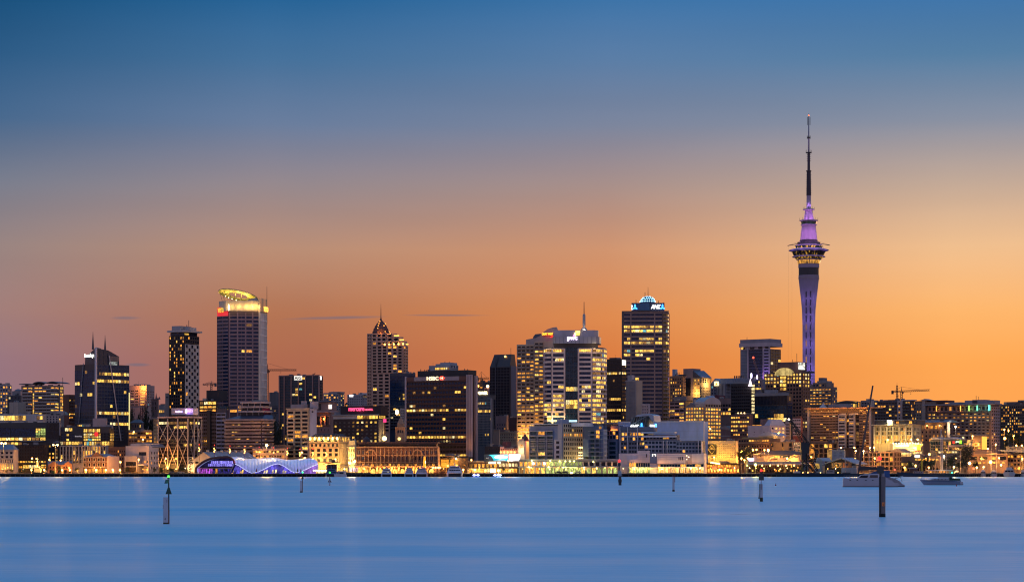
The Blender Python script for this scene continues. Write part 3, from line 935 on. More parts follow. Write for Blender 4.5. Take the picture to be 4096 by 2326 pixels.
for i in (2,3,4,5):
 box(b.o,'pier',ft[i][0]-.5,ft[i][0]+.5,ft[i][1]-.45,ft[i][1]+.4,0,Z(1250),TR)
GR = wall(.80,.66,.56)
s0 = b.n;b.n = 0
seg(7,8,1250,1665,6,14,fw=.5,fh=.86,p=.02,g=DARK,trim=GR,proud=.5)
box(b.o,'edge_fin',ft[7][0]-.8,ft[7][0]+.5,ft[7][1]-.8,ft[7][1]+.4,Z(1640),Z(1215),wall(.75,.6,.45))
# floodlit crown drum
dr = [(U(876),8),(U(905),-.2),(U(940),-1.2),(U(982),-1.6),(U(1012),-1.4),(U(1036),-.4),(U(1037),20),(U(880),30)]
plan(b.o,'crown_drum',dr,Z(1243),Z(1202),wall(.55,.45,.34))
mesh(b.o,'crown_gable',[(U(985),1,Z(1202)),(U(1036),1,Z(1202)),(U(1036),1,Z(1201)),(U(1022),1,Z(1188)),(U(985),1,Z(1199)),(U(985),9,Z(1202)),(U(1036),9,Z(1202)),(U(1036),9,Z(1201)),(U(1022),9,Z(1188)),(U(985),9,Z(1199))],[(0,1,2,3,4),(9,8,7,6,5),(4,3,8,9),(3,2,7,8),(0,4,9,5),(1,6,7,2)],wall(.55,.45,.34))
for i in range(6):
 t0 = ft[7];t1 = ft[8]
 q_ = i/5
 box(b.o,'crown_fin',t0[0]+(t1[0]-t0[0])*q_-.2,t0[0]+(t1[0]-t0[0])*q_+.3,t0[1]+(t1[1]-t0[1])*q_-.4,t0[1]+(t1[1]-t0[1])*q_+.6,Z(1250),Z(1190),wall(.5,.42,.25))
 # tilted ring canopy
N = 40
cx,cz = U(954),Z(1178)
v,f = [],[]
a_ = math.radians(0)
for i in range(N):
 th = 2*math.pi*i/N
 for ro,dz in ((1.0,0),(1.0,.55),(.5,.55),(.5,0)):
  ex = math.cos(th)*80*k*ro*1.0
  ey = math.sin(th)*14.0*ro
  # long axis falls towards the west, near edge dips
  z = cz-ex*.2-ey*.2+dz
  v.append((cx+ex,12+ey,z))
for i in range(N):
 a,c = 4*i,4*((i+1)%N)
 for j in range(4):
  f.append((a+j,c+j,c+(j+1)%4,a+(j+1)%4))
mesh(b.o,'canopy_ring',v,f,wall(.42,.38,.14,.5))
for i in range(4):
 e_ = (-.45+.3*i)
 h_ = .5*math.sqrt(max(0,1-(e_/.62)**2))*14
 ex = e_*80*k
 bar(b.o,'canopy_beam',(cx+ex,12-h_,cz-ex*.2+h_*.2+.3),(cx+ex,12+h_,cz-ex*.2-h_*.2+.3),.22,wall(.4,.36,.16),5)
for px,top in ((884,1172),(893,1169),(906,1176),(922,1180),(948,1185),(990,1192)):
 bar(b.o,'canopy_prop',(U(px)+1,6,Z(1203)),(U(px)-.5,5,Z(top)),.13,STEEL,5)
for i in range(9):
 th = math.pi*(.12+.085*i)
 ex,ey = math.cos(th)*80*k*.8,math.sin(th)*12
 ball(b.o,'canopy_light',(cx+ex,12+ey,cz-ex*.2-ey*.2-.2),.28,glow(1,.85,.4,8))
for px,w_ in ((890,2500),(920,3000),(950,3500),(980,4500),(1005,8000),(1022,9000)):
 light(b.o,(U(px),7,Z(1199)),w_*.9,(1,.72,.18),.3)
for px,w_ in ((900,500),(928,600),(955,600),(985,700),(1008,900),(1028,900)):
 light(b.o,(U(px),-3.2,Z(1226)),w_,(1,.62,.15),.3)
lathe(b.o,'crown_lamp',[(.2,Z(1242)),(.5,Z(1230)),(.45,Z(1222)),(.1,Z(1216))],glow(1,.8,.4,6),8,U(915),-1)
bd = mesh(b.o,'sign_panel',[(ft[0][0],ft[0][1]-.5,Z(1262)),(U(913),.1,Z(1262)),(U(913),.1,Z(1226)),(ft[0][0],ft[0][1]-.5,Z(1226)),(ft[0][0],ft[0][1]+1,Z(1226)),(U(913),1.5,Z(1226))],[(0,1,2,3),(3,2,5,4)],glow(1,.01,.015,.75))
an = math.atan2(ft[1][1]-ft[0][1],ft[1][0]-ft[0][0])
lettering(b.o,'lettering','vero',1.6,7.6,Z(1248),Z(1229),-1.0,glow(1,.60,.05,1.0),an,o=ft[0])
an2 = math.atan2(ft[8][1]-ft[7][1],ft[8][0]-ft[7][0])
lettering(b.o,'lettering','vero',5.0,14.5,Z(1243),Z(1222),-1.4,glow(1,.5,.06,2.0),an2,o=ft[7],off=.01)
bar(b.o,'flagpole',(U(1068),13,Z(1290)),(U(1068),13,Z(1138)),.28,STEEL,6,.12)
# ---- angular hotel with slanted bands
b = Bd('angular_hotel','angular hotel with outward leaning pink concrete bands and metal hip roof','hotel',903,1046,1088,1680,1580,wall(.09,.055,.05),ang=30)
PB = wall(.46,.34,.30)
for r in range(9):
 y0_ = 1684+r*14.2
 o_ = 1.5+.0*r
 for nm,face_,px0,px1 in (('balcony_band','F',901,1046),('balcony_band','R',1046,1088)):
  ox,oy,an,wd = b.face(face_,px0,px1)
  n_ = 4 if face_=='F' else 2
  for i in range(n_):
   w0,w1 = wd*i/n_+.08,wd*(i+1)/n_-.08
   ca,sa = math.cos(an),math.sin(an)
   pts = [(0,b.z(y0_+9)),(0,b.z(y0_)),(1.9,b.z(y0_)),(1.2,b.z(y0_+9))]
   v = [(ox+t*ca+q_*sa,oy+t*sa-q_*ca,z) for t in (w0,w1) for q_,z in pts]
   mesh(b.o,nm,v,[(3,2,1,0),(4,5,6,7),(0,1,5,4),(1,2,6,5),(2,3,7,6),(3,0,4,7)],PB)
b.fac('F',903,1046,1691,1820,12,9,fw=.92,fh=.38,p=.045,kind='warm',g=BROWNG,bands=False)
b.fac('R',1046,1088,1691,1820,4,9,fw=.92,fh=.38,p=.08,kind='warm',g=BROWNG,bands=False)
box(b.o,'eave',b.u(897),2.2,-2.4,b.L+1,b.z(1681),b.z(1674),wall(.34,.24,.22))
mesh(b.o,'hip_roof',[(b.u(903),-1,b.z(1674)),(1,-1,b.z(1674)),(1,b.L,b.z(1674)),(b.u(903),b.L,b.z(1674)),(b.u(950),6,b.z(1657)),(b.u(1042),6,b.z(1657)),(b.u(1042),16,b.z(1657)),(b.u(950),16,b.z(1657))],[(0,1,5,4),(1,2,6,5),(2,3,7,6),(3,0,4,7),(4,5,6,7)],wall(.10,.10,.14,.4,.4))
for i in range(3):
 y0_ = 1604+i*18
 e_ = i*3
 box(b.o,'upper_band',b.u(948-e_),b.u(1036+e_),4-e_*.15,16,b.z(y0_+7),b.z(y0_),PB)
 box(b.o,'upper_storey',b.u(952-e_),b.u(1032+e_),5,15,b.z(y0_+18),b.z(y0_+7),DARK)
 for j in range(4):
  b.b('upper_post',955+j*24-e_,957+j*24-e_,4.4,5,y0_+7,y0_+18,PB)
b.b('plant_room',985,1030,8,14,1597,1604,GREY)
b = Bd('low_hotel_wing','low pink concrete wing with lit ground floor behind the glowing wave hall','building',1010,1140,1150,1792,1560,wall(.42,.31,.26))
b.fac('F',1012,1138,1796,1832,12,2,fw=.9,fh=.42,p=.25,kind='home',g=BROWNG)
b.roof(1060,1145,1778,1792,wall(.12,.09,.08),4,12)
# ------------------------------------------------------------------ middle left
b = Bd('ribbed_building','small grey ribbed building behind the tower crane',OF,1077,1108,1116,1568,1900,wall(.10,.10,.12))
for i in range(8):
 b.b('rib',1079+i*4,1080.5+i*4,-.4,0,1572,1622,GREY)
b.fac('F',1080,1112,1628,1655,4,3,fw=.85,fh=.5,p=.05)
b = Bd('ribbed_tower','dark blue glass office with brown vertical piers and white boxed sign',T,1118,1277,1291,1501,1720,wall(.035,.03,.045,.5),ang=24)
PR = wall(.30,.17,.15)
xs_ = [1118,1138,1166,1195,1223,1252,1277]
for x0,x1 in zip(xs_,xs_[1:]):
 b.fac('F',x0+2,x1-2,1505,1615 if x0>1150 else 1770,2,10 if x0>1150 else 24,fw=.95,fh=.68,p=.05,g=TEALG,proud=.15,trim=wall(.06,.05,.06))
for x in xs_:
 b.b('pier',x-2,x+2,-.9,0,1499,1780,PR)
b.fac('F',1118,1160,1736,1760,3,2,fw=.9,fh=.7,p=.9)
b.fac('R',1279,1290,1505,1640,2,12,fw=.7,fh=.6,p=.03)
b.b('parapet',1117,1278,-.5,.5,1498,1502,PR)
b.sign('AIG',1181,1208,1503,1516,BLACK,board=glow(1,.95,.85,1.1),y=-1.2,off=.02)
box(b.o,'side_sign',0,.5,b.v(1279),b.v(1284),b.z(1518),b.z(1503),glow(1,.95,.85,1.7))
for x,t in ((1144,1496),(1166,1494),(1200,1497)):b.mast(x,t,1500,.2)
bars(b.o,'window_washing_crane',[((b.u(1236),5,b.z(1500)),(b.u(1250),5,b.z(1490))),((b.u(1240),5,b.z(1500)),(b.u(1240),5,b.z(1493)))],.3,STEEL)
b = Bd('balcony_building','cream apartment building with dark balcony openings and blank white side wall',AP,1147,1239,1265,1634,1570,CREAM,ang=32)
b.fac('F',1150,1236,1640,1830,3,12,fw=.82,fh=.6,p=.04,g=DARK,kind='warm',proud=.9,rows={1:.1,6:.12},cells={(1,0):AMB,(6,2):AMB,(9,2):YEL})
for r in range(11):
 y = 1640+r*15.8
 b.b('planter',1180,1207,-1.3,-.95,y+12.5,y+16,wall(.2,.26,.22))
box(b.o,'side_wall',0,.3,0,b.L,-2,b.z(1632),wall(.60,.52,.55))
box(b.o,'side_window',.3,.36,2,4,b.z(1648),b.z(1642),DARK)
b.roof(1156,1210,1615,1634,wall(.32,.25,.25));b.roof(1185,1208,1601,1620,wall(.34,.27,.27),6);b.roof(1224,1254,1604,1634,wall(.4,.33,.34),5)
b.b('parapet',1146,1240,-1,.3,1631,1635)
b = Bd('arched_office','pinkish postmodern office with red hip roof and dark framed openings',OF,1262,1322,1336,1640,1680,wall(.30,.18,.16))
b.b('tower_room',1263,1310,1,14,1606,1645);b.b('tower_opening',1270,1282,.8,1.1,1612,1638,DARK)
box(b.o,'lit_niche',b.u(1316),b.u(1328),-.6,-.2,b.z(1634),b.z(1617),glow(1,.8,.7,2.0))
mesh(b.o,'hip_roof',[(b.u(1258),-.5,b.z(1606)),(b.u(1314),-.5,b.z(1606)),(b.u(1314),16,b.z(1606)),(b.u(1258),16,b.z(1606)),(b.u(1274),7,b.z(1597)),(b.u(1298),7,b.z(1597))],[(0,1,5,4),(1,2,5),(2,3,4,5),(3,0,4)],wall(.14,.05,.045))
b.fac('F',1266,1320,1662,1700,3,1,fw=.8,fh=.95,p=0,g=DARK,proud=1)
b.fac('F',1266,1290,1697,1706,3,1,fw=.9,fh=.8,p=1,kind='home')
ball(b.o,'room_lamp',(b.u(1298),-.6,b.z(1674)),.8,glow(1,.3,.04,8));light(b.o,(b.u(1298),-2,b.z(1674)),1500,(1,.3,.04))
b.fac('F',1266,1320,1712,1724,4,1,fw=.3,fh=.7,p=0,g=PALEG)
b.b('terrace',1262,1352,-2,0,1642,1648,wall(.36,.25,.24))
b = Bd('grey_apartments','grey and white apartments on the ridge behind the postmodern office',AP,1293,1345,1377,1570,1950,wall(.30,.28,.30))
b.fac('F',1295,1344,1574,1640,5,7,fw=.7,fh=.55,p=.42,kind='home')
b.fac('R',1346,1376,1576,1640,4,7,fw=.55,fh=.5,p=.12,kind='home')
b.roof(1318,1352,1565,1570,GREY)
b = Bd('white_offices','small white office with square windows and bright white sign beside the pyramid roofed tower',OF,1389,1450,1469,1576,1950,wall(.36,.33,.36))
b.fac('F',1391,1450,1580,1630,7,5,fw=.42,fh=.5,p=.04,g=NAVY)
b.fac('R',1451,1468,1580,1630,3,5,fw=.5,fh=.5,p=.1)
b.roof(1430,1462,1570,1577,WHITEP)
box(b.o,'sign',b.u(1399),b.u(1413),-.5,0,b.z(1585),b.z(1577),glow(1,.9,.9,2.5))
b = Bd('mercure_hotel','brown hotel with rows of square windows under a glowing pink rooftop sign','hotel',1332,1513,1542,1660,1620,wall(.065,.033,.028),ang=30)
b.fac('F',1333,1512,1680,1770,10,6,fw=.5,fh=.5,p=.2,kind='office',g=wall(.16,.12,.1),trim=wall(.065,.033,.028),rows={0:.3})
b.b('lit_storey',1332,1428,-.25,0,1660,1673,wall(.55,.45,.38))
b.fac('F',1429,1513,1659,1674,7,1,fw=.9,fh=.9,p=1,kind='office')
box(b.o,'side_wall',0,.3,0,b.L*.5,0,b.z(1676),wall(.17,.13,.12))
box(b.o,'side_strip',0,.4,b.L*.55,b.L*.72,0,b.z(1672),wall(.3,.24,.2))
b.fac('R',1514,1541,1660,1673,3,1,fw=.9,fh=.9,p=1)
b.b('sign_box',1355,1517,2,12,1621,1659,wall(.03,.02,.025))
b.b('roof_slab',1330,1516,-1,0,1655,1660,wall(.3,.25,.23))
lettering(b.o,'lettering','mercure',b.u(1389),b.u(1452),b.z(1641),b.z(1628),1.7,glow(1,.06,.18,2.2),off=.02)
lettering(b.o,'lettering','HOTEL',b.u(1455),b.u(1487),b.z(1640),b.z(1632),1.7,glow(1,.1,.2,2.2),off=.01)
box(b.o,'side_sign',.4,.9,b.v(1531),b.v(1541),b.z(1687),b.z(1673),glow(1,.03,.2,1.4))
ball(b.o,'flood_lamp',(1.5,b.L*.6,b.z(1752)),1.6,glow(1,.8,.3,6));light(b.o,(3.4,b.L*.6,b.z(1752)),5000,(1,.7,.25))
light(b.o,(b.u(1436),.6,b.z(1636)),250,(1,.06,.2))
b = Bd('cream_heritage','cream heritage building with lit arched cornice and dark mansard roof','building',1236,1360,1395,1748,1540,wall(.50,.36,.22),ang=35)
b.fac('F',1250,1358,1752,1766,4,1,fw=.5,fh=.85,p=0,g=DARK,proud=.4)
b.fac('F',1240,1358,1772,1786,7,1,fw=.55,fh=.8,p=0,g=DARK,proud=.4)
b.fac('F',1240,1358,1790,1826,5,2,fw=.58,fh=.72,p=.0,g=DARK,proud=.5)
b.fac('F',1240,1358,1830,1848,5,1,fw=.55,fh=.8,p=.05,g=PALEG,kind='warm')
b.fac('R',1362,1394,1752,1766,4,1,fw=.5,fh=.8,p=.3,kind='warm')
b.fac('R',1362,1394,1772,1848,5,4,fw=.4,fh=.8,p=.02,g=DARK,proud=.5)
for y in (1746,1768,1850):
 b.b('cornice',1234,1361,-1.1,0,y-1.5,y+1.5);box(b.o,'cornice',0,1.1,-1.1,b.L,b.z(y+1.5),b.z(y-1.5),b.m)
for i in range(7):
 x = 1244+i*18
 ball(b.o,'cornice_lamp',(b.u(x),-1.0,b.z(1752)),.55,glow(1,.75,.2,6),1,2.0)
 light(b.o,(b.u(x),-1.9,b.z(1757)),320,(1,.65,.15),.2)
for i in range(3):
 box(b.o,'cornice_lamp',1.0,1.3,b.L*(i+.5)/3-.4,b.L*(i+.5)/3+.4,b.z(1758),b.z(1748),YEL)
mesh(b.o,'mansard_roof',[(b.u(1238),0,b.h),(0,0,b.h),(0,b.L,b.h),(b.u(1238),b.L,b.h),(b.u(1250),3,b.z(1733)),(-3,3,b.z(1733)),(-3,b.L-3,b.z(1733)),(b.u(1250),b.L-3,b.z(1733))],[(0,1,5,4),(1,2,6,5),(2,3,7,6),(3,0,4,7),(4,5,6,7)],wall(.05,.045,.055))
for i in range(5):
 b.b('dormer',1258+i*20,1268+i*20,.5,4,1736,1747,wall(.22,.17,.14))
 b.b('dormer_window',1260+i*20,1266+i*20,.4,.6,1738,1746,AMB if i==3 else DARK)
light(b.o,(b.u(1290),-6,3),9000,(1,.5,.12));light(b.o,(b.u(1340),-6,3),9000,(1,.5,.12))
b = Bd('ornate_building','narrow floodlit white building with statue topped parapet beside the brick terminal','building',1394,1420,1425,1762,1535,wall(.56,.45,.28))
b.fac('F',1396,1419,1790,1850,3,3,fw=.4,fh=.6,p=.1,kind='warm',g=DARK)
b.b('cornice',1392,1422,-1,0,1785,1789)
for px in (1397,1407,1417):
 bar(b.o,'finial',(b.u(px),1,b.z(1764)),(b.u(px),1,b.z(1752)),.8,wall(.4,.35,.3),6,.15)
light(b.o,(b.u(1404),-5,b.z(1845)),7000,(1,.65,.18));light(b.o,(b.u(1414),-5,b.z(1810)),3500,(1,.65,.18))
# ---- brick terminal with clock tower
b = Bd('brick_terminal','long red brick harbour terminal with round arches and domed clock tower','building',1424,1752,1760,1786,1500,wall(.19,.085,.05),ang=6)
TC = wall(.36,.20,.11)
b.b('parapet',1424,1752,-.6,.4,1784,1789,TC)
b.b('attic',1432,1745,2,12,1772,1786,wall(.16,.09,.07))
b.b('attic_glazing',1434,1743,1.8,2.1,1776,1784,BROWNG)
b.b('roof_slab',1428,1750,.5,14,1766,1772,wall(.07,.035,.035))
b.b('string_course',1424,1752,-.5,0,1817,1820,TC)
b.b('string_course',1424,1752,-.5,0,1846,1849,TC)
for i in range(19):
 x = 1434+i*17.2
 if abs(x-1484)<22 or abs(x-1670)<22:
  continue
 for yt_,yb_ in ((1801,1814),(1824,1838)):
  b.b('window',x-3.4,x+3.4,-.12,.05,yt_,yb_,DIM if (i*7+yt_)%9==0 else NAVY)
  b.b('window_surround',x-4.6,x+4.6,-.4,0,yt_-2.2,yt_-.2,TC)
  b.b('mullion',x-.5,x+.5,-.2,-.12,yt_,yb_,wall(.5,.4,.35))
for i in range(21):
 x = 1425+i*16.3
 b.b('pilaster',x-1.5,x+1.5,-.7,0,1791,1858,TC)
for x in (1484,1670):
 for r0,r1,nm in ((21,17,'arch'),):
  v,f = [],[]
  for i in range(13):
   th = math.pi*i/12
   for rr in (r0,r1):
    for yy in (-1.0,.1):
     v.append((b.u(x)+rr*b.k*math.cos(th),yy,b.z(1817)+rr*b.k*1.05*math.sin(th)))
  for i in range(12):
   a,c = 4*i,4*i+4
   f+=[(a,c,c+2,a+2),(a,a+1,c+1,c),(a+2,c+2,c+3,a+3)]
  mesh(b.o,nm,v,f,TC)
 for dx in (-6,0,6):
  b.b('arch_window',x+dx-2,x+dx+2,-.15,.05,1802,1812,PALEG)
  b.b('arch_window',x+dx*1.4-2.4,x+dx*1.4+2.4,-.15,.05,1824,1838,DARK)
for i in range(18):
 x = 1436+i*17.5
 b.b('terrace_window',x-5,x+5,-.15,.05,1853,1862,AMB if i%2 else DIM)
b.b('terrace',1424,1752,-6,0,1863,1867,wall(.25,.13,.08))
for i in range(11):
 x = 1440+i*29
 v,f = [(b.u(x),-6.1,b.z(1886))],[]
 for j in range(9):
  th = math.pi*j/8
  v.append((b.u(x)+9*b.k*math.cos(th),-6.1,b.z(1882)+9*b.k*math.sin(th)))
 v+=[(b.u(x)-9*b.k,-6.1,b.z(1892)),(b.u(x)+9*b.k,-6.1,b.z(1892))]
 mesh(b.o,'arcade_opening',v,[tuple(range(1,12))],YEL)
 b.b('arcade_pier',x+11,x+18,-6,0,1866,1893,wall(.3,.16,.09))
 # west dome
lathe(b.o,'dome',[(17*b.k,b.z(1772)),(16.5*b.k,b.z(1762)),(13*b.k,b.z(1752)),(7*b.k,b.z(1747)),(2*b.k,b.z(1744)),(.2,b.z(1738))],wall(.06,.045,.05),16,b.u(1458),8)
# clock tower
xt = 1598
b.b('tower_shaft',xt-17,xt+17,4,4+34*b.k,1710,1772,wall(.30,.18,.11))
for dx in (-19,15):b.b('tower_pier',xt+dx,xt+dx+4,3.4,4.4,1706,1772,TC)
b.b('tower_cornice',xt-20,xt+20,3,5+34*b.k,1706,1710,TC)
b.b('belfry',xt-13,xt+13,5,4+30*b.k,1694,1706,TC)
for dx in (-8,0,8):b.b('belfry_opening',xt+dx-2,xt+dx+2,3.9,4.1,1718,1730,DARK)
q_ = 30*b.k/2
mesh(b.o,'tower_cap',[(b.u(xt-14),4.5,b.z(1694)),(b.u(xt+14),4.5,b.z(1694)),(b.u(xt+14),4+2*q_,b.z(1694)),(b.u(xt-14),4+2*q_,b.z(1694)),(b.u(xt-5),4+q_-.8,b.z(1674)),(b.u(xt+5),4+q_-.8,b.z(1674)),(b.u(xt+5),4+q_+.8,b.z(1674)),(b.u(xt-5),4+q_+.8,b.z(1674)),(b.u(xt),4+q_,b.z(1664))],[(0,1,5,4),(1,2,6,5),(2,3,7,6),(3,0,4,7),(4,5,8),(5,6,8),(6,7,8),(7,4,8)],wall(.28,.17,.11))
bar(b.o,'flagpole',(b.u(xt),4+q_,b.z(1666)),(b.u(xt),4+q_,b.z(1640)),.12,STEEL)
cf = mesh(b.o,'clock_face',[(b.u(xt-4)+6*b.k*math.cos(i*math.pi/8),3.3,b.z(1753)+6*b.k*math.sin(i*math.pi/8)) for i in range(16)]+[(b.u(xt-4)+6*b.k*math.cos(i*math.pi/8),4.0,b.z(1753)+6*b.k*math.sin(i*math.pi/8)) for i in range(16)],[tuple(range(16))]+[(i,16+i,16+(i+1)%16,(i+1)%16) for i in range(16)],glow(1,.72,.22,2.2))
box(cf,'clock_hand',b.u(xt-4)-.05,b.u(xt-4)+.05,3.2,3.29,b.z(1753),b.z(1749),BLACK)
for i in range(12):
 light(b.o,(b.u(1436+i*27),-7.5,b.z(1874)),1900,(1,.45,.10),.3)
 # ---- pyramid roofed tower
b = Bd('pyramid_tower','cream stepped tower with dark pyramid dome roof and thin spire',T,1467,1612,1631,1361,1850,wall(.56,.33,.235),ang=25,build=False)
U,Z = b.u,b.z
box(b.o,'wall',b.x0,0,0,b.L,-3,Z(1380),b.m)
for nm,x0,x1,t in (('tower_block',1467.5,1548,1330),('stepped_block',1548.2,1572,1331),('stepped_block',1572.2,1597,1345),('stepped_block',1597.2,1611.6,1362)):
 box(b.o,nm,U(x0),U(x1),.01,b.L-1,Z(1380),Z(t),b.m)
kw = dict(fw=.66,fh=.62,p=.08,kind='home',g=DARK,trim=b.m,proud=.5)
b.fac('F',1469,1484,1332,1620,2,22,fw=.66,fh=.62,p=.05,kind='home',g=DARK)
b.fac('F',1488,1546,1332,1378,3,3,**kw)
b.fac('F',1488,1611,1381,1490,6,9,**kw)
b.fac('F',1488,1560,1492,1726,3,17,**kw)
b.fac('F',1550,1571,1334,1378,1,3,**kw)
b.fac('F',1573,1596,1348,1378,1,2,**kw)
b.fac('R',1613,1630,1383,1500,2,10,**kw)
cxx,cyy = U(1507),7.5
pr_ = [(37,1330),(36,1322),(33,1319),(31.5,1310),(28,1307),(25.5,1299),(21.5,1296),(18.5,1289),(14,1286),(10,1280),(6,1277),(3.5,1271),(1.6,1262)]
lathe(b.o,'pyramid_roof',[(r*b.k,Z(y)) for r,y in pr_],wall(.11,.05,.045),8,cxx,cyy)
bar(b.o,'spire',(cxx,cyy,Z(1272)),(cxx,cyy,Z(1208)),.45,STEEL,6,.08)
for r,y in ((34,1322),(30,1309),(25,1298),(18.5,1289),(10,1280)):
 for a_ in (-150,-90,-35,20):
  x_,y_ = cxx+r*b.k*math.cos(rad(a_)),cyy+r*b.k*math.sin(rad(a_))
  if R.random()<.5 and a_>-100:
   ball(b.o,'roof_lamp',(x_,y_,Z(y)),.45,glow(1,.36,.05,2.5))
light(b.o,(U(1521),-1.2,Z(1322)),700,(1,.4,.06),.2);light(b.o,(U(1556),-1,Z(1328)),300,(1,.4,.06),.2)
for i in range(5):
 ball(b.o,'roof_lamp',(U(1540+i*18.5),-.8,Z(1375)),.7,glow(1,.5,.08,7));light(b.o,(U(1540+i*18.5),-1.3,Z(1373)),150,(1,.5,.1),.2)
for px,y in ((1580,1343),(1590,1343),(1602,1360),(1609,1360),(1627,1378)):
 box(b.o,'parapet_lamp',U(px)-.9,U(px)+.9,.3,1,Z(y),Z(y)+.8,glow(1,.5,.06,3))
b = Bd('blue_glass_block','plain deep blue glass block between the pyramid roofed tower and the brown slab office',T,1559,1661,1662,1491,1760,wall(.02,.035,.07,.3))
b.fac('F',1560,1660,1500,1620,8,9,fw=.98,fh=.9,p=.01,g=NAVY,proud=.08)
b.fac('F',1592,1620,1570,1600,3,2,fw=.9,fh=.6,p=.6)
b.fac('F',1562,1618,1628,1720,5,8,fw=.9,fh=.6,p=.12,g=DARK)
ball(b.o,'facade_lamp',(b.u(1590),-1,b.z(1646)),1.3,glow(1,.7,.3,8),1,1.6);light(b.o,(b.u(1590),-2.5,b.z(1646)),1500,(1,.6,.2))
b = Bd('slab_block','small pale slab between the clock tower and the brown slab office',OF,1600,1618,1622,1632,1680,wall(.42,.36,.36))
b.fac('F',1601,1617,1636,1720,2,8,fw=.5,fh=.45,p=.1,g=DARK)
# ---- brown slab office
b = Bd('slab_office','wide brown slab office with lit hexagon sign and pale end fins',T,1619,1870,1907,1502,1640,wall(.06,.03,.026),ang=30)
b.fac('F',1624,1868,1521,1773,20,14,fw=.94,fh=.5,p=.035,g=NAVY,kind='office',trim=wall(.075,.03,.024),proud=.5,rows={2:.12,6:.28,10:.06,12:.75,13:.02})
s0 = b.n;b.n = 100
b.fac('F',1700,1868,1778,1812,12,2,fw=.9,fh=.5,p=.05,g=BROWNG,trim=wall(.06,.03,.026))
b.fac('F',1757,1868,1814,1827,8,1,fw=.92,fh=.8,p=.95)
b.b('end_fin',1619,1624.5,-1.2,.2,1500,1760,wall(.42,.32,.34))
b.b('end_fin',1868,1890,-1.2,.3,1498,1826,wall(.36,.27,.28))
for x in (1872,1878,1884):
 b.b('fin_groove',x,x+1.2,-1.35,-1.15,1500,1826,wall(.14,.1,.1))
box(b.o,'side_recess',0,.3,.5,b.L*.55,0,b.z(1508),DGREY)
box(b.o,'end_fin',0,1.4,b.L*.7,b.L*.95,0,b.z(1500),wall(.32,.24,.25))
b.b('sign_fascia',1655,1838,-.7,0,1503,1519,wall(.32,.24,.25))
b.b('fascia',1624,1654,-.6,0,1503,1519,wall(.14,.06,.045));b.b('fascia',1839,1868,-.6,0,1503,1519,wall(.14,.06,.045))
lettering(b.o,'lettering','HSBC',b.u(1709),b.u(1756),b.z(1517),b.z(1502),-1.1,glow(1,.8,.45,2.4))
# hexagon emblem: two triangles meeting on a white oblong
hx,hz,hw,hh = b.u(1770),b.z(1509),11.5*b.k,7.5*b.k
box(b.o,'emblem_ground',hx-hw*.5,hx+hw*.5,-1.0,-.8,hz-hh,hz+hh,glow(1,.75,.5,2.0))
def tri(par,nm,pts,y,m):
 n_ = len(pts)
 return mesh(par,nm,[(x,y,z) for x,z in pts]+[(x,y+.3,z) for x,z in pts],[tuple(range(n_)),tuple(range(2*n_-1,n_-1,-1))]+[(i,n_+i,n_+(i+1)%n_,(i+1)%n_) for i in range(n_)],m)
RED = glow(1,.05,.01,2.0)
for pts in ([(hx-hw*.5,hz+hh),(hx+hw*.5,hz+hh),(hx,hz)],[(hx,hz),(hx+hw*.5,hz-hh),(hx-hw*.5,hz-hh)],[(hx-hw*.5,hz-hh),(hx-hw*.5,hz+hh),(hx-hw*1.1,hz)],[(hx+hw*.5,hz-hh),(hx+hw*1.1,hz),(hx+hw*.5,hz+hh)]):
 tri(b.o,'emblem',pts,-1.3,RED)
b.b('plant_storey',1662,1866,2,14,1478,1502,wall(.03,.026,.03))
for i,x in enumerate((1672,1688,1695,1707,1850,1862)):
 b.mast(x,1470+(i%3)*2,1479,.25)
lathe(b.o,'dish',[(.1,b.z(1478)),(.9,b.z(1474)),(1.0,b.z(1472))],PSTEEL,8,b.u(1698),5)
b = Bd('penthouse_block','white rooftop terraced apartments with lit lounge rising behind the brown slab office',AP,1715,1800,1833,1460,1880,wall(.34,.34,.38))
b.b('tower_room',1756,1796,2,14,1448,1462);b.b('tower_room',1735,1760,3,14,1453,1462)
b.fac('F',1740,1826 if False else 1799,1467,1478,7,1,fw=.85,fh=.8,p=1,kind='office')
b.fac('R',1801,1832,1458,1472,3,1,fw=.5,fh=.6,p=.3)
for x in (1772,1790):b.mast(x,1444,1449,.2)
b = Bd('grid_glass_tower','pale gridded glass office with bright rooftop letters beside the brown slab',T,1907,1968,1974,1593,1740,wall(.10,.11,.13,.4),ang=35)
b.m = wall(.20,.19,.20)
b.fac('F',1908,1966,1596,1784,11,18,fw=.84,fh=.84,p=.01,g=PALEG,proud=.1,rows={1:.2,4:.85})
b.b('end_fin',1964,1968.5,-.8,.3,1591,1784,wall(.3,.24,.25))
b.b('roof_storey',1907,1945,2,12,1577,1593,wall(.12,.1,.1))
lettering(b.o,'lettering','POWER',b.u(1904),b.u(1945),b.z(1576),b.z(1563),1.6,glow(1,.85,.45,4),off=.02)
box(b.o,'sign_frame',b.u(1904),b.u(1946),2.0,2.3,b.z(1577),b.z(1562),wall(.15,.1,.05))
b = Bd('pink_block','small pink block with red rooftop lights behind the gridded glass office',OF,1936,1956,1958,1548,1900,wall(.34,.18,.2))
ball(b.o,'roof_lamp',(b.u(1953),-1,b.z(1544)),1.2,glow(1,.7,.3,6));b.b('window',1940,1948,-.1,.1,1556,1562,BROWNG)
b = Bd('dark_hillside_block','distant dark low block behind the yellow tower crane',OF,1905,1958,1960,1526,2050,wall(.05,.045,.06))
ball(b.o,'roof_lamp',(b.u(1914),-1,b.z(1542)),1.0,glow(1,.4,.06,8));b.b('window',1920,1930,-.1,.1,1545,1550,AMB)
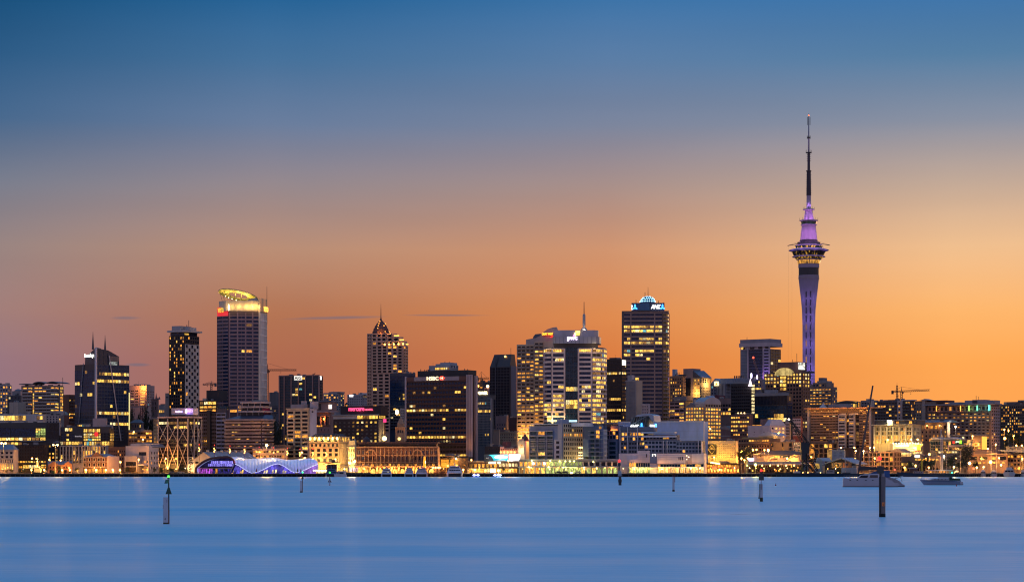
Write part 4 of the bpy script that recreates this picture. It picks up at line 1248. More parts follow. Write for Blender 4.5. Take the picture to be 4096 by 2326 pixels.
b = Bd('chamfered_tower','dark unlit tower with chamfered crown beside the balcony hotel',T,1959,2040,2065,1466,1850,wall(.022,.024,.035,.35),ang=30)
plan(b.o,'crown',[(b.x0,0),(0,0),(0,b.L),(b.x0,b.L)],b.z(1466),b.z(1415),wall(.03,.035,.05,.3),top=[(b.x0+2.6,2.6),(-.2,2.6),(-.2,b.L-2),(b.x0+2.6,b.L-2)])
b.m = wall(.035,.036,.05,.4)
b.fac('F',1960,2038,1468,1700,12,24,fw=.75,fh=.85,p=0,g=DARK,proud=.2) if False else b.fac('F',1960,1982,1468,1700,4,20,fw=.75,fh=.8,p=0,g=DARK,proud=.2)
b.fac('F',1984,2038,1468,1700,9,20,fw=.75,fh=.8,p=.003,g=DARK,proud=.2)
box(b.o,'side_wall',0,.35,b.L*.1,b.L,0,b.z(1462),wall(.22,.18,.20))
b.b('edge_strip',1981.5,1984,-.6,0,1420,1700,wall(.09,.09,.12))
b.mast(2036,1390,1416,.18);ball(b.o,'crown_lamp',(b.u(2018),1.2,b.z(1424)),.8,glow(1,.5,.1,6))
# ------------------------------------------------------------------ middle right
b = Bd('brown_block','plain brown stepped block below the dark chamfered tower',OF,1983,2026,2034,1662,1790,wall(.20,.13,.13))
b.fac('F',1985,2025,1690,1720,4,2,fw=.4,fh=.4,p=.15,kind='home');b.roof(1978,2000,1690,1700,GREY)
b = Bd('brown_block','darker brown windowless block right below the balcony hotel',OF,2028,2066,2068,1671,1800,wall(.08,.045,.05))
b.b('parapet',2027,2067,-.4,.4,1669,1673)
b = Bd('cream_block','cream low building with parapet balustrade behind the white clock tower',OF,1998,2066,2070,1727,1700,wall(.36,.27,.19))
b.fac('F',2000,2064,1731,1765,9,3,fw=.4,fh=.5,p=.06,g=BROWNG,kind='home');b.b('cornice',1997,2068,-.6,.2,1725,1728)
b.b('gable',2018,2034,0,2,1719,1727)
b = Bd('plain_block','blank beige wall beside the gridded glass office',OF,1974,1997,2000,1717,1690,wall(.34,.25,.2))
b.b('coping',1973,1998,-.4,.4,1715,1718,GREY)
b = Bd('dark_terrace_block','dark low block with slate roof behind the lit billboards',OF,1938,2070,2075,1783,1590,wall(.05,.035,.035))
b.fac('F',1950,2068,1788,1800,8,1,fw=.3,fh=.5,p=.05);b.roof(1940,1990,1776,1784,DGREY)
b = Bd('red_lit_wing','white balustraded wing floodlit red and orange beside the white clock tower','building',2000,2072,2074,1792,1570,wall(.55,.42,.36))
for i in range(9):b.b('baluster_bay',2003+i*7.5,2008+i*7.5,-.1,.06,1794,1799,DARK)
b.b('gable',2000,2012,0,2,1784,1793);b.b('slate_roof',2004,2022,2,8,1764,1793,wall(.1,.04,.05))
for i in range(5):
 ball(b.o,'parapet_lamp',(b.u(2006+i*14),-1.2,b.z(1807)),.5,glow(1,.4,.05,8))
 light(b.o,(b.u(2006+i*14),-1.8,b.z(1806)),420,(1,.25,.08),.2)
b = Bd('white_clock_tower','floodlit white baroque clock tower with dark dome and red lit flank','clock tower',2071,2101,2105,1763,1560,wall(.60,.50,.38))
b.b('gable',2078,2093,-.3,2,1754,1764);b.b('cornice',2069,2102,-.7,.3,1762,1766);b.b('cornice',2070,2102,-.5,.3,1783,1785)
lathe(b.o,'dome',[(15*b.k,b.z(1763)),(14*b.k,b.z(1754)),(10*b.k,b.z(1746)),(5*b.k,b.z(1741)),(1,b.z(1740)),(.1,b.z(1734))],wall(.07,.04,.05),14,b.u(2090),3.4)
ck = ball(b.o,'clock_face',(b.u(2086),-.45,b.z(1763)),.5,wall(.04,.03,.03));ck.scale = (.55,.12,.55)
b.b('niche',2082,2090,-.1,.1,1776,1790,AMB)
for dx in (2074,2095):b.b('pilaster',dx,dx+3,-.4,0,1767,1815)
light(b.o,(b.u(2086),-3,b.z(1800)),1600,(1,.7,.35),.2);light(b.o,(2.5,3,b.z(1770)),900,(1,.04,.05),.2)
b = Bd('terminal_pavilion','low brown terminal with round portholes and square lit upper windows','ferry terminal',1872,2072,2076,1844,1500,wall(.10,.055,.05))
b.fac('F',1876,1990,1853,1868,7,1,fw=.6,fh=.85,p=1,kind='warm')
b.fac('F',1995,2072,1850,1866,6,1,fw=.8,fh=.8,p=.5,kind='white')
b.fac('F',1874,2070,1872,1888,16,1,fw=.88,fh=.9,p=.8,kind='warm',cells={(0,7):glow(1,.8,.45,5),(0,8):glow(1,.8,.45,5),(0,6):WHT})
b.b('canopy',1870,2074,-2,0,1870,1873,DGREY)
b.b('roof_slab',1870,2075,-.6,4,1842,1846,GREY)
for i,(x,w_) in enumerate(((1958,28),(1994,10))):box(b.o,'lightbox',b.u(x),b.u(x+w_),-1.4,-.9,b.z(1853),b.z(1845),glow(1,.75,.4,4))
for x in (1885,1930,1965,1990,2030):light(b.o,(b.u(x),-3.5,b.z(1880)),2000,(1,.55,.16),.3)
b = Bd('porthole_block','dark harbour block with round portholes and orange lit stair hall','ferry terminal',1758,1871,1873,1822,1512,wall(.06,.032,.03))
for x in (1764,1801):b.b('lit_bay',x,x+32,-.1,.06,1836,1868,lit(1,.38,.03,1.3,lo=.4))
b.b('pier',1796,1801,-.6,0,1832,1870,BLACK)
for y in (1838,1860):
 v = []
 for rr in (6,5):
  v+=[(b.u(1857)+rr*b.k*math.cos(i*math.pi/8),-.2,b.z(y)+rr*b.k*math.sin(i*math.pi/8)) for i in range(16)]
 mesh(b.o,'porthole',v,[(i,(i+1)%16,16+(i+1)%16,16+i) for i in range(16)],wall(.4,.25,.1))
 b.b('porthole_light',1855,1861,-.15,.05,y-2,y,AMB)
b.fac('F',1758,1872,1822,1832,10,1,fw=.9,fh=.5,p=.1)
light(b.o,(b.u(1780),-4,b.z(1862)),3500,(1,.42,.06));light(b.o,(b.u(1815),-4,b.z(1862)),3500,(1,.42,.06));light(b.o,(b.u(1825),-3,b.z(1834)),3000,(1,.55,.15))
# billboards
t_ = thing('teal_billboard','teal lit billboard with swoosh above the low brown terminal','billboard',P(1984,1846,1508))
k = 1508/FPX
box(t_,'panel',-48*k,48*k,0,.5,2*k,30*k,wall(.02,.035,.06))
v = [(-14*k,-.06,3*k)]
mesh(t_,'swoosh',[(-30*k,-.06,29*k),(47*k,-.06,29*k),(47*k,-.06,3*k),(-8*k,-.06,3*k),(-14*k,-.06,16*k),(-20*k,-.06,24*k)],[(0,5,4,3,2,1)],wall(.02,.42,.55))
lettering(t_,'lettering','ANZ',-40*k,-28*k,13*k,18*k,-.15,wall(.8,.8,.85))
mesh(t_,'print_patch',[(-8*k+28*k*(1+math.cos(i*.42)),-.12,19*k+6*k*math.sin(i*.42)*(1+.3*(i%2))) for i in range(15)],[tuple(range(15))],wall(.8,.85,.85))
box(t_,'strapline',-2*k,38*k,-.12,-.05,7*k,9*k,wall(.8,.85,.85))
for x in (-44,-15,15,44):box(t_,'post',x*k-.2,x*k+.2,.5,.9,-3,4*k,STEEL)
for x in (0,20,36):light(t_,(x*k,-1.6,32*k),1500,(.7,.95,1),.2)
t_ = thing('white_billboard','overexposed white billboard panel between the teal billboard and the white clock tower','billboard',P(2060,1846,1509))
box(t_,'panel',-24*k,22*k,0,.5,-4*k,30*k,wall(.75,.75,.78));box(t_,'border',-26*k,-24.2*k,-.1,.6,-4*k,30*k,wall(.5,.05,.08))
for x in (-14,0,14):light(t_,(x*k,-1.6,33*k),2600,(1,.92,.9),.2)
for x in (-20,18):box(t_,'post',x*k-.2,x*k+.2,.5,.9,-6,4*k,STEEL)
# ---- balcony hotel with curved parapet
b = Bd('balcony_hotel','cream balcony hotel with curved rooftop parapet and red outlined sign','hotel tower',2066,2226,2232,1374,1800,wall(.55,.40,.28),ang=20)
kw = dict(fw=.8,fh=.56,kind='home',g=DARK,balc=1.1,rail=wall(.3,.24,.2))
rw = {1:.1,4:.35,7:.8,8:.5,10:.05,14:.5,16:.65,17:.75,18:.3,22:.5}
b.fac('F',2068,2102,1378,1755,2,25,p=.25,rows=rw,**kw)
b.fac('F',2104,2136,1378,1755,2,25,p=.22,rows=rw,**kw)
b.fac('F',2138,2174,1366,1755,2,25,p=.36,rows=rw,**kw)
b.b('upper_block',2138,2224,.3,18,1362,1376)
z = b.z
pf = [(2102,1374),(2102,1355),(2118,1352),(2140,1349),(2160,1340),(2172,1326),(2188,1315),(2210,1308),(2222,1307),(2226,1316),(2226,1374)]
prism(b.o,'curved_parapet',[(b.u(x),z(y)) for x,y in reversed(pf)],.6,3,wall(.44,.34,.31))
pf = [(2120,1355),(2124,1341),(2132,1332),(2160,1330),(2176,1322),(2188,1355)]
prism(b.o,'plant_room',[(b.u(x),z(y)) for x,y in reversed(pf)],5,14,wall(.10,.10,.13))
RD = glow(1,.02,.005,2.2)
box(b.o,'sign_backing',b.u(2168),b.u(2212),.1,.5,z(1342),z(1328),glow(.8,.02,.005,.35))
prism(b.o,'sign_tail',[(b.u(2198),z(1348)),(b.u(2208),z(1342)),(b.u(2212),z(1342)),(b.u(2206),z(1348))],.1,.5,RD)
lettering(b.o,'lettering','QUAY WEST',b.u(2168),b.u(2212),z(1340),z(1329),-.2,glow(1,.45,.03,3),off=.005)
box(b.o,'side_sign',.1,.6,1,5,z(1342),z(1328),RD)
light(b.o,(b.u(2190),-1.5,z(1338)),200,(1,.05,.02))
for px in (2085,2125,2165,2205):light(b.o,(b.u(px),-7,b.z(1745)),7000,(1,.5,.14))
b.b('purple_lit_room',2072,2092,-.2,.1,1588,1593,BLUL)
# ---- white banded tower
b = Bd('banded_tower','white banded round cornered tower with dark glass centre strip and needle spire',T,2174,2370,2426,1388,1700,wall(.58,.46,.44),ang=0,build=False)
U,Z,k = b.u,b.z,b.k
fp = [(U(2174),13),(U(2175),8),(U(2179),4),(U(2188),1.2),(U(2204),.1),(U(2206),0),(U(2370),0),(U(2384),.6),(U(2402),3.0),(U(2414),6.5),(U(2422),11),(U(2426),17),(U(2426),30),(U(2174),30)]
plan(b.o,'wall',fp,-3,Z(1388),wall(.03,.035,.05,.4))
def seg(i,j,yt_,yb_,nc,nr,**kw):
 (xa,ya),(xb,yb2) = fp[i],fp[j]
 an = math.atan2(yb2-ya,xb-xa)
 b.grid(xa,ya,an,math.hypot(xb-xa,yb2-ya),Z(yb_),Z(yt_),nc,nr,**kw)
WB = wall(.70,.53,.47)
rw = {0:.95,2:.18,8:.3,10:.25,11:.3,12:.85,13:.22}
for i in range(0,4):
 seg(i,i+1,1392,1700,1,17,fw=1,fh=.58,p=.04,rows={0:1,12:.8,13:.4},trim=WB,piers=False,proud=.3)
ox_ = b.n
def flat(x0,x1,nc,rows,p=.05):
 b.grid(U(x0),0,0,U(x1)-U(x0),Z(1700),Z(1392),nc,17,fw=.985,fh=.6,p=p,rows=rows,trim=WB,proud=.35,piers=False)
 for x in (x0,x1):box(b.o,'pier',U(x)-.55,U(x)+.55,-.45,0,Z(1700),Z(1393),WB)
flat(2209,2258,4,rw)
flat(2314,2366,4,rw)
b.n = 150
b.grid(U(2263),0,0,U(2310)-U(2263),Z(1686),Z(1388),3,17,fw=.94,fh=.93,p=.06,g=TEALG,trim=wall(.03,.04,.06,.4),proud=.15,rows={0:.2,8:.4,9:.3,12:.9,13:.5})
b.b('lit_sill',2265,2308,-.5,0,1679,1686,lit(.5,.8,1,1.6,lo=.5))
gg = glass(.10,.075,.03,.2)
for i in range(6,11):
 seg(i,i+1,1392,1700,1 if i!=8 else 2,17,fw=.97,fh=.6,p=.22,rows={0:1,2:.6,3:.5,6:.6,12:.9},g=gg,trim=WB,proud=.35,kind='office')
seg(11,12,1392,1700,2,17,fw=.97,fh=.6,p=.2,g=gg,trim=WB,proud=.35)
b.b('crown_recess',2215,2392,3,24,1372,1389,wall(.06,.05,.055))
plan(b.o,'crown',[(U(2211),3),(U(2216),1.5),(U(2384),1.5),(U(2398),5),(U(2405),12),(U(2405),26),(U(2211),26)],Z(1372),Z(1345),wall(.30,.31,.36,.4,.5))
plan(b.o,'crown',[(U(2214),4.5),(U(2330),4.2),(U(2376),4.5),(U(2392),8),(U(2395),14),(U(2395),25),(U(2214),25)],Z(1345),Z(1318),wall(.33,.34,.40,.4,.5))
for i in range(10):box(b.o,'crown_joint',U(2222+i*16),U(2222.6+i*16),1.35,1.6,Z(1371),Z(1346),STEEL)
lettering(b.o,'lettering','pwc',U(2270),U(2309),Z(1363),Z(1345),.9,glow(.9,.72,1,4),off=.02)
for j,(x0,x1,y0_,y1_,c) in enumerate(((2302,2318,1321,1338,(1,.5,.06)),(2296,2304,1328,1342,(1,.55,.25)),(2293,2300,1337,1342,(.9,.2,.6)),(2306,2320,1322,1329,(1,.7,.15)))):
 box(b.o,'emblem',U(x0),U(x1),3.3-j*.2,3.6-j*.2,Z(y1_),Z(y0_),glow(*c,3))
lathe(b.o,'spire_base',[(14*k,Z(1318)),(11*k,Z(1310)),(5*k,Z(1304)),(5*k,Z(1298)),(6*k,Z(1296)),(5.5*k,Z(1254)),(2.2*k,Z(1250))],wall(.3,.29,.32),12,U(2336),12)
bar(b.o,'spire',(U(2336),12,Z(1252)),(U(2336),12,Z(1202)),.36,STEEL,6,.2)
light(b.o,(U(2336),8.5,Z(1314)),500,(1,.85,.6),.2)
# the western corner and foot wash in warm floodlight
for px,py in ((2200,1680),(2246,1690)):light(b.o,(U(px),-4,Z(py)),3500,(1,.72,.3))
for px in (2190,2380):light(b.o,(U(px),-3,Z(1382)),900,(1,.72,.35))
b = Bd('black_tower','near black tower with bands of yellow lit rows and small white lit sign',T,2425,2486,2505,1434,1800,wall(.022,.016,.016,.4),ang=30)
b.roof(2432,2460,1428,1434,DGREY)
kw = dict(fw=.9,fh=.6,g=DARK,trim=wall(.045,.03,.028),proud=.2)
b.fac('F',2427,2484,1440,1690,7,17,p=.02,rows={3:.55,10:.6,13:.8,16:.5},**kw)
b.fac('R',2487,2504,1440,1690,4,17,p=.05,rows={3:.6,10:.3,13:.6},**kw)
box(b.o,'sign',.3,.8,b.v(2487),b.v(2500),b.z(1459),b.z(1439),glow(1,.95,.8,2.2))
b = Bd('ribbed_slab','pale slab with closely spaced vertical ribs and blank cream end',OF,2504,2544,2568,1522,1740,wall(.12,.09,.09),ang=35)
for i in range(11):b.b('rib',2505+i*3.8,2506.6+i*3.8,-.6,0,1524,1680,wall(.46,.4,.4))
b.fac('F',2505,2544,1526,1680,10,11,fw=.9,fh=.7,p=.01,g=DARK,piers=False,trim=wall(.1,.08,.08),proud=.2)
box(b.o,'end_wall',0,.4,0,b.L,0,b.z(1521),wall(.44,.33,.24));b.roof(2504,2520,1498,1522,wall(.42,.36,.36));b.b('cap',2503,2545,-.7,2,1520,1524,wall(.46,.4,.4))
b = Bd('low_block','low pale block with small windows tucked beneath the round cornered dark tower',OF,2566,2594,2600,1614,1720,wall(.4,.34,.36))
b.fac('F',2568,2594,1618,1655,3,3,fw=.4,fh=.5,p=0,g=DARK)
# ---- round cornered tower with blue domed crown
b = Bd('domed_tower','brown banded round cornered tower with blue lit dome and mast',T,2486,2640,2677,1244,1850,wall(.17,.10,.08),ang=0,build=False)
U,Z,k = b.u,b.z,b.k
fp = [(U(2486),12),(U(2487),6),(U(2491),1.5),(U(2496),0),(U(2640),0),(U(2652),1),(U(2662),3.4),(U(2670),7),(U(2675),12),(U(2677),18),(U(2677),34),(U(2486),34)]
plan(b.o,'wall',fp,-3,Z(1243),b.m)
BT = wall(.33,.20,.165)
rw = {0:.06,1:.02,2:.02,3:.72,4:.72,5:0,6:.4,7:.45,8:.05,9:.5,10:.3,11:.15,12:.02}
for x0,x1,nc in ((2496,2521,2),(2526,2616,6),(2621,2648,2)):
 b.grid(U(x0),0,0,U(x1)-U(x0),Z(1682),Z(1250),nc,27,fw=.97,fh=.58,p=.035,rows=rw,trim=BT,piers=False,proud=.3)
for x in (2523.5,2618.5):box(b.o,'pier',U(x-2.6),U(x+2.6),-.32,0,0,Z(1250),BT)
b.n = 180
gg = glass(.12,.08,.02,.2)
for i in (5,6,7,8):
 (xa,ya),(xb,yb2) = fp[i],fp[i+1]
 b.grid(xa,ya,math.atan2(yb2-ya,xb-xa),math.hypot(xb-xa,yb2-ya),Z(1682),Z(1250),1,27,fw=.96,fh=.6,p=.05,rows={3:.5,4:.6,7:.5,9:.4},g=gg,trim=BT,proud=.3)
b.b('parapet',2487,2676,4,5,1241,1244,BT)
plan(b.o,'crown',[(U(2526),4),(U(2600),3),(U(2604),2.8),(U(2658),5),(U(2658),24),(U(2526),24)],Z(1243),Z(1209),wall(.015,.03,.07,.4))
plan(b.o,'crown_panel',[(U(2549),2.7),(U(2598),2.3),(U(2598),2.9),(U(2549),3.3)],Z(1239),Z(1210),wall(.03,.12,.24,.4))
lettering(b.o,'lettering','ANZ',U(2604),U(2643),Z(1233),Z(1217),1.8,glow(1,1,1,3.5),shear=.25,off=.03)
lettering(b.o,'lettering','Z',U(2524),U(2531),Z(1236),Z(1219),2.6,glow(1,1,1,3.5),off=.03)
BL = glow(.05,.35,1,2.6)
def petals(par,cx_,cz_,r_,y):
 for a_,l in ((90,1.1),(215,.9),(325,.9)):
  pts = []
  for i in range(10):
   th = 2*math.pi*i/10
   px_,pz_ = .62*r_*l*(1+math.cos(th))*.9,.34*r_*math.sin(th)
   c,s = math.cos(rad(a_)),math.sin(rad(a_))
   pts.append((cx_+px_*c-pz_*s,cz_+px_*s+pz_*c))
  tri(par,'emblem',pts,y,BL)
petals(b.o,U(2650),Z(1228),11*k,2.4);petals(b.o,U(2540),Z(1228),11*k,2.2)
lathe(b.o,'dome',[(31*k,Z(1209)),(31*k,Z(1203)),(28*k,Z(1196)),(22*k,Z(1188)),(14*k,Z(1183)),(5*k,Z(1181)),(.3,Z(1180.5))],wall(.03,.08,.16,.35),24,U(2591),10)
for r,y,n_ in ((31.4,1202,13),(27,1194,11),(21,1187,8),(12,1182.5,5)):
 for i in range(n_):
  th = math.pi*(1+(i+.5)/n_)
  ball(b.o,'dome_light',(U(2591)+r*k*math.cos(th),10+r*k*math.sin(th),Z(y)),.32,glow(.35,.75,1,5))
bar(b.o,'mast',(U(2592),10,Z(1182)),(U(2592),10,Z(1143)),.3,STEEL,6,.1)
for x,t in ((2544,1196),(2634,1200),(2580,1166),(2655,1206)):b.mast(x,t,1210,.22,6)
b = Bd('orange_block','orange lit brick office with square windows behind the round cornered tower',OF,2679,2728,2742,1502,1950,wall(.36,.18,.10))
b.fac('F',2681,2727,1508,1620,5,8,fw=.5,fh=.5,p=.3,kind='home',g=DARK)
b.fac('R',2729,2741,1508,1600,3,8,fw=.4,fh=.5,p=.1,kind='home',g=DARK);b.roof(2680,2692,1474,1502,BLUEW,4,8);b.roof(2696,2738,1496,1502,DGREY)
for x in (2700,2705,2710):b.mast(x,1488,1500,.25)
b = Bd('gabled_office','yellow floodlit office with sloping glazed gable roof and grey lift tower',OF,2734,2802,2846,1508,1960,wall(.42,.31,.17),ang=32)
b.b('lift_tower',2734,2772,-.4,12,1472,1600,wall(.22,.17,.18));b.b('tower_glazing',2740,2764,-.6,-.3,1510,1580,DARK)
b.fac('F',2775,2801,1512,1600,2,6,fw=.5,fh=.45,p=.5,kind='warm');b.fac('R',2803,2845,1512,1530,6,1,fw=.5,fh=.9,p=.0,g=DARK);b.fac('R',2803,2845,1545,1590,7,4,fw=.4,fh=.4,p=.1,g=DARK)
mesh(b.o,'gable_roof',[(b.u(2772),0,b.z(1480)),(.5,0,b.z(1508)),(.5,b.L,b.z(1508)),(b.u(2772),b.L,b.z(1478)),(b.u(2772),0,b.z(1508)),(b.u(2772),b.L,b.z(1508))],[(0,1,2,3),(0,4,1),(3,2,5)],wall(.06,.07,.10,.3))
light(b.o,(4,b.L*.5,b.z(1535)),6000,(1,.6,.2));light(b.o,(b.u(2788),-4,b.z(1570)),5000,(1,.55,.15))
b = Bd('striped_block','pink and black striped block beneath the orange lit brick office',OF,2679,2738,2742,1602,1780,wall(.09,.05,.05))
b.fac('F',2680,2737,1606,1690,3,6,fw=.95,fh=.5,p=.12,kind='warm',g=DARK,trim=wall(.38,.23,.21));b.roof(2690,2736,1584,1602,wall(.2,.18,.2))
b = Bd('barrel_office','cream office with silver barrel vault roof and rows of lit rectangular windows',OF,2741,2818,2884,1624,1700,wall(.40,.28,.20),ang=40)
kw = dict(fw=.72,fh=.55,kind='warm',g=DARK)
b.fac('F',2743,2816,1626,1755,7,9,p=.2,rows={0:.9,1:.9,2:.95,3:.35},**kw)
b.fac('R',2820,2883,1614,1755,6,10,p=.25,rows={0:0,1:.95,2:.95,3:.95,4:.6,6:.6},**kw)
pts = [(0,b.z(1624))]+[(b.L*.5-math.cos(math.pi*i/10)*b.L*.5,b.z(1612)+4.6*math.sin(math.pi*i/10)) for i in range(11)]+[(b.L,b.z(1624))]
n_ = len(pts)
mesh(b.o,'barrel_roof',[(0.02,y,z) for y,z in pts]+[(-9,y,z) for y,z in pts],[tuple(range(n_)),tuple(range(2*n_-1,n_-1,-1))]+[(i,n_+i,n_+(i+1)%n_,(i+1)%n_) for i in range(n_)],wall(.36,.34,.38,.4,.4))
prism(b.o,'gable',[(b.u(2744),b.h),(b.u(2784),b.h),(b.u(2764),b.z(1608))],0,8,wall(.2,.17,.18));b.roof(2768,2816,1596,1626,wall(.42,.35,.32));b.roof(2742,2760,1586,1624,GREY,8,14)
prism(b.o,'skylight',[(b.u(2775),b.z(1600)),(b.u(2812),b.z(1600)),(b.u(2800),b.z(1580)),(b.u(2790),b.z(1580))],10,16,wall(.3,.33,.42,.4))
b = Bd('flagged_office','bluish roofed office with glowing white and gold square sign',OF,2842,2900,2926,1532,1900,wall(.20,.20,.24),ang=32)
b.fac('F',2844,2866,1540,1590,2,4,fw=.5,fh=.6,p=.05);b.fac('F',2872,2899,1536,1590,5,1,fw=.5,fh=.97,p=0,g=DARK,trim=wall(.5,.45,.42));b.fac('R',2901,2925,1536,1590,5,4,fw=.5,fh=.6,p=.03)
prism(b.o,'gable',[(b.u(2842),b.z(1534)),(b.u(2880),b.z(1534)),(b.u(2861),b.z(1511))],-.3,10,wall(.34,.34,.38));box(b.o,'sign',b.u(2860),b.u(2877),-1.2,-.7,b.z(1541),b.z(1524),glow(1,.78,.35,2.2));b.roof(2876,2960,1512,1534,wall(.30,.32,.38))
prism(b.o,'emblem',[(b.u(2864),b.z(1538)),(b.u(2869),b.z(1528)),(b.u(2874),b.z(1538))],-1.4,-1.25,glow(.9,.45,.02,1.2))
b = Bd('brown_terrace','brown stepped office with red sloping roof and lit lower storey',OF,2815,2925,2939,1592,1850,wall(.22,.14,.13))
prism(b.o,'sloping_roof',[(b.u(2838),b.z(1592)),(b.u(2872),b.z(1592)),(b.u(2872),b.z(1578)),(b.u(2860),b.z(1576))],1,12,wall(.12,.035,.045));b.fac('F',2880,2924,1612,1660,4,3,fw=.8,fh=.6,p=.15,kind='warm',g=DARK,rows={2:.9});b.fac('F',2820,2878,1602,1660,5,4,fw=.8,fh=.4,p=.03,g=BROWNG);b.fac('R',2926,2938,1600,1690,2,5,p=.1)
b = Bd('sloped_block','plain brown building with shed roof left of the brick strip office',OF,2883,2925,2930,1714,1690,wall(.16,.10,.10))
prism(b.o,'shed_roof',[(b.u(2881),b.z(1712)),(b.u(2927),b.z(1722)),(b.u(2927),b.z(1716)),(b.u(2900),b.z(1702)),(b.u(2881),b.z(1706))],-.4,10,wall(.24,.19,.19));b.b('wall_band',2884,2924,-.1,0,1740,1744,GREY)
# ---- wharf apartments and white hotel on the pier
BLW = wall(.13,.175,.29)
def wharf_block(label,x0,x1,x2,yt,D,cols,nr,ystart=None):
 b = Bd('wharf_apartments',label,AP,x0,x1,x2,yt,D,BLW,ang=38)
 kw = dict(g=TEALG,kind='home',trim=BLW,proud=.8)
 for c0,c1,n_,p_ in cols:
  b.fac('F',c0,c1,yt+22,1838,n_,nr,fw=.86,fh=.8,p=p_,**kw)
 return b
b = wharf_block('blue grey wharf apartments with glazed penthouse and pale yellow lit side',2115,2250,2340,1700,1485,((2118,2148,1,.06),(2151,2184,1,.25),(2188,2216,1,.12)),7)
b.b('penthouse',2139,2232,1.5,12,1697,1722,TEALG)
for i in range(9):b.b('glazing_bar',2140+i*11,2141.2+i*11,1.2,1.5,1697,1722,BLW)
b.b('penthouse_bar',2139,2232,1.2,1.5,1705,1706.5,BLW)
b.b('penthouse_roof',2128,2236,-1.4,14,1693,1696,wall(.42,.44,.5))
b.b('lift_tower',2216,2237,3,10,1675,1700,wall(.24,.28,.36))
b.b('tower_wall',2232,2250,-.3,4,1690,1760,wall(.24,.26,.33));b.b('corner_block',2222,2250,-1.3,0,1756,1838,wall(.26,.27,.34))
for r in range(4):b.b('window',2230,2242,-1.4,-1.25,1763+r*19,1774+r*19,DARK)
for r in range(7):b.b('balcony_slab',2126,2216,-1.9,0,1721+r*19.6,1723+r*19.6,wall(.34,.36,.42))
b.fac('R',2252,2330,1692,1838,9,8,fw=.6,fh=.6,p=.03,g=DARK,kind='home',trim=wall(.42,.34,.26),rows={2:.8})
b.roof(2262,2312,1690,1704,WHITEP,6,20)
for i in range(4):ball(b.o,'wall_lamp',(1.0,b.v(2312+i*6),b.z(1788)),.35,glow(1,.6,.2,8))
for i in range(3):
 for j in range(3):ball(b.o,'wall_lamp',(1.0,b.v(2312+i*8),b.z(1808+j*11)),.28,glow(1,.85,.4,6))
light(b.o,(5,b.v(2290),4),6000,(1,.75,.25))
b = wharf_block('blue grey wharf apartments with stacked corner balconies and dark roof canopy',2337,2412,2428,1696,1485,((2361,2382,1,.04),(2384,2402,1,.1)),7)
b.fac('F',2340,2358,1758,1838,1,4,fw=.6,fh=.7,p=.05,g=DARK);b.fac('R',2413,2427,1716,1838,4,7,fw=.5,fh=.6,p=.02,g=DARK,trim=wall(.45,.43,.45))
b.b('roof_canopy',2362,2414,-1,10,1693,1697,DGREY);b.b('penthouse',2364,2412,.2,8,1697,1722,DARK);b.b('corner_block',2337,2360,-1.5,0,1754,1838)
b.b('lit_room',2396,2406,-.1,.3,1704,1714,AMB)
for r in range(7):b.b('balcony_slab',2358,2412,-1.6,0,1721+r*17,1722.6+r*17,wall(.36,.37,.42))
b = wharf_block('blue grey wharf apartments with orange strip lit rooftop terrace',2426,2480,2492,1700,1492,((2428,2440,1,.08),(2440,2476,3,.12)),7)
b.b('light_strip',2420,2470,-.6,-.2,1716,1719,glow(1,.22,.03,4));b.b('roof_frame',2412,2494,-.4,.2,1693,1696,PSTEEL)
b.b('corner_block',2437,2474,-1.2,0,1758,1838)
for r in range(4):b.b('window',2443,2467,-1.35,-1.15,1766+r*18,1778+r*18,TEALG)
b.b('pergola',2413,2470,-1.4,.4,1690,1692,PSTEEL)
light(b.o,(b.u(2448),-1.6,b.z(1714)),500,(1,.2,.03),.2)
b = Bd('glass_venue','slanted glass fronted venue with lit bank sign on the pier roof','venue',2522,2594,2614,1666,1530,wall(.10,.14,.19,.4),ang=32)
z = b.z
prism(b.o,'slanted_glass',[(b.u(2522),z(1718)),(b.u(2594),z(1718)),(b.u(2594),z(1662)),(b.u(2538),z(1666)),(b.u(2524),z(1700))],-1.2,.5,glass(.02,.05,.06,.1))
for i in range(6):bar(b.o,'glazing_bar',(b.u(2530+i*10),-1.35,z(1718)),(b.u(2545+i*9),-1.35,z(1664)),.12,wall(.2,.26,.3),4)
bar(b.o,'sloping_beam',(b.u(2524),-1.4,z(1700)),(b.u(2590),-1.4,z(1664)),.3,wall(.2,.26,.3),4)
pts = [(b.u(2538),z(1664)),(b.u(2548),z(1657)),(b.u(2575),z(1653)),(b.u(2602),z(1656)),(b.u(2612),z(1661)),(b.u(2614),z(1684)),(b.u(2604),z(1684)),(b.u(2594),z(1664))]
prism(b.o,'curved_roof',list(reversed(pts)),.6,9,wall(.36,.42,.52,.5))
lettering(b.o,'lettering','ANZ',b.u(2525),b.u(2562),z(1711),z(1697),-2.2,glow(1,1,1,3.5),shear=.25,off=.03);petals(b.o,b.u(2573),z(1704),12*b.k,-2.2)
box(b.o,'side_sign',.3,.7,1.5,6.5,z(1711),z(1697),glow(1,1,1,3));box(b.o,'emblem',.4,.8,7,9,z(1711),z(1692),BL)
b = Bd('sheeted_hall','large bluish white sheeted hall standing behind the white terraced hotel','hall',2470,2816,2832,1684,1575,wall(.22,.36,.68,.5),ang=14)
for i in range(9):b.b('sheet_seam',2500+i*36,2500.8+i*36,-.08,0,1687,1800,wall(.2,.29,.48))
for y in (1692,1723,1745):b.b('sheet_seam',2472,2816,-.08,0,y,y+.7,wall(.2,.29,.48))
b.b('edge_tube',2814,2817,-.4,.3,1682,1800,wall(.55,.58,.66));b.b('ridge',2470,2816,-.3,.3,1682,1686,wall(.42,.5,.62))
HW = wall(.66,.55,.55)
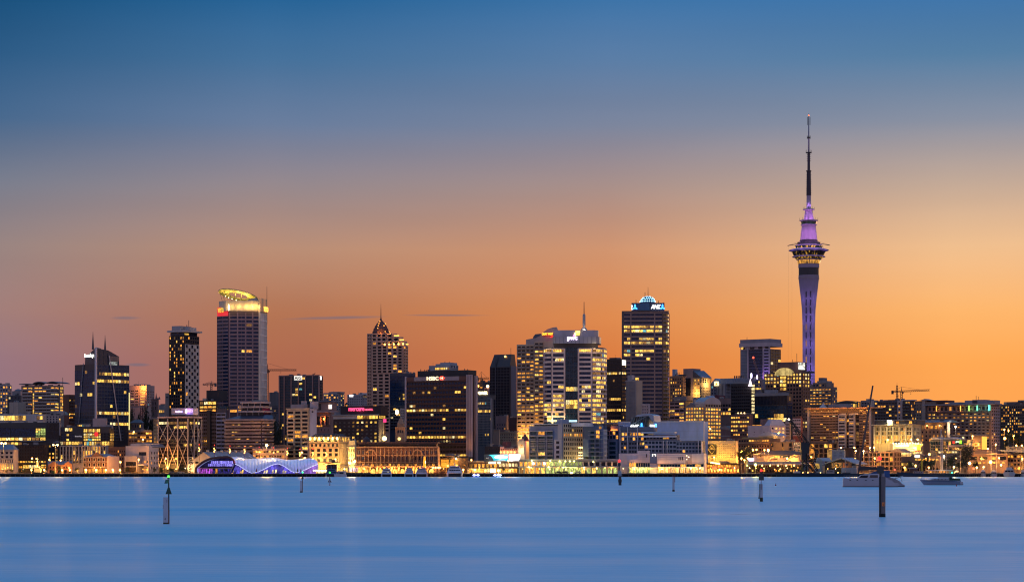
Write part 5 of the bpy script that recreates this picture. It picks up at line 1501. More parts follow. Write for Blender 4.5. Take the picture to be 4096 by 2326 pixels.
b = Bd('terraced_hotel','white terraced waterfront hotel like a liner with rounded decks and lit ground floor','hotel',2474,2815,2826,1812,1475,HW,ang=6)
z = b.z
lev = ((2474,2574,1762,1812,8),(2478,2572,1722,1762,6),(2478,2610,1704,1722,5),(2574,2706,1758,1812,2.5),(2580,2702,1736,1758,6),(2700,2806,1764,1812,3))
for i,(x0,x1,yt_,yb_,y0_) in enumerate(lev):
 b.b('deck_block',x0,x1,y0_,24-i*.2,yt_,yb_,wall(.14,.15,.19))
b.m = wall(.46,.42,.45)
b.fac('F',2474,2574,1764,1812,9,3,fw=.7,fh=.6,p=.12,g=DARK,kind='home') if False else None
def deck(x0,x1,yt_,yb_,y0_,nc,nr,p_,kind='home'):
 b.grid(b.u(x0),y0_,0,b.u(x1)-b.u(x0),z(yb_),z(yt_),nc,nr,fw=.78,fh=.62,p=p_,kind=kind,g=TEALG,trim=wall(.27,.27,.33),proud=.6)
deck(2476,2572,1764,1812,8,9,3,.18);deck(2480,2570,1724,1762,6,8,2,.35);deck(2580,2700,1738,1757,6,9,1,.1);deck(2576,2704,1760,1810,2.5,9,3,.08);deck(2702,2804,1767,1810,3,8,3,.15)
b.b('deck_slab',2568,2702,2,20,1740,1747,wall(.5,.46,.5));b.b('roof_slab',2562,2694,3,20,1724,1731,wall(.40,.44,.52));b.b('roof_slab',2700,2808,2,16,1761,1765,GREY)
for x in (2474,2505,2544,2653,2667,2792,2804):b.b('tall_fin',x,x+2.2,-.2 if x>2600 else 4,7,1705 if x<2600 else 1760,1830 if x>2600 else 1812,wall(.6,.52,.52))
b.b('white_wall',2551,2599,-1.2,4,1801,1848,HW);b.b('white_wall',2515,2551,-1.2,3,1836,1848,HW);b.b('grey_wall',2600,2627,-.6,3,1813,1852,BLW);b.b('white_wall',2628,2742,-1.2,3,1812,1853,HW);b.b('white_wall',2742,2768,-.7,3,1815,1853,wall(.42,.33,.31));b.b('white_wall',2768,2816,-1.0,3,1813,1853,HW)
for y in (1820,1827,1834,1841):b.b('cladding_joint',2628,2742,-1.26,-1.2,y,y+.6,wall(.36,.31,.32));b.b('cladding_joint',2551,2599,-1.26,-1.2,y,y+.6,wall(.36,.31,.32))
for x,y in ((2587,1821),(2717,1832),(2724,1832),(2731,1832)):
 o_ = ball(b.o,'porthole',(b.u(x),-1.22,z(y)),1,DARK);o_.scale = (.34,.1,1.3)
for i in range(9):b.b('balustrade_post',2556+i*5,2556.8+i*5,-1,-.8,1796,1802,STEEL)
for i in range(22):b.b('balustrade_post',2632+i*5,2632.8+i*5,-1,-.8,1806,1812,STEEL)
for x,y in ((2611,1816),(2617,1816),(2623,1816),(2611,1821),(2623,1821),(2748,1821),(2756,1826),(2748,1836)):ball(b.o,'wall_lamp',(b.u(x),-.9,z(y)),.22,glow(1,.85,.6,6))
b.fac('F',2516,2600,1849,1866,9,1,fw=.85,fh=.9,p=.1,g=TEALG,kind='home',trim=wall(.6,.52,.46),proud=1)
b.fac('F',2516,2600,1868,1890,12,1,fw=.7,fh=.95,p=.7,kind='green',g=BROWNG,trim=wall(.5,.46,.4),proud=1)
b.fac('F',2630,2815,1854,1866,16,1,fw=.9,fh=.8,p=.15,g=TEALG,kind='warm')
b.fac('F',2630,2815,1869,1890,22,1,fw=.72,fh=.95,p=.75,kind='warm',g=BROWNG,trim=wall(.5,.42,.38),proud=.8)
b.b('canopy',2514,2818,-2.6,0,1866,1868,wall(.5,.45,.45))
for i in range(6):light(b.o,(b.u(2530+i*14),-2.2,z(1872)),320,(.8,.9,.25),.2)
for i in range(8):light(b.o,(b.u(2640+i*24),-3.2,z(1874)),650,(1,.62,.25),.2)
# ground floor arcade along the pier
b = Bd('wharf_arcade','long two storey wharf arcade with yellow green lit bays under the blue grey apartments','arcade',2073,2474,2478,1838,1468,wall(.30,.30,.32),ang=4)
b.fac('F',2075,2182,1844,1864,6,1,fw=.72,fh=.85,p=.75,kind='warm',g=BROWNG,proud=1.2)
b.fac('F',2183,2330,1844,1864,9,1,fw=.75,fh=.85,p=.7,kind='green',g=BROWNG,proud=1.2)
b.fac('F',2332,2472,1844,1864,6,1,fw=.7,fh=.8,p=.12,kind='green',g=DARK,proud=1.2)
b.fac('F',2075,2182,1869,1892,5,1,fw=.65,fh=.95,p=.7,kind='warm',g=DARK,proud=1.2)
b.fac('F',2183,2342,1869,1892,9,1,fw=.82,fh=.95,p=.95,kind='green',g=DARK,proud=1.2)
b.fac('F',2344,2472,1869,1892,6,1,fw=.7,fh=.95,p=.7,kind='green',g=DARK,proud=1.2)
b.b('terrace_slab',2071,2475,-2.4,0,1865,1868,wall(.36,.36,.38));b.b('parapet',2072,2475,-1.3,0,1835,1839,wall(.36,.36,.4))
for x in (2128,2202,2240,2263,2281,2298,2116,2196,2254,2337,2375):light(b.o,(b.u(x),-3,b.z(1846 if x in (2128,2202,2240,2375) else 1870)),420,(1,.85,.2),.2)
for x,y in ((2128,1841),(2202,1841),(2240,1843),(2263,1843),(2281,1843),(2298,1843),(2116,1866),(2196,1866),(2254,1868),(2337,1868),(2375,1846),(2388,1872)):ball(b.o,'wall_lamp',(b.u(x),-2.9,b.z(y)),.42,glow(1,.85,.2,10))
for x in (2134,2178):ball(b.o,'globe_lamp',(b.u(x),-2.4,b.z(1852)),.75,glow(1,.8,.8,8))
# ------------------------------------------------------------------ right cluster
b = Bd('yellow_floodlit_block','yellow floodlit retail block with dark diamond advertising panel on its wall','building',2832,2944,2953,1762,1560,wall(.52,.42,.26),ang=20)
b.fac('F',2868,2942,1770,1832,10,7,fw=.45,fh=.3,p=.1,kind='warm',g=wall(.16,.11,.05),trim=wall(.52,.42,.26),proud=.35)
b.b('advert_panel',2833,2866,-.8,-.3,1774,1816,BLACK)
dm = [(2849,1776),(2864,1795),(2849,1814),(2834,1795)]
for i in range(4):bar(b.o,'diamond_edge',(b.u(dm[i][0]),-.95,b.z(dm[i][1])),(b.u(dm[(i+1)%4][0]),-.95,b.z(dm[(i+1)%4][1])),.14,wall(.6,.5,.2),4)
lettering(b.o,'lettering','DIVO',b.u(2843),b.u(2856),b.z(1792),b.z(1788),-.9,wall(.7,.6,.3));lettering(b.o,'lettering','CHAMPAGNE',b.u(2838),b.u(2861),b.z(1797),b.z(1793),-.9,wall(.7,.6,.3))
b.fac('F',2832,2866,1822,1842,3,2,fw=.9,fh=.7,p=1,kind='warm')
for x,y in ((2856,1776),(2858,1830),(2880,1838),(2905,1838),(2930,1838)):light(b.o,(b.u(x),-6,b.z(y)),1900,(1,.52,.06))
b = Bd('orange_market','orange lit low market pavilion with strings of lamps beside the yellow floodlit block','market hall',2826,2960,2964,1852,1490,wall(.12,.05,.03))
b.fac('F',2828,2958,1856,1868,12,1,fw=.85,fh=.8,p=.8,kind='home');b.fac('F',2828,2958,1872,1888,10,1,fw=.6,fh=.8,p=.7,kind='warm');b.b('red_panel',2850,2868,-.8,-.2,1862,1880,glow(1,.06,.02,.7));b.b('roof_slab',2824,2962,-1.5,5,1850,1853,DGREY)
for i in range(7):ball(b.o,'string_lamp',(b.u(2850+i*5.5),-2,b.z(1848+.9*i)),.5,glow(1,.6,.15,8))
for i in range(9):light(b.o,(b.u(2835+i*14),-3,b.z(1880)),1100,(1,.42,.07),.2)
# purple tower of offices
b = Bd('cap_office_tower','mauve office tower with overhanging white cap and ladder of purple lit bands',T,2961,3080,3123,1394,2050,wall(.07,.07,.10),ang=30)
WC = wall(.42,.34,.36)
b.fac('F',2963,2990,1398,1520,1,9,fw=.9,fh=.94,g=wall(.16,.17,.21),p=0,proud=.2,trim=WC)
b.fac('F',2996,3052,1394,1520,4,10,fw=.97,fh=.78,p=.01,g=NAVY,trim=wall(.1,.1,.15))
b.fac('F',3057,3076,1394,1520,1,10,fw=.95,fh=.55,p=0,g=NAVY,trim=wall(.45,.38,.55),proud=.6)
b.fac('R',3082,3122,1396,1520,4,10,fw=.97,fh=.8,p=.04,g=glass(.12,.08,.04,.2),trim=wall(.3,.2,.15))
for x in (2990,3052,3076):b.b('pier',x,x+5,-.8,0,1378,1520,WC)
box(b.o,'cap',b.x0-.5,1.2,-1.4,b.L+1,b.z(1384),b.z(1369),WC);box(b.o,'cap',b.x0,.4,-.4,b.L,b.z(1369),b.z(1354),wall(.24,.21,.24));b.b('cap_recess',2962,3080,-.2,.1,1382,1396,WC)
for x,m_ in ((2966,YEL),(2972,DARK),(3000,DARK),(3034,DARK),(3062,DARK)):b.b('cap_window',x,x+(8 if x<2980 else 18),-.45,-.1,1384,1393,m_)
b.mast(2981,1343,1354,.2)
light(b.o,(b.u(3066),-5,b.z(1510)),2500,(.5,.25,1))
b = Bd('brick_office_tower','orange brick office tower with arched glass atrium and lit upper floors',T,3054,3208,3239,1490,1900,wall(.27,.13,.08),ang=30)
b.n = 0
rw = {0:.8,1:.95,2:.8,3:.15,4:.05}
kw = dict(fw=.62,fh=.56,kind='office',g=DARK,p=.05)
b.fac('F',3056,3118,1489,1726,5,16,rows=rw,**kw);b.fac('F',3148,3207,1489,1726,5,16,rows=rw,**kw)
b.fac('F',3120,3146,1500,1560,2,4,fw=.9,fh=.7,p=.6,g=TEALG);b.fac('R',3209,3238,1489,1726,3,16,fw=.6,fh=.55,p=.15,rows={0:.9,1:.9,2:.9,3:.6,13:.5},g=DARK,kind='office')
b.b('penthouse',3102,3187,3,16,1445,1490,wall(.12,.07,.075));b.b('penthouse_glass',3188,3200,2,8,1448,1476,lit(.9,.9,.8,1.2))
pts = [(b.u(3099)+(b.u(3172)-b.u(3099))*(1-math.cos(math.pi*i/12))/2,b.z(1499)+(b.z(1468)-b.z(1499))*math.sin(math.pi*i/12)) for i in range(13)]
prism(b.o,'arched_atrium',list(reversed(pts)),-.6,4,lit(1,.72,.25,.75,lo=.4))
for i in range(1,12,2):bar(b.o,'atrium_rib',(pts[i][0],-.75,b.z(1499)),(pts[i][0],-.75,pts[i][1]),.12,wall(.3,.2,.1),4)
b.mast(3180,1411,1446,.2);b.mast(3163,1435,1446,.2)
for x in (3078,3104,3218):b.roof(x,x+14,1483,1490,DGREY)
light(b.o,(b.u(3195),-.5,b.z(1462)),600,(1,.8,.5),.2)
b = Bd('lit_corner_tower','dark tower with white illuminated corner and small glowing spire',T,2924,3002,3022,1532,1800,wall(.035,.028,.032),ang=35)
b.fac('F',2926,3000,1540,1655,9,9,fw=.9,fh=.5,p=.03,g=DARK,rows={3:.14,7:.14},kind='home');b.fac('R',3003,3021,1534,1655,1,9,fw=.8,fh=.68,p=.85,kind='white')
lathe(b.o,'corner_spire',[(1.8,b.z(1543)),(1.2,b.z(1536)),(.2,b.z(1514))],glow(1,.8,.9,2),8,-.5,.5);b.roof(2930,2990,1524,1532,GREY)
light(b.o,(1,-2,b.z(1540)),900,(1,.85,.8),.3)
b = Bd('ring_sign_block','grey plant topped block with glowing purple oval sign',OF,2990,3046,3062,1514,1880,wall(.20,.19,.24))
b.fac('F',3020,3060 if False else 3046,1520,1560,4,3,fw=.9,fh=.5,p=.25,rows={2:.9});b.b('plant_room',2926,2986,2,10,1510,1535,wall(.24,.25,.3))
for x,y,r_ in ((3009,1501,12),(3032,1507,9)):
 o_ = ball(b.o,'oval_sign',(b.u(x),-1.5,b.z(y)),1,glow(.7,.6,1,3));o_.scale = (r_*.4*b.k,.3,r_*b.k)
 bar(b.o,'sign_post',(b.u(x),-1.2,b.z(1525)),(b.u(x),-1.2,b.z(y)),.2,STEEL)
for i in range(6):b.mast(2924+i*7,1498,1512,.5,6)
b = Bd('dark_glass_slab','low dark blue glass slab with rooftop plant beside the orange brick tower',T,3018,3148,3170,1572,1720,wall(.015,.022,.035,.3),ang=30)
b.fac('F',3020,3147,1580,1618,22,1,fw=.86,fh=.95,p=0,g=DARK,proud=.3);b.fac('F',3020,3147,1620,1685,10,4,fw=.95,fh=.85,p=.02,g=TEALG,rows={2:.2,3:.35},proud=.12)
b.fac('R',3149,3169,1585,1685,3,6,fw=.9,fh=.8,p=.02,g=NAVY,proud=.1);b.b('parapet',3018,3150,-.4,2,1570,1581,GREY);b.roof(3052,3096,1556,1572,wall(.26,.25,.28));b.roof(3030,3130,1566,1573,GREY,6)
b = Bd('strip_office','brick strip window office with lit top rows beside the white sheds',OF,2922,2998,3012,1657,1680,wall(.17,.085,.07))
b.fac('F',2924,2997,1660,1745,8,5,fw=.85,fh=.4,p=.2,kind='warm',g=DARK,rows={0:.5,1:.5,2:.35});b.roof(2934,2990,1648,1657,DGREY)
for x in (2950,2962,2975):ball(b.o,'roof_lamp',(b.u(x),1,b.z(1650)),.5,glow(1,.6,.2,5))
b = Bd('white_workshop','white windowless workshop with blue mansard roof and one yellow lit bay','building',2991,3080,3142,1700,1620,wall(.48,.40,.44),ang=40)
b.fac('R',3082,3140,1704,1750,4,3,fw=.5,fh=.5,p=.4,kind='warm',g=DARK);b.b('light_strip',3010,3046,-.2,0,1697,1699,AMB)
mesh(b.o,'mansard_roof',[(b.u(3058),-.3,b.h),(.4,-.3,b.h),(.4,b.L,b.h),(b.u(3058),b.L,b.h),(b.u(3066),2,b.z(1676)),(-1,2,b.z(1676)),(-1,b.L-3,b.z(1676)),(b.u(3066),b.L-3,b.z(1676))],[(0,1,5,4),(1,2,6,5),(2,3,7,6),(3,0,4,7),(4,5,6,7)],wall(.30,.31,.42,.5))
for x,y in ((3016,1725),(3055,1725),(3015,1735)):b.b('vent',x,x+2.4,-.1,0,y,y+3,DARK)
b.roof(3026,3060,1674,1700,wall(.16,.1,.1),4,12)
b = Bd('striped_offices','small red and white striped office beside the harbour crane',OF,3171,3204,3210,1670,1640,wall(.26,.08,.07))
b.fac('F',3172,3204,1673,1742,4,5,fw=.8,fh=.35,p=.03,g=DARK,trim=wall(.5,.4,.4));b.roof(3180,3196,1662,1670,BRICK)
b = Bd('balcony_block','slim cream block with scalloped balconies behind the harbour crane tip',AP,3142,3160,3164,1675,1640,wall(.40,.32,.26))
b.fac('F',3143,3160,1680,1742,1,5,fw=.8,fh=.5,p=.2,kind='home',balc=1,rail=wall(.45,.38,.34))
b = Bd('curved_roof_shed','low cream shed with blue curved roof and orange wall lamp','shed',3034,3108,3122,1742,1600,wall(.46,.38,.26))
pts = [(b.u(3034+76*i/10),b.z(1742)+2.6*math.sin(math.pi*i/10)) for i in range(11)]
prism(b.o,'curved_roof',list(reversed(pts)),-.4,14,wall(.34,.36,.48,.5));ball(b.o,'wall_lamp',(b.u(3117),-1,b.z(1731)),.6,glow(1,.5,.1,8));light(b.o,(b.u(3112),-3,b.z(1736)),1500,(1,.5,.1))
b = Bd('terraced_brick','brown long terrace building with lit eaves and orange tree glow','building',2950,3080,3122,1752,1570,wall(.26,.13,.075),ang=35)
b.fac('F',2954,3078,1756,1766,12,1,fw=.8,fh=.7,p=.25,kind='warm',g=DARK);b.fac('F',2954,3078,1776,1830,12,4,fw=.6,fh=.55,p=.05,g=BROWNG);b.b('eave',2948,3082,-1,0,1767,1771,wall(.40,.24,.15));b.roof(2960,3060,1746,1752,wall(.3,.22,.1),2)
b = Bd('beige_block','beige flat fronted block with narrow dark windows left of the harbour crane',OF,3080,3170,3200,1765,1560,wall(.27,.19,.11),ang=35)
for x,m_ in ((3083,DARK),(3128,DARK),(3157,DARK)):b.b('window',x,x+(10 if x!=3128 else 6),-.1,.06,1770,1784,m_)
for x,m_ in ((3129,DIM),(3158,TEALG)):b.b('window',x,x+8,-.1,.06,1788,1798,m_)
b.b('lit_window',3085,3089,-.12,.06,1773,1780,AMB);b.fac('R',3172,3199,1768,1820,3,4,fw=.8,fh=.55,p=.05,g=DARK,trim=wall(.42,.35,.3))
b = Bd('quay_restaurants','white walled harbour restaurant with dark hipped roof and yellow lit window','restaurant',3012,3196,3202,1818,1530,wall(.45,.34,.27))
mesh(b.o,'hip_roof',[(b.u(3006),-1,b.z(1817)),(b.u(3200),-1,b.z(1817)),(b.u(3200),18,b.z(1817)),(b.u(3006),18,b.z(1817)),(b.u(3050),8,b.z(1800)),(b.u(3150),8,b.z(1800))],[(0,1,5,4),(1,2,5),(2,3,4,5),(3,0,4)],wall(.045,.04,.05))
b.b('lit_window',3096,3118,-.15,.05,1820,1829,YEL);b.fac('F',3120,3194,1820,1829,12,1,fw=.8,fh=.8,p=.0,g=PALEG)
for x in (3022,3039):b.b('window',x,x+5,-.1,.05,1821,1826,DARK)
lettering(b.o,'lettering','US Corvades',b.u(3082),b.u(3111),b.z(1838),b.z(1832),-.2,wall(.1,.06,.05))
box(b.o,'sign',b.u(3001),b.u(3019),-2.5,-2,b.z(1842),b.z(1830),glow(.75,.65,1,3))
b = Bd('market_shed','long low dark shed with bluish roof and row of evenly spaced lamps','shed',2990,3206,3212,1862,1500,wall(.05,.032,.025))
prism(b.o,'roof',[(b.u(2996),b.z(1845)),(b.u(2986),b.z(1856)),(b.u(3212),b.z(1856)),(b.u(3208),b.z(1845))],-1.5,10,wall(.20,.24,.34,.5))
b.fac('F',2992,3206,1858,1868,30,1,fw=.55,fh=.9,p=.05,g=DARK,kind='home',trim=wall(.10,.06,.04));b.fac('F',2992,3206,1874,1888,18,1,fw=.6,fh=.5,p=.35,kind='home',g=DARK)
for i,x in enumerate((2958,3054,3086,3118,3150,3182)):
 ball(b.o,'eave_lamp',(b.u(max(x,2992)),-1.8,b.z(1860)),.5,glow(1,.55,.12,8));light(b.o,(b.u(max(x,2992)),-2.2,b.z(1862)),350,(1,.5,.12),.2)
b = Bd('stepped_apartments','stepped apartment block with many lit windows at the foot of the observation tower',AP,3239,3326,3348,1546,1980,wall(.24,.17,.14))
b.fac('F',3240,3325,1552,1620,7,6,fw=.72,fh=.55,p=.5,kind='home',balc=.8,rail=wall(.24,.18,.15));b.fac('R',3327,3347,1556,1620,3,6,fw=.4,fh=.5,p=.2,kind='home');b.b('upper_block',3250,3304,1,14,1528,1548);b.b('upper_block',3264,3302,2,12,1521,1530,GREY);b.b('lift_tower',3268,3286,3,10,1508,1530,wall(.16,.15,.18));b.b('upper_block',3240,3270,.8,8,1536,1552)
b.fac('F',3252,3300,1532,1546,4,1,p=.3,kind='home')
# ---- big balcony apartments with orange eave
b = Bd('eave_apartments','broad balcony apartments under a long projecting orange lit roof eave',AP,3232,3480,3500,1632,1640,wall(.17,.11,.085),ang=22)
kw = dict(fw=.84,fh=.62,kind='home',g=BROWNG,balc=.9,rail=wall(.24,.15,.10))
b.fac('F',3243,3355,1636,1766,9,12,p=.1,rows={2:.35,10:.3},**kw)
b.n = 60
b.fac('F',3438,3478,1636,1790,3,14,p=.3,**kw)
b.b('end_wall',3231,3237,-1.2,.2,1628,1768,wall(.45,.36,.30));b.b('end_wall',3478,3485,-1.2,.2,1602,1790,wall(.40,.33,.30));b.b('corner_pier',3238,3242,-.7,0,1628,1768,GREY)
WT = wall(.50,.41,.37)
b.b('white_bay',3358,3388,-2.2,0,1655,1790,WT);b.b('white_bay',3400,3424,-2.0,0,1655,1790,WT);b.b('white_pier',3420,3424,-2.4,0,1655,1790,WT)
for r in range(10):
 y = 1662+r*13
 b.b('bay_window',3361,3384,-2.35,-2.1,y,y+5.5,AMB if r in (1,6) else DARK);b.b('bay_window',3402,3419,-2.15,-1.9,y,y+5.5,AMB if r in (2,6) else DARK);b.b('bay_window',3390,3399,-.2,.06,y,y+9,AMB if r in (1,5) else DARK);b.b('bay_window',3426,3436,-.2,.06,y,y+9,DIM if r in (2,5,6,7) else DARK)
prism(b.o,'bay_roof',[(b.u(3357),b.z(1656)),(b.u(3390),b.z(1656)),(b.u(3388),b.z(1651)),(b.u(3372),b.z(1652))],-2.6,1,WT);prism(b.o,'bay_roof',[(b.u(3398),b.z(1656)),(b.u(3438),b.z(1656)),(b.u(3436),b.z(1651)),(b.u(3410),b.z(1652))],-2.6,1,WT)
box(b.o,'eave',b.u(3222),b.u(3506),-3.2,12,b.z(1632),b.z(1627),wall(.46,.22,.11));b.roof(3304,3382,1612,1627,wall(.24,.22,.24),4,14)
lathe(b.o,'tent_roof',[(19*b.k,b.z(1626)),(9*b.k,b.z(1618)),(3*b.k,b.z(1611)),(.2,b.z(1604))],wall(.5,.42,.42),8,b.u(3284),4)
for i in range(9):light(b.o,(b.u(3250+i*27),-4.2,b.z(1640)),380,(1,.45,.1),.2)
b = Bd('apartment_podium','dark glazed apartment podium with lit stair windows behind the harbour crane',AP,3238,3350,3354,1768,1620,wall(.10,.075,.07))
b.fac('F',3240,3350,1772,1850,6,4,fw=.72,fh=.75,p=.08,g=DARK,kind='home',cells={(0,0):AMB,(1,0):AMB})
b = Bd('lit_crown_building','distant low building with brightly lit scalloped crown above the orange eave','building',3346,3430,3446,1614,1950,wall(.3,.2,.1))
b.fac('F',3348,3428,1603,1628,10,1,fw=.85,fh=.9,p=1,kind='office');b.fac('R',3431,3445,1606,1628,3,1,fw=.8,fh=.8,p=1,kind='warm')
pts = [(b.u(3346+84*i/12),b.z(1609)+1.8*math.sin(math.pi*i/12)) for i in range(13)]
prism(b.o,'curved_roof',[(b.u(3346),b.z(1614))]+pts+[(b.u(3430),b.z(1614))],-.8,12,DGREY)
b = Bd('ridge_block','grey ridge apartment wing behind the orange eave next to the dark apartments',AP,3443,3492,3496,1600,1760,wall(.22,.19,.19))
b.fac('F',3446,3480,1606,1640,3,3,p=.25,kind='home');b.b('stair_tower',3484,3498,-.6,6,1599,1660,WT)
b = Bd('dark_apartments','dark apartments with a white stair tower on the ridge below the tower crane',AP,3498,3640,3660,1600,1720,wall(.085,.07,.075),ang=26)
b.fac('F',3500,3590,1604,1678,8,6,fw=.8,fh=.55,p=.18,kind='home',g=DARK,rows={0:.2,1:.3});b.b('stair_tower',3592,3612,-.9,4,1600,1678,wall(.42,.32,.29))
for r in range(6):b.b('window',3597,3603,-1.0,-.8,1608+r*12,1614+r*12,AMB if r in (1,3) else DARK)
b.fac('F',3613,3640,1604,1678,3,6,fw=.85,fh=.55,p=.25,kind='home',g=DARK,balc=1.2);b.fac('R',3642,3659,1604,1678,3,6,fw=.8,fh=.6,p=.15,kind='home')
b.roof(3548,3578,1596,1601,DGREY);b.roof(3600,3652,1597,1601,WT)
b = Bd('tan_apartments','tan apartments with dark red mansard and grey centre glazing',AP,3656,3740,3780,1606,1760,wall(.26,.18,.14))
b.fac('F',3658,3696,1612,1678,4,5,fw=.5,fh=.5,p=.1,kind='home',g=PALEG);b.b('white_gable',3690,3702,-.6,3,1597,1680,wall(.40,.29,.23));b.roof(3700,3782,1600,1608,wall(.13,.05,.05));prism(b.o,'pediment',[(b.u(3680),b.z(1600)),(b.u(3722),b.z(1600)),(b.u(3701),b.z(1593))],-.8,6,wall(.36,.28,.25));b.b('red_roof',3658,3688,1,12,1601,1608,wall(.13,.05,.05));b.fac('F',3672,3690,1612,1640,2,2,fw=.7,fh=.8,p=0,g=NAVY)
b = Bd('terrace_apartments','large brown apartment block with flat overhanging roof and neon lit top floor',AP,3704,3962,3999,1616,1660,wall(.20,.135,.115),ang=26)
b.n = 0
b.fac('F',3712,3960,1620,1642,15,1,fw=.6,fh=.7,p=.02,kind='home',g=DARK,trim=wall(.2,.14,.13));b.b('light_strip',3702,3962,-1,0,1644,1647,wall(.13,.09,.09))
b.fac('F',3712,3960,1649,1740,15,7,fw=.58,fh=.6,p=.22,kind='home',g=DARK,rows={0:.4,1:.55,2:.3},balc=.8,rail=wall(.18,.13,.12));b.fac('F',3830,3960,1742,1790,8,4,fw=.58,fh=.6,p=.2,kind='home',g=DARK)
b.fac('R',3964,3998,1624,1780,4,12,fw=.6,fh=.5,p=.05,g=DARK,kind='home',trim=wall(.34,.24,.22));box(b.o,'roof_slab',b.u(3694),1.4,-2.2,b.L+1,b.z(1617),b.z(1612),wall(.22,.21,.24))
for x,c in ((3750,(1,.35,.04)),(3846,(1,.4,.05)),(3880,(.5,1,.2)),(3912,(.2,1,.55)),(3957,(.1,.9,.7)),(3962,(.1,.9,.6))):
 b.b('neon_tube',x-.9,x+.9,-1.2,-.9,1619,1641,glow(*c,3));light(b.o,(b.u(x),-2.2,b.z(1632)),260,c,.2)
for x0,x1,t in ((3790,3830,1604),(3850,3900,1598),(3880,3930,1596),(3930,3970,1599)):b.roof(x0,x1,t,1613,wall(.24,.24,.28),4,12)
b.b('edge_pier',3704,3712,-.5,0,1617,1790,wall(.06,.045,.045));b.mast(3898,1580,1597,.18);b.mast(3908,1583,1597,.15)
b = Bd('stepped_apartments','long stepped apartments full of amber windows at the far right edge',AP,4002,4130,4140,1614,1700,wall(.13,.09,.075))
b.fac('F',4006,4098,1620,1742,11,11,fw=.55,fh=.55,p=.38,kind='home',g=DARK);b.roof(4012,4090,1604,1614,wall(.12,.1,.11));b.roof(4068,4096,1602,1608,GREY);b.b('curved_roof',4070,4090,1,8,1598,1604,ROOFG)
b = Bd('brown_lodge','small tan house block with lit balconies between the yellow classical building and big apartments',AP,3680,3790,3800,1684,1640,wall(.25,.165,.115))
mesh(b.o,'roof',[(b.x0-1,-1.4,b.z(1687)),(1,-1.4,b.z(1687)),(1,16,b.z(1687)),(b.x0-1,16,b.z(1687)),(b.x0,4,b.z(1678)),(0,4,b.z(1678)),(0,9,b.z(1678)),(b.x0,9,b.z(1678))],[(0,1,5,4),(1,2,6,5),(2,3,7,6),(3,0,4,7),(4,5,6,7)],wall(.17,.19,.24,.5))
b.fac('F',3684,3790,1698,1715,6,1,fw=.55,fh=.75,p=.45,kind='home',g=BROWNG);b.fac('F',3684,3790,1718,1766,7,3,fw=.4,fh=.5,p=.35,kind='home',g=DARK)
for x in (3711,3761):ball(b.o,'wall_lamp',(b.u(x),-.8,b.z(1700)),.45,glow(1,.5,.1,8));light(b.o,(b.u(x),-1.6,b.z(1702)),500,(1,.45,.1),.2)
b = Bd('classical_offices','yellow floodlit building with tall white pilasters and dark penthouse',OF,3495,3652,3682,1697,1600,wall(.48,.40,.24),ang=30)
for i in range(7):b.b('pilaster',3497+i*25,3502+i*25,-.9,0,1703,1772,wall(.55,.48,.34))
for i in range(6):b.grid(b.u(3503+i*25),0,0,b.u(3520+i*25)-b.u(3503+i*25),b.z(1772),b.z(1706),3,4,fw=.7,fh=.72,p=.25,kind='warm',g=DARK,rows={0:.1,1:.25})
b.fac('R',3654,3681,1706,1772,5,4,fw=.45,fh=.75,p=.1,kind='warm',g=DARK)
box(b.o,'cornice',b.x0-1,1,-1.6,b.L,b.z(1698),b.z(1695),wall(.5,.44,.33));b.b('penthouse',3498,3660,2,14,1679,1696,DGREY);b.fac('F',3500,3650,1681,1694,9,1,p=.25,kind='home',g=DARK,proud=.2) if False else None
b.b('penthouse_roof',3494,3662,1,15,1676,1679,wall(.15,.16,.2));b.b('lit_tower',3553,3574,-.6,4,1679,1700,wall(.5,.42,.3));box(b.o,'beacon',b.u(3554),b.u(3570),-1.6,-1,b.z(1688),b.z(1678),glow(1,.9,.7,5));light(b.o,(b.u(3562),-2.5,b.z(1690)),1500,(1,.8,.4))
for x in (3580,3632):b.b('penthouse_window',x,x+10,1.7,2.1,1683,1693,AMB)
for i in range(6):light(b.o,(b.u(3510+i*26),-5,b.z(1770)),1100,(1,.6,.13))
b = Bd('lit_billboard_hall','long building carrying an overexposed white and orange billboard','building',3560,3690,3694,1772,1580,wall(.35,.3,.2))
b.b('billboard',3576,3687,-1.4,-.9,1774,1803,wall(.8,.78,.62));b.b('print_panel',3672,3686,-1.5,-1.4,1776,1800,wall(.8,.42,.06));b.b('print_panel',3640,3671,-1.5,-1.4,1775,1784,wall(.75,.6,.15));b.b('red_corner',3662,3686,-1.5,-1.4,1800,1803,wall(.6,.04,.03))
lettering(b.o,'lettering',"New Zealand's second biggest",b.u(3582),b.u(3655),b.z(1790),b.z(1785),-1.5,wall(.45,.35,.2));lettering(b.o,'lettering','airline and the fastest growing',b.u(3582),b.u(3660),b.z(1796),b.z(1791),-1.5,wall(.45,.35,.2))
b.fac('F',3562,3690,1805,1816,10,1,fw=.9,fh=.8,p=.95,kind='white')
for i in range(10):ball(b.o,'board_lamp',(b.u(3582+i*11),-2.6,b.z(1771)),.35,glow(1,.85,.5,9));light(b.o,(b.u(3582+i*11),-3.4,b.z(1769)),550,(1,.82,.4),.2)
for x in (3540,3566,3600,3640,3680):light(b.o,(b.u(x),-7,b.z(1812)),1500,(1,.66,.2))
b = Bd('glass_offices','pale framed low office with wavy roof and small green rooftop sign',OF,3721,3868,3890,1758,1560,wall(.12,.12,.13))
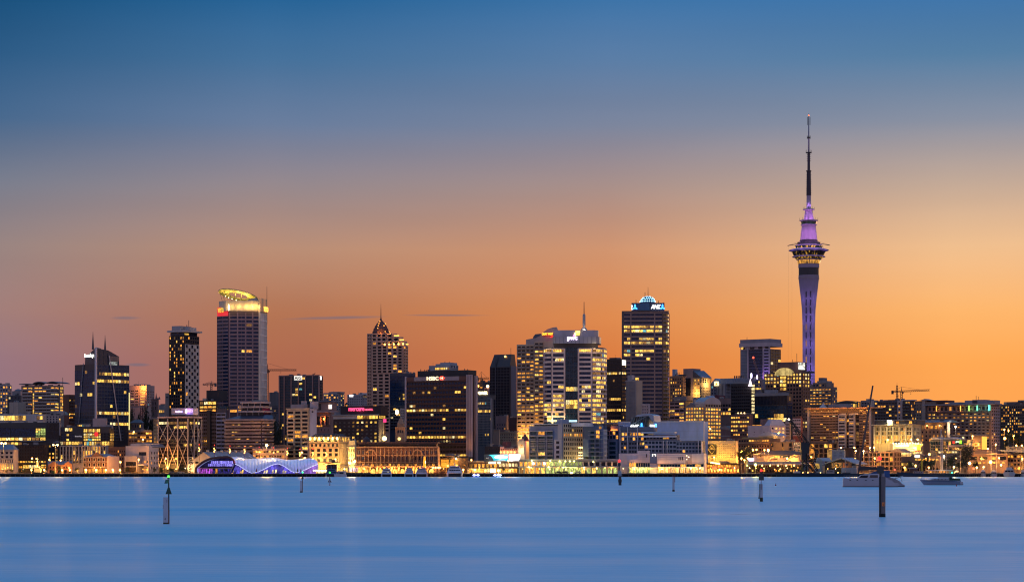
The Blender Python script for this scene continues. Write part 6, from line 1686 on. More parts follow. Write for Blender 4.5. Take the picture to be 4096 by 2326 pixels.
b.fac('F',3724,3866,1762,1778,14,1,fw=.9,fh=.85,p=.12,g=TEALG);b.b('white_band',3794,3886,-.8,0,1779,1783,wall(.5,.42,.42));b.b('white_band',3794,3798,-.8,0,1783,1808,wall(.5,.42,.42));b.fac('F',3724,3792,1780,1800,7,2,fw=.9,fh=.8,p=.05,g=TEALG);b.fac('F',3744,3830,1802,1811,8,1,fw=.9,fh=.8,p=.95);b.fac('F',3800,3866,1785,1800,7,1,fw=.9,fh=.7,p=.3,g=DARK);b.fac('F',3855,3886,1770,1778,3,1,fw=.9,fh=.9,p=1)
prism(b.o,'wavy_roof',[(b.u(3728),b.z(1755))]+[(b.u(3728+100*i/10),b.z(1749)+.5*math.sin(i*1.1)) for i in range(11)]+[(b.u(3828),b.z(1755))],-.6,12,wall(.3,.32,.38));b.b('roof_glazing',3730,3826,.2,10,1753,1759,PALEG)
lettering(b.o,'lettering','green',b.u(3826),b.u(3840),b.z(1769),b.z(1763),-.8,glow(.6,1,.6,2.5));box(b.o,'sign',b.u(3841),b.u(3848),-.9,-.5,b.z(1773),b.z(1760),glow(.3,1,.02,2));box(b.o,'sign',b.u(3813),b.u(3821),-.9,-.5,b.z(1772),b.z(1762),glow(.9,.02,.01,1))
b = Bd('orange_ribbed_block','low block with orange lit vertical ribs on its end wall',OF,3884,3924,3944,1739,1590,wall(.30,.20,.14))
b.fac('F',3886,3924,1768,1796,3,2,fw=.85,fh=.55,p=.4,kind='home',g=BROWNG)
for i in range(5):box(b.o,'lit_rib',.3,.9,b.L*(i+.3)/5,b.L*(i+.6)/5,b.z(1796),b.z(1744),glow(1,.42,.05,1.6))
b.b('canopy',3800,3926,-1,3,1737,1741,GREY);light(b.o,(b.u(3905),-3,b.z(1776)),2500,(1,.45,.08))
b = Bd('brown_quay_offices','brown framed three storey quay office behind the red light beacon',OF,3440,3575,3604,1806,1540,wall(.20,.135,.115),ang=32)
b.fac('F',3442,3575,1808,1880,8,4,fw=.8,fh=.72,p=.1,g=DARK,kind='home',proud=.7);b.fac('R',3577,3603,1808,1880,4,4,fw=.55,fh=.7,p=.02,g=DARK);prism(b.o,'canted_roof',[(b.u(3500),b.z(1808)),(b.u(3600),b.z(1808)),(b.u(3570),b.z(1793)),(b.u(3540),b.z(1798))],6,16,wall(.24,.2,.19))
b = Bd('low_market','low tan quayside building with curved signboard and lit shopfront','building',3604,3758,3763,1824,1545,wall(.26,.19,.15))
prism(b.o,'curved_parapet',[(b.u(3650),b.z(1824))]+[(b.u(3650+44*i/8),b.z(1818)+1.1*math.sin(math.pi*i/8)) for i in range(9)]+[(b.u(3694),b.z(1824))],-.4,2,wall(.28,.21,.17));box(b.o,'sign',b.u(3663),b.u(3680),-1,-.5,b.z(1827),b.z(1818),glow(1,.85,.6,4));b.fac('F',3606,3656,1848,1862,5,1,fw=.85,fh=.7,p=.8,kind='office');b.fac('F',3660,3756,1832,1842,7,1,fw=.8,fh=.7,p=.55,kind='warm',g=BROWNG);b.fac('F',3606,3756,1866,1886,12,1,fw=.7,fh=.6,p=.25,kind='home',g=DARK)
b = Bd('flat_roof_cafe','tan flat roofed quay building with dark openings right of the leafy trees','building',3872,4026,4032,1815,1540,wall(.33,.22,.17))
for x in (3880,3920,3995):b.b('window',x,x+30,-.1,.05,1824,1838,DARK)
b.fac('F',3874,4024,1846,1852,8,1,fw=.6,fh=.9,p=.4,kind='warm',g=BROWNG);b.b('roof_slab',3868,4034,-1,6,1812,1816,wall(.36,.26,.21));b.b('lit_sign',3970,3984,-.4,0,1826,1836,AMB);b.roof(3890,3960,1799,1812,wall(.2,.16,.15),6)
b = Bd('sailing_club','dark quay building with broad bluish roof at the far right edge','building',4028,4130,4136,1812,1535,wall(.16,.11,.09))
prism(b.o,'roof',[(b.u(3998),b.z(1801)),(b.u(4136),b.z(1812)),(b.u(4136),b.z(1797)),(b.u(4010),b.z(1797))],-2.5,10,wall(.17,.2,.26,.5));b.fac('F',4030,4096,1816,1880,5,4,fw=.7,fh=.55,p=.35,kind='home',g=DARK);b.b('upper_roof',3984,4100,14,22,1782,1800,wall(.13,.14,.17))
b = Bd('silo_workshop','pale blue boxy workshop beside tall lit advertising strip','building',3328,3377,3380,1800,1500,wall(.28,.33,.40))
for x,y in ((3335,1806),(3358,1806),(3335,1816),(3358,1816)):b.b('window',x,x+11,-.1,.05,y,y+7,wall(.2,.24,.3))
b.b('lit_strip',3311,3327,-.6,.2,1796,1843,lit(1,.5,.12,1.2,lo=.3,sx=1,sz=5));b.b('parapet',3327,3378,-.4,.4,1797,1801,PSTEEL)
b = Bd('gabled_boatshed','black gabled boatshed with mural panels facing the water','shed',3300,3424,3430,1860,1470,wall(.02,.02,.025))
prism(b.o,'gable_roof',[(b.u(3292),b.z(1853)),(b.u(3366),b.z(1828)),(b.u(3428),b.z(1853)),(b.u(3428),b.z(1857)),(b.u(3366),b.z(1833)),(b.u(3292),b.z(1858))],-.6,14,wall(.22,.25,.32,.5));prism(b.o,'gable',[(b.u(3300),b.z(1860)),(b.u(3424),b.z(1860)),(b.u(3366),b.z(1834))],0,10,wall(.03,.03,.035))
b.b('mural_panel',3328,3371,-.3,-.05,1847,1870,wall(.24,.19,.10,var=.6,scale=.8));b.b('mural_panel',3372,3407,-.3,-.05,1847,1870,wall(.30,.14,.07,var=.6,scale=.8));b.b('mural_window',3341,3358,-.4,-.25,1854,1865,BLACK);b.b('mural_light',3344,3350,-.5,-.35,1857,1863,AMB);b.b('mural_window',3380,3392,-.4,-.25,1854,1859,NAVY)
b = Bd('tin_shed','small pale blue gabled tin shed with lit doorway right of the harbour crane','shed',3258,3290,3300,1842,1490,wall(.24,.28,.34))
prism(b.o,'gable_roof',[(b.u(3254),b.z(1843)),(b.u(3292),b.z(1843)),(b.u(3282),b.z(1829)),(b.u(3266),b.z(1829))],-.4,12,wall(.3,.36,.44,.5));b.b('lit_doorway',3262,3278,-.1,.05,1852,1872,YEL)
b = Bd('white_container_shed','long low pale ribbed shed beside the gabled boatshed','shed',3366,3426,3430,1869,1462,wall(.36,.38,.46))
for i in range(14):b.b('rib',3367+i*4.2,3368+i*4.2,-.15,0,1870,1892,wall(.3,.32,.4))
# fillers on the slope that show between the named blocks
for i,(x0,x1,yt_,D,lab,c) in enumerate(((44,92,1660,1900,'dark slope houses between the far left towers',(.05,.04,.045)),(812,870,1640,1950,'dark block seen behind the half built tower',(.06,.045,.05)),(1060,1122,1656,1930,'dim block under the small ribbed building',(.07,.06,.07)),(1290,1400,1632,1990,'dim ridge block under the grey and white apartments',(.09,.075,.075)),(1380,1475,1612,2000,'dim ridge block beneath the white square windowed office',(.06,.05,.055)),(2040,2080,1640,1980,'dim block in the gap beside the dark chamfered tower',(.05,.04,.045)),(2560,2700,1668,1960,'dim block behind the round cornered brown tower foot',(.08,.055,.05)),(2840,2960,1560,2080,'dim ridge block behind the gold signed office',(.10,.075,.07)),(3230,3262,1560,2100,'dim block at the foot of the purple tower shaft',(.10,.07,.065)),(3340,3420,1620,2100,'dim ridge block left of the lit scalloped crown',(.12,.08,.06)),(3640,3720,1640,1950,'dim block between the tan and dark ridge apartments',(.12,.08,.07)),(3975,4010,1640,1900,'dim block in the gap before the far right apartments',(.1,.07,.06)))):
 b = Bd('slope_block',lab,'building',x0,x1,x1,yt_,D,wall(*c),dep=14)
 b.fac('F',x0+1,x1-1,yt_+3,yt_+60,max(3,int((x1-x0)/11)),5,fw=.55,fh=.5,p=.15,kind='home',g=DARK)
 b.roof(x0+4,x0+(x1-x0)*.5,yt_-4,yt_,DGREY)
 # ------------------------------------------------------------------ observation tower
D = 2300;k = D/FPX
o = P(3235,1873,D)
tw = thing('observation_tower','very tall slender concrete observation tower with purple lit pods and mast','tower',(o.x,D,ground(D)),-math.atan((3235-CX)/FPX))
Z = lambda py:CH+(HY-py)*k-ground(D)
CONC = wall(.30,.255,.32,.7,0,.16,.06)
DK = wall(.03,.03,.035,.5)
def part(nm,pr,m,n=28):return lathe(tw,nm,[(r*k,Z(y)) for r,y in pr],m,n)
SHAFT = wall(.28,.225,.29,.7,0,.16,.06)
part('shaft',[(26,1720),(24.5,1500),(25,1300),(27,1240),(31,1195),(36,1155),(40,1118),(41,1101)],SHAFT)
part('dark_band',[(40,1101),(40,1071)],DK);part('shaft_collar',[(41.5,1071),(41.5,1055)],CONC)
for y in (1066,1115,1110):part('shaft_ring',[(42,y+1),(42,y)],wall(.4,.34,.36))
for col_ in (-10,7):
 for i in range(14):
  y = 1166+i*32.5
  rr = 24.6 if y>1290 else 24.6+(1290-y)*.075
  dd = math.sqrt(max(1,rr*rr-col_*col_))
  box(tw,'slot_window',(col_-2.2)*k,(col_+2.2)*k,-(dd+1)*k,-(dd-2)*k,Z(y+24),Z(y),DIM if (col_<0 and i%2==0 and i>3) else DK)
part('amber_floor',[(44,1055),(46,1041)],lit(1,.45,.07,1.1,lo=.1,sx=30,sz=1,a=.4,z=.6));part('floor_ring',[(46,1041),(50,1038)],CONC)
part('lower_windows',[(50,1038),(57,1028)],lit(.8,.4,.06,.6,lo=.0,sx=30,sz=1,a=.5,z=.62));part('brim',[(66,1028),(66,1026),(56,1022)],wall(.45,.38,.5))
part('observation_windows',[(60,1022),(67,1007)],lit(.8,.4,.05,.5,lo=.0,sx=30,sz=1,a=.56,z=.64));part('outer_brim',[(67,1006),(80,1002),(80,1000),(64,995)],wall(.5,.42,.55))
part('upper_windows',[(60,996),(56,985)],lit(1,.5,.08,.9,lo=.0,sx=30,sz=1,a=.54,z=.64));part('upper_deck',[(58,985),(52,980),(44,978),(42,968)],wall(.25,.2,.28));part('deck_rail',[(46,972),(46,970)],STEEL)
part('neck',[(36,968),(36,961),(33,959)],DK);part('lower_cone',[(34,960),(31,930),(27.5,903)],CONC);part('pod_ring',[(28,903),(32,901),(32,898),(28,896)],CONC);part('pod_windows',[(29,896),(31,885)],lit(.1,.3,.15,.12,lo=.02,sx=16,sz=1));part('pod_ring',[(30,885),(37,883),(37,881),(27,879)],CONC)
part('upper_cone',[(21,880),(17,860),(14.5,842)],CONC);part('cone_collar',[(15,842),(23,839),(22,836),(10,834)],wall(.35,.3,.36));part('mast_base',[(9.2,834),(8.6,782)],CONC,14);part('mast_section',[(9.4,782),(8.2,686)],wall(.05,.04,.05),14);part('mast_ring',[(10.5,686),(10.5,682)],STEEL,14)
part('mast_section',[(5.5,684),(5,612)],wall(.07,.055,.07),10);part('mast_platform',[(12,612),(12,609)],STEEL,14);part('mast_section',[(3.4,610),(3,550)],wall(.32,.25,.3),8);part('mast_ring',[(6,552),(6,548)],STEEL,10);part('mast_section',[(2.4,550),(1.6,462),(.4,453)],wall(.12,.12,.2),8)
ball(tw,'beacon',(0,0,Z(462)),.6,glow(1,.15,.03,5))
segs = []
for a_ in range(0,360,45):
 c,s = math.cos(rad(a_)),math.sin(rad(a_))
 for r,y0_,y1_ in ((11,612,600),(6.5,556,543),(6,500,468),(22,838,828),(36,882,871)):segs.append(((c*r*k,s*r*k,Z(y0_)),(c*r*k,s*r*k,Z(y1_))))
 for y in range(700,790,9):segs.append(((c*8*k,s*8*k,Z(y)),(c*11.5*k,s*11.5*k,Z(y))))
 for y in (620,628,636,644):segs.append(((c*5*k,s*5*k,Z(y)),(c*9*k,s*9*k,Z(y))))
bars(tw,'antenna_array',segs,.13,STEEL,4,True)
for sx in (-1,1):bar(tw,'deck_boom',(sx*42*k,-3,Z(975)),(sx*84*k,-4,Z(983)),.35,STEEL,5);bar(tw,'boom_stay',(sx*38*k,-3,Z(966)),(sx*80*k,-4,Z(981)),.1,STEEL,4)
for dx in (-80,-66):bar(tw,'jump_wire',(dx*k,-6,Z(985)),(dx*k*1.02,-6,Z(1440)),.04,STEEL,4)
PU = (.62,.16,1.0)
for a_ in (-150,-110,-70,-30):
 c,s = math.cos(rad(a_)),math.sin(rad(a_))
 for r,y,w_,col_ in ((54,950,900,(.85,.3,1)),(52,925,900,(.8,.28,1)),(34,893,30,PU),(34,872,500,(.8,.28,1)),(30,852,300,(.75,.28,1)),(84,1010,120,(.4,.2,1)),(14,820,160,(.6,.3,1)),(70,1033,110,(.5,.25,1))):light(tw,(c*r*k,s*r*k,Z(y)),w_,col_,.3)
for a_ in (-160,-125,-90,-55,-20):
 c,s = math.cos(rad(a_)),math.sin(rad(a_))
 for y,w_ in ((1560,1500),(1480,1400),(1380,1300),(1280,1000),(1200,700)):light(tw,(c*62*k,s*62*k,Z(y)),w_,(.34,.22,1),.5)
for y,c_ in ((560,(.5,.3,1)),(520,(.1,.3,1)),(640,(.6,.2,1))):light(tw,(-2.4,-4.5,Z(y)),90,c_,.2)
# ------------------------------------------------------------------ gabled shed and the wave hall
b = Bd('gabled_shed','long cream gabled wharf shed with blue grey roof behind the glowing wave hall','shed',762,868,1048,1845,1500,wall(.44,.36,.30),side='L',ang=48)
Z = b.z
mesh(b.o,'gable_wall',[(0,0,b.h),(0,b.L,b.h),(0,b.L/2,Z(1806))],[(0,2,1)],b.m)
RF = wall(.17,.19,.24,.5)
mesh(b.o,'roof',[(-.4,-.6,Z(1846)),(b.W,-.6,Z(1846)),(b.W,b.L/2,Z(1805)),(-.4,b.L/2,Z(1805)),(-.4,b.L+.6,Z(1846)),(b.W,b.L+.6,Z(1846)),(-.4,b.L/2,Z(1807.5)),(b.W,b.L/2,Z(1807.5)),(-.4,-.6,Z(1848.5)),(b.W,-.6,Z(1848.5))],[(0,1,2,3),(3,2,5,4),(8,0,3,6),(8,9,1,0),(9,7,2,1)],RF)
for i in range(6):
 x = b.W*(i+.6)/6.5
 lathe(b.o,'roof_vent',[(.9,Z(1806)),(.9,Z(1800)),(1.2,Z(1799)),(.2,Z(1797))],wall(.4,.36,.34),8,x,b.L/2)
 f0,f1 = .25,.62
 zz = lambda f_:Z(1846)+(Z(1805)-Z(1846))*f_
 mesh(b.o,'skylight',[(x+1,-.6+(b.L/2)*f0,zz(f0)+.15),(x+2.4,-.6+(b.L/2)*f0,zz(f0)+.15),(x+2.4,(b.L/2)*f1,zz(f1)+.2),(x+1,(b.L/2)*f1,zz(f1)+.2)],[(0,1,2,3)],wall(.42,.46,.55,.3))
for px in (770,788,812):o_ = box(b.o,'window',-.08,.05,b.v(px)-1.4,b.v(px)+1.4,Z(1852),Z(1844),DARK)
D = 1466
k = D/FPX
wx = lambda px:(px-CX)*k
wz = lambda py:CH+(HY-py)*k-2.0
wv = thing('wave_hall','long wave shaped hall with silver ribbed cushion roof glowing blue and purple','event hall',(0,D,2.0))
low = [(938.8,1854),(953.8,1859.4),(975.2,1874.4),(996.7,1887.6),(1007.4,1890.2),(1028.9,1886.9),(1050.3,1877.6),(1071.8,1865.8),(1093.2,1856.1),(1112.5,1852.9),(1131.8,1860.4),(1153.3,1874.4),(1170.4,1886.7),(1181.1,1889.6),(1200.5,1885.1),(1221.9,1876.5),(1243.4,1865.8),(1271.2,1855.1)]
top = [(938.8,1830.4),(953.8,1832.6),(975.2,1834.7),(1028.9,1832.1),(1050.3,1830.4),(1071.8,1828.7),(1093.2,1828.3),(1112.5,1830.4),(1131.8,1834.7),(1153.3,1836.6),(1170.4,1836.6),(1200.5,1834),(1221.9,1832),(1243.4,1830.8),(1262,1835),(1271.2,1843)]
def ip(tab,x):
 for (a,c),(d,e) in zip(tab,tab[1:]):
  if x<=d:
   q_ = (x-a)/(d-a);q_ = q_*q_*(3-2*q_)*.35+q_*.65
   return c+(e-c)*q_
 return tab[-1][1]
NS = 9
def section(px,bulge):
 zl,zt = wz(ip(low,px)),wz(ip(top,px))
 out = []
 for j in range(NS+1):
  ph = j/NS
  out.append((wx(px)-1.2*ph,2.0+9*(1-math.cos(ph*math.pi/2))-(1.6+bulge)*math.sin(math.pi*min(1,ph*1.15)),zl+(zt-zl)*math.sin(ph*math.pi/2)))
 for j in range(1,4):out.append((wx(px)-1.2,11+j*3.6,zt-(zt-1)*(j/3)**2))
 return out
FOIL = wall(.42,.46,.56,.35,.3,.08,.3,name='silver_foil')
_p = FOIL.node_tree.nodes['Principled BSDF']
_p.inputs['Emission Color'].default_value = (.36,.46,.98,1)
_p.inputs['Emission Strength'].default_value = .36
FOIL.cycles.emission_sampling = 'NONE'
NP = 25
x0_,x1_ = 938.8,1271.2
for i in range(NP):
 a,c = x0_+(x1_-x0_)*i/NP,x0_+(x1_-x0_)*(i+1)/NP
 v,f = [],[]
 for s in range(4):
  v+=section(a+(c-a)*s/3,.55*math.sin(math.pi*s/3))
 m_ = NS+4
 for s in range(3):
  for j in range(m_-1):f.append((s*m_+j,(s+1)*m_+j,(s+1)*m_+j+1,s*m_+j+1))
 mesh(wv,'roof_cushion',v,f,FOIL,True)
 se = section(a,.12)
 bars(wv,'roof_rib',[(se[j],se[j+1]) for j in range(NS)],.06,wall(.16,.18,.26,.4,.4),4)
 p0,p1 = section(a,0)[0],section(c,0)[0]
 bar(wv,'light_strip',(p0[0],p0[1]-.4,p0[2]-.05),(p1[0]-.12,p1[1]-.4,p1[2]-.05),.075,glow(.7,.68,1,2.2),5)
 if max(p0[2],p1[2])>.9:
  mesh(wv,'glass_panel',[(p0[0]-1.5*(p0[2]>2),p0[1]+.7,0),(p1[0]-1.5*(p1[2]>2),p1[1]+.7,0),(p1[0],p1[1]+.5,p1[2]),(p0[0],p0[1]+.5,p0[2])],[(0,1,2,3)],lit(.18,.14,1.0,.7,lo=.25,sx=2,sz=2) if i<20 else lit(.5,.22,1,.7,lo=.3,sx=2,sz=2))
for px,h_,m_ in ((957,9,YEL),(965,15,YEL),(1053,12,WHT),(1062,14,WHT),(1086,15,WHT),(1098,16,WHT),(1128,13,WHT),(1136,10,WHT)):
 mesh(wv,'lit_column',[(wx(px),1.6,.2),(wx(px+6),1.6,.2),(wx(px+9),1.7,h_*k),(wx(px+3),1.7,h_*k)],[(0,1,2,3)],m_)
arch = [(785.4,1891),(784.3,1874.4),(788,1866),(797.2,1858.3),(808,1850),(820.8,1842.2),(835,1836),(850.8,1831.5),(878.7,1827.6),(904.4,1826.1),(914,1826.6),(921.6,1828.9),(929,1833),(934.5,1840),(937.5,1847),(938.8,1854)]
bars(wv,'arch_rim',[((wx(a[0]),-1.2,wz(a[1])),(wx(c[0]),-1.2,wz(c[1]))) for a,c in zip(arch,arch[1:])],.75,wall(.11,.035,.025,.6),6)
v,f = [],[]
for px,py in arch:
 for q_ in (0,.35,1):v.append((wx(px)+q_*6,-1.0+q_*20,wz(py)))
for i in range(len(arch)-1):
 for j in range(2):f.append((3*i+j,3*i+3+j,3*i+4+j,3*i+1+j))
mesh(wv,'arch_hood',v,f,FOIL,True)
inset = [(max(790,px),py+(4 if py<1880 else 0)) for px,py in arch]+[(921,1891)]
mesh(wv,'end_glazing',[(wx(px)+.6,2.5,wz(py)) for px,py in inset],[tuple(range(len(inset)))],glass(.02,.02,.08,.2))
for r,(yt_,yb_,x0,x1) in enumerate(((1842,1852,842,932),(1853,1863,830,934))):
 n_ = int((x1-x0)/7)
 for i in range(n_):
  px = x0+(x1-x0)*i/n_
  box(wv,'lit_pane',wx(px)+.08,wx(px+6.2),2.0,2.2,wz(yb_),wz(max(yt_,ip(arch,px)+7)),lit(.28,.24,1,1.7,lo=.3,sx=2,sz=2))
for i in range(14):
 px = 793+i*9.6
 box(wv,'ground_pane',wx(px),wx(px+7.6),2.0,2.2,.1,wz(1873),(lit(.75,.12,1,1.2,lo=.3,sx=2,sz=2) if i<6 else lit(.08,.06,.6,.5,lo=.1,sx=2,sz=2)) if i!=7 else AMB)
box(wv,'gallery',wx(792),wx(928),1.2,2.2,wz(1872.5),wz(1869.5),wall(.4,.3,.25))
bar(wv,'raked_post',(wx(918),-.8,0),(wx(937),-.8,wz(1856)),.25,PSTEEL)
PUR = (.34,.14,1)
for px,py,y,w_,c in ((945,1842,-2.5,500,(.8,.2,1)),(985,1880,-3,420,PUR),(1030,1880,-3,260,(.15,.2,1)),(1080,1850,-3.5,300,PUR),(1130,1850,-3.5,300,PUR),(1190,1880,-3,340,PUR),(1240,1856,-3.5,700,(.6,.2,1)),(1262,1846,-3,500,(.7,.25,1)),(1110,1876,-2,350,(.2,.1,1)),(1265,1840,-1.5,200,(.7,.3,1)),(800,1878,-.2,300,(.8,.1,1))):light(wv,(wx(px),y,wz(py)),w_*.3,c,.2)
for px in range(1255,1305,8):ball(wv,'festoon_lamp',(wx(px),0,wz(1880)),.4,glow(1,.8,.4,7))
t_ = thing('quay_pavilion','small bright glass quayside pavilion at the end of the wave hall','pavilion',P(1268,1893,1475))
k2 = 1475/FPX
box(t_,'floor',0,42*k2,0,5,0,.3,GREY);box(t_,'roof',-k2,44*k2,-.4,5.4,16*k2,18*k2,wall(.1,.06,.05))
for i in range(7):box(t_,'lit_bay',i*6*k2+.1,i*6*k2+.8,.2,4,.4,15*k2,glow(1,.75,.35,2.2) if i%2 else WHT)
# ------------------------------------------------------------------ lattice tower cranes
def truss(par,nm,a,c,w,m,up=(0,0,1),n=None,r=.12):
 a,c,up = Vector(a),Vector(c),Vector(up)
 d = c-a
 s = d.cross(up).normalized()*w/2
 t = s.cross(d).normalized()*w/2
 n = n or max(3,int(d.length/w/1.2))
 sg = []
 for i in range(n+1):
  p = a+d*i/n
  cr = [p+s+t,p-s+t,p-s-t,p+s-t]
  if i:
   sg+=[(x,y) for x,y in zip(pv,cr)]
   sg+=[(pv[0],cr[1]),(pv[1],cr[2]),(pv[2],cr[3]),(pv[3],cr[0])]
  pv = cr
 return bars(par,nm,sg,r,m,4)
def crane(label,px,ytop,ybase,yjib,jl,jr,D,m,tilt=0,hook=None):
 k = D/FPX
 z0 = ground(D)
 zz = lambda py:CH+(HY-py)*k-z0
 t = thing('tower_crane',label,'crane',((px-CX)*k,D,z0))
 truss(t,'mast',(0,0,zz(ybase) if zz(ybase)>0 else 0),(0,0,zz(yjib)),7*k,m,(0,1,0))
 truss(t,'jib',(0,0,zz(yjib)),((jr-px)*k,0,zz(yjib-tilt)),6*k,m)
 truss(t,'counter_jib',(0,0,zz(yjib)),((jl-px)*k,0,zz(yjib+2)),5*k,m)
 bar(t,'apex',(0,0,zz(yjib)),(0,0,zz(ytop)),2.4*k,m,4,.6*k)
 far = jr if abs(jr-px)>abs(jl-px) else jl
 for q_,dz in ((jr,tilt),(jl,-2)):
  bar(t,'tie_bar',(0,0,zz(ytop)),((px+(q_-px)*.75-px)*k,0,zz(yjib-dz*.7-2)),.1,m,4)
 near = jl if far==jr else jr
 e = 8 if near<px else -8
 box(t,'counterweight',min(near-px,near-px+e)*k,max(near-px,near-px+e)*k,-1,1,zz(yjib+11),zz(yjib-3),m)
 hx = px+(far-px)*.45 if hook is None else hook
 bar(t,'hook_line',((hx-px)*k,0,zz(yjib)),((hx-px)*k,0,zz(yjib+9)),.08,m,4);ball(t,'hook_block',((hx-px)*k,0,zz(yjib+10)),1.6*k,m)
 box(t,'cab',2*k,8*k,-.8,.8,zz(yjib+9),zz(yjib+1),wall(.3,.12,.06))
 return t
CR = wall(.16,.07,.05,.6)
crane('brown lattice tower crane behind the tall tower with the oval canopy',1071,1452,1620,1479,1066,1186,1850,CR)
crane('small dark tower crane above the half built block',845,1523,1610,1534,866,811,1660,wall(.05,.06,.08),-3)
crane('yellowish tower crane between the brown slab office and the chamfered tower',1925,1485,1560,1512,1908,1957,1950,wall(.30,.15,.06))
crane('dark tower crane with long jib on the ridge above the dark apartments',3606,1546,1604,1564,3566,3718,1850,wall(.07,.05,.05),5,3643)
t_ = thing('radio_mast','slim red lattice radio mast beside the ridge tower crane','mast',(P(3588,1600,1860).x,1860,ground(1860)))
k = 1860/FPX;h0 = CH+(HY-1540)*k-ground(1860)
truss(t_,'lattice',(0,0,h0-13),(0,0,h0),5*k,wall(.12,.05,.04),(0,1,0));bar(t_,'whip',(0,0,h0),(0,0,h0+2),.1,STEEL);bar(t_,'foot',(0,0,0),(0,0,h0-12),.6,STEEL)
for z in (h0-11,h0-9):box(t_,'antenna_panel',3*k,5.5*k,-.3,.3,z,z+1.3,GREY)
t_ = thing('luffing_crane','red tipped luffing crane boom leaning in front of the mauve capped tower','crane',(P(3055,1560,1790).x,1790,ground(1790)))
k = 1790/FPX;zz = lambda py:CH+(HY-py)*k-ground(1790)
truss(t_,'boom',(0,0,zz(1560)),(-42*k,0,zz(1432)),6*k,wall(.34,.2,.18));bar(t_,'tower',(0,1,0),(0,1,zz(1556)),1.0,STEEL);box(t_,'machine_deck',-2,4,-1.5,2,zz(1566),zz(1556),STEEL)
ball(t_,'beacon',(-42*k,0,zz(1429)),.75,glow(1,.05,.02,6))
t_ = thing('lattice_mast','red lattice mast among dark trees left of the cross braced building','mast',(P(566,1700,1700).x,1700,ground(1700)))
k = 1700/FPX;truss(t_,'lattice',(0,0,0),(0,0,CH+(HY-1628)*k-ground(1700)),8*k,wall(.14,.05,.04),(0,1,0))
# ------------------------------------------------------------------ old harbour crane on its barge
D = 1452;k = D/FPX
t_ = thing('harbour_crane','black steel luffing harbour crane standing on the dark barge','crane',(P(3218,1890,D).x,D,1.4))
X = lambda px:(px-3218)*k
Zc = lambda py:CH+(HY-py)*k-1.4
m = wall(.012,.012,.014,.6)
truss(t_,'boom',(X(3214),0,Zc(1775)),(X(3161),0,Zc(1680)),1.5,m,r=.16);truss(t_,'boom',(X(3238),.5,Zc(1775)),(X(3162),.5,Zc(1678)),.9,m,r=.13)
truss(t_,'mast',(X(3218),0,0),(X(3218),0,Zc(1766)),2.6,m,(0,1,0),r=.26);box(t_,'machine_house',X(3203),X(3236),-2,2,Zc(1812),Zc(1770),m);box(t_,'cab',X(3204),X(3222),-2.4,1,Zc(1838),Zc(1812),m)
for a_,c_ in (((3236,1775),(3268,1806)),((3266,1806),(3258,1848)),((3230,1820),(3272,1884)),((3214,1850),(3206,1890)),((3226,1850),(3262,1890)),((3206,1850),(3240,1846))):truss(t_,'strut',(X(a_[0]),0,Zc(a_[1])),(X(c_[0]),0,max(0,Zc(c_[1]))),1.0,m,(0,1,0),r=.17)
box(t_,'counterweight',X(3262),X(3274),-1.2,1.2,Zc(1812),Zc(1800),m)
bar(t_,'hoist_line',(X(3160),0,Zc(1682)),(X(3160),0,Zc(1850)),.07,m,4);bar(t_,'hoist_line',(X(3163),0,Zc(1682)),(X(3163),0,Zc(1850)),.07,m,4)
ball(t_,'boom_lamp',(X(3155),-.5,Zc(1676)),.6,glow(1,.75,.55,8))
# ------------------------------------------------------------------ boats
HB = wall(.012,.014,.025,.4)
def hull(par,nm,L_,Bm,zt0,zt1,m,bow=1,sheer=.4,y=0,zb=-.6,n=10,x0=0):
 """pointed hull along +x*bow, side on; zt0 stern height, zt1 bow height"""
 v,f = [],[]
 for i in range(n+1):
  s = i/n
  w = Bm/2*(1-max(0,(s-.45)/.55)**2)*(.82+.18*min(1,s*4))
  zt = zt0+(zt1-zt0)*s+sheer*((2*s-1)**2-1)*.5
  x = x0+bow*(s*L_-L_/2)
  xo = x+bow*max(0,s-.8)*.18*L_
  v+=[(xo,y-w,zt),(x,y-w*.75,zb),(x,y+w*.75,zb),(xo,y+w,zt)]
 for i in range(n):
  a,c = 4*i,4*i+4
  q_ = [(a,a+1,c+1,c),(a+1,a+2,c+2,c+1),(a+2,a+3,c+3,c+2),(a+3,a,c,c+3)]
  f+=q_ if bow>0 else [t[::-1] for t in q_]
 f+=[(0,3,2,1),(4*n,4*n+1,4*n+2,4*n+3)]
 return mesh(par,nm,v,f,m)
t_ = thing('crane_barge','long black barge hull lying along the quay under the harbour crane','barge',(P(3270,1900,1452).x,1452,0))
k = 1452/FPX
hull(t_,'hull',320*k,9,1.9,2.6,HB,-1)
for x0,x1,h_,c in ((-95,-70,11,PSTEEL),(35,66,15,wall(.34,.3,.28)),(-30,20,4,STEEL),(100,130,6,DGREY)):box(t_,'deckhouse',x0*k,x1*k,-2,2,1.6,1.8+h_*k,c)
for i in range(5):box(t_,'deck_window',(38+i*5)*k,(41+i*5)*k,-2.08,-1.9,1.8+8*k,1.8+12*k,DARK)
box(t_,'funnel',43*k,47*k,-1,1,1.8,1.8+24*k,STEEL)
for x in (-60,-40,10,80):ball(t_,'deck_lamp',(x*k,-2.2,2.6),.3,glow(1,.55,.15,7))
t_ = thing('sailing_ship','long navy blue hulled ship with white deck canopy and tall masts at the marina','ship',(P(3703,1900,1450).x,1450,0))
hull(t_,'hull',216*k,8,2.0,2.9,wall(.012,.016,.04,.35),-1,1.0)
hull(t_,'rubbing_strake',190*k,8.1,1.35,1.75,wall(.3,.3,.36),-1,.8,0,1.25)
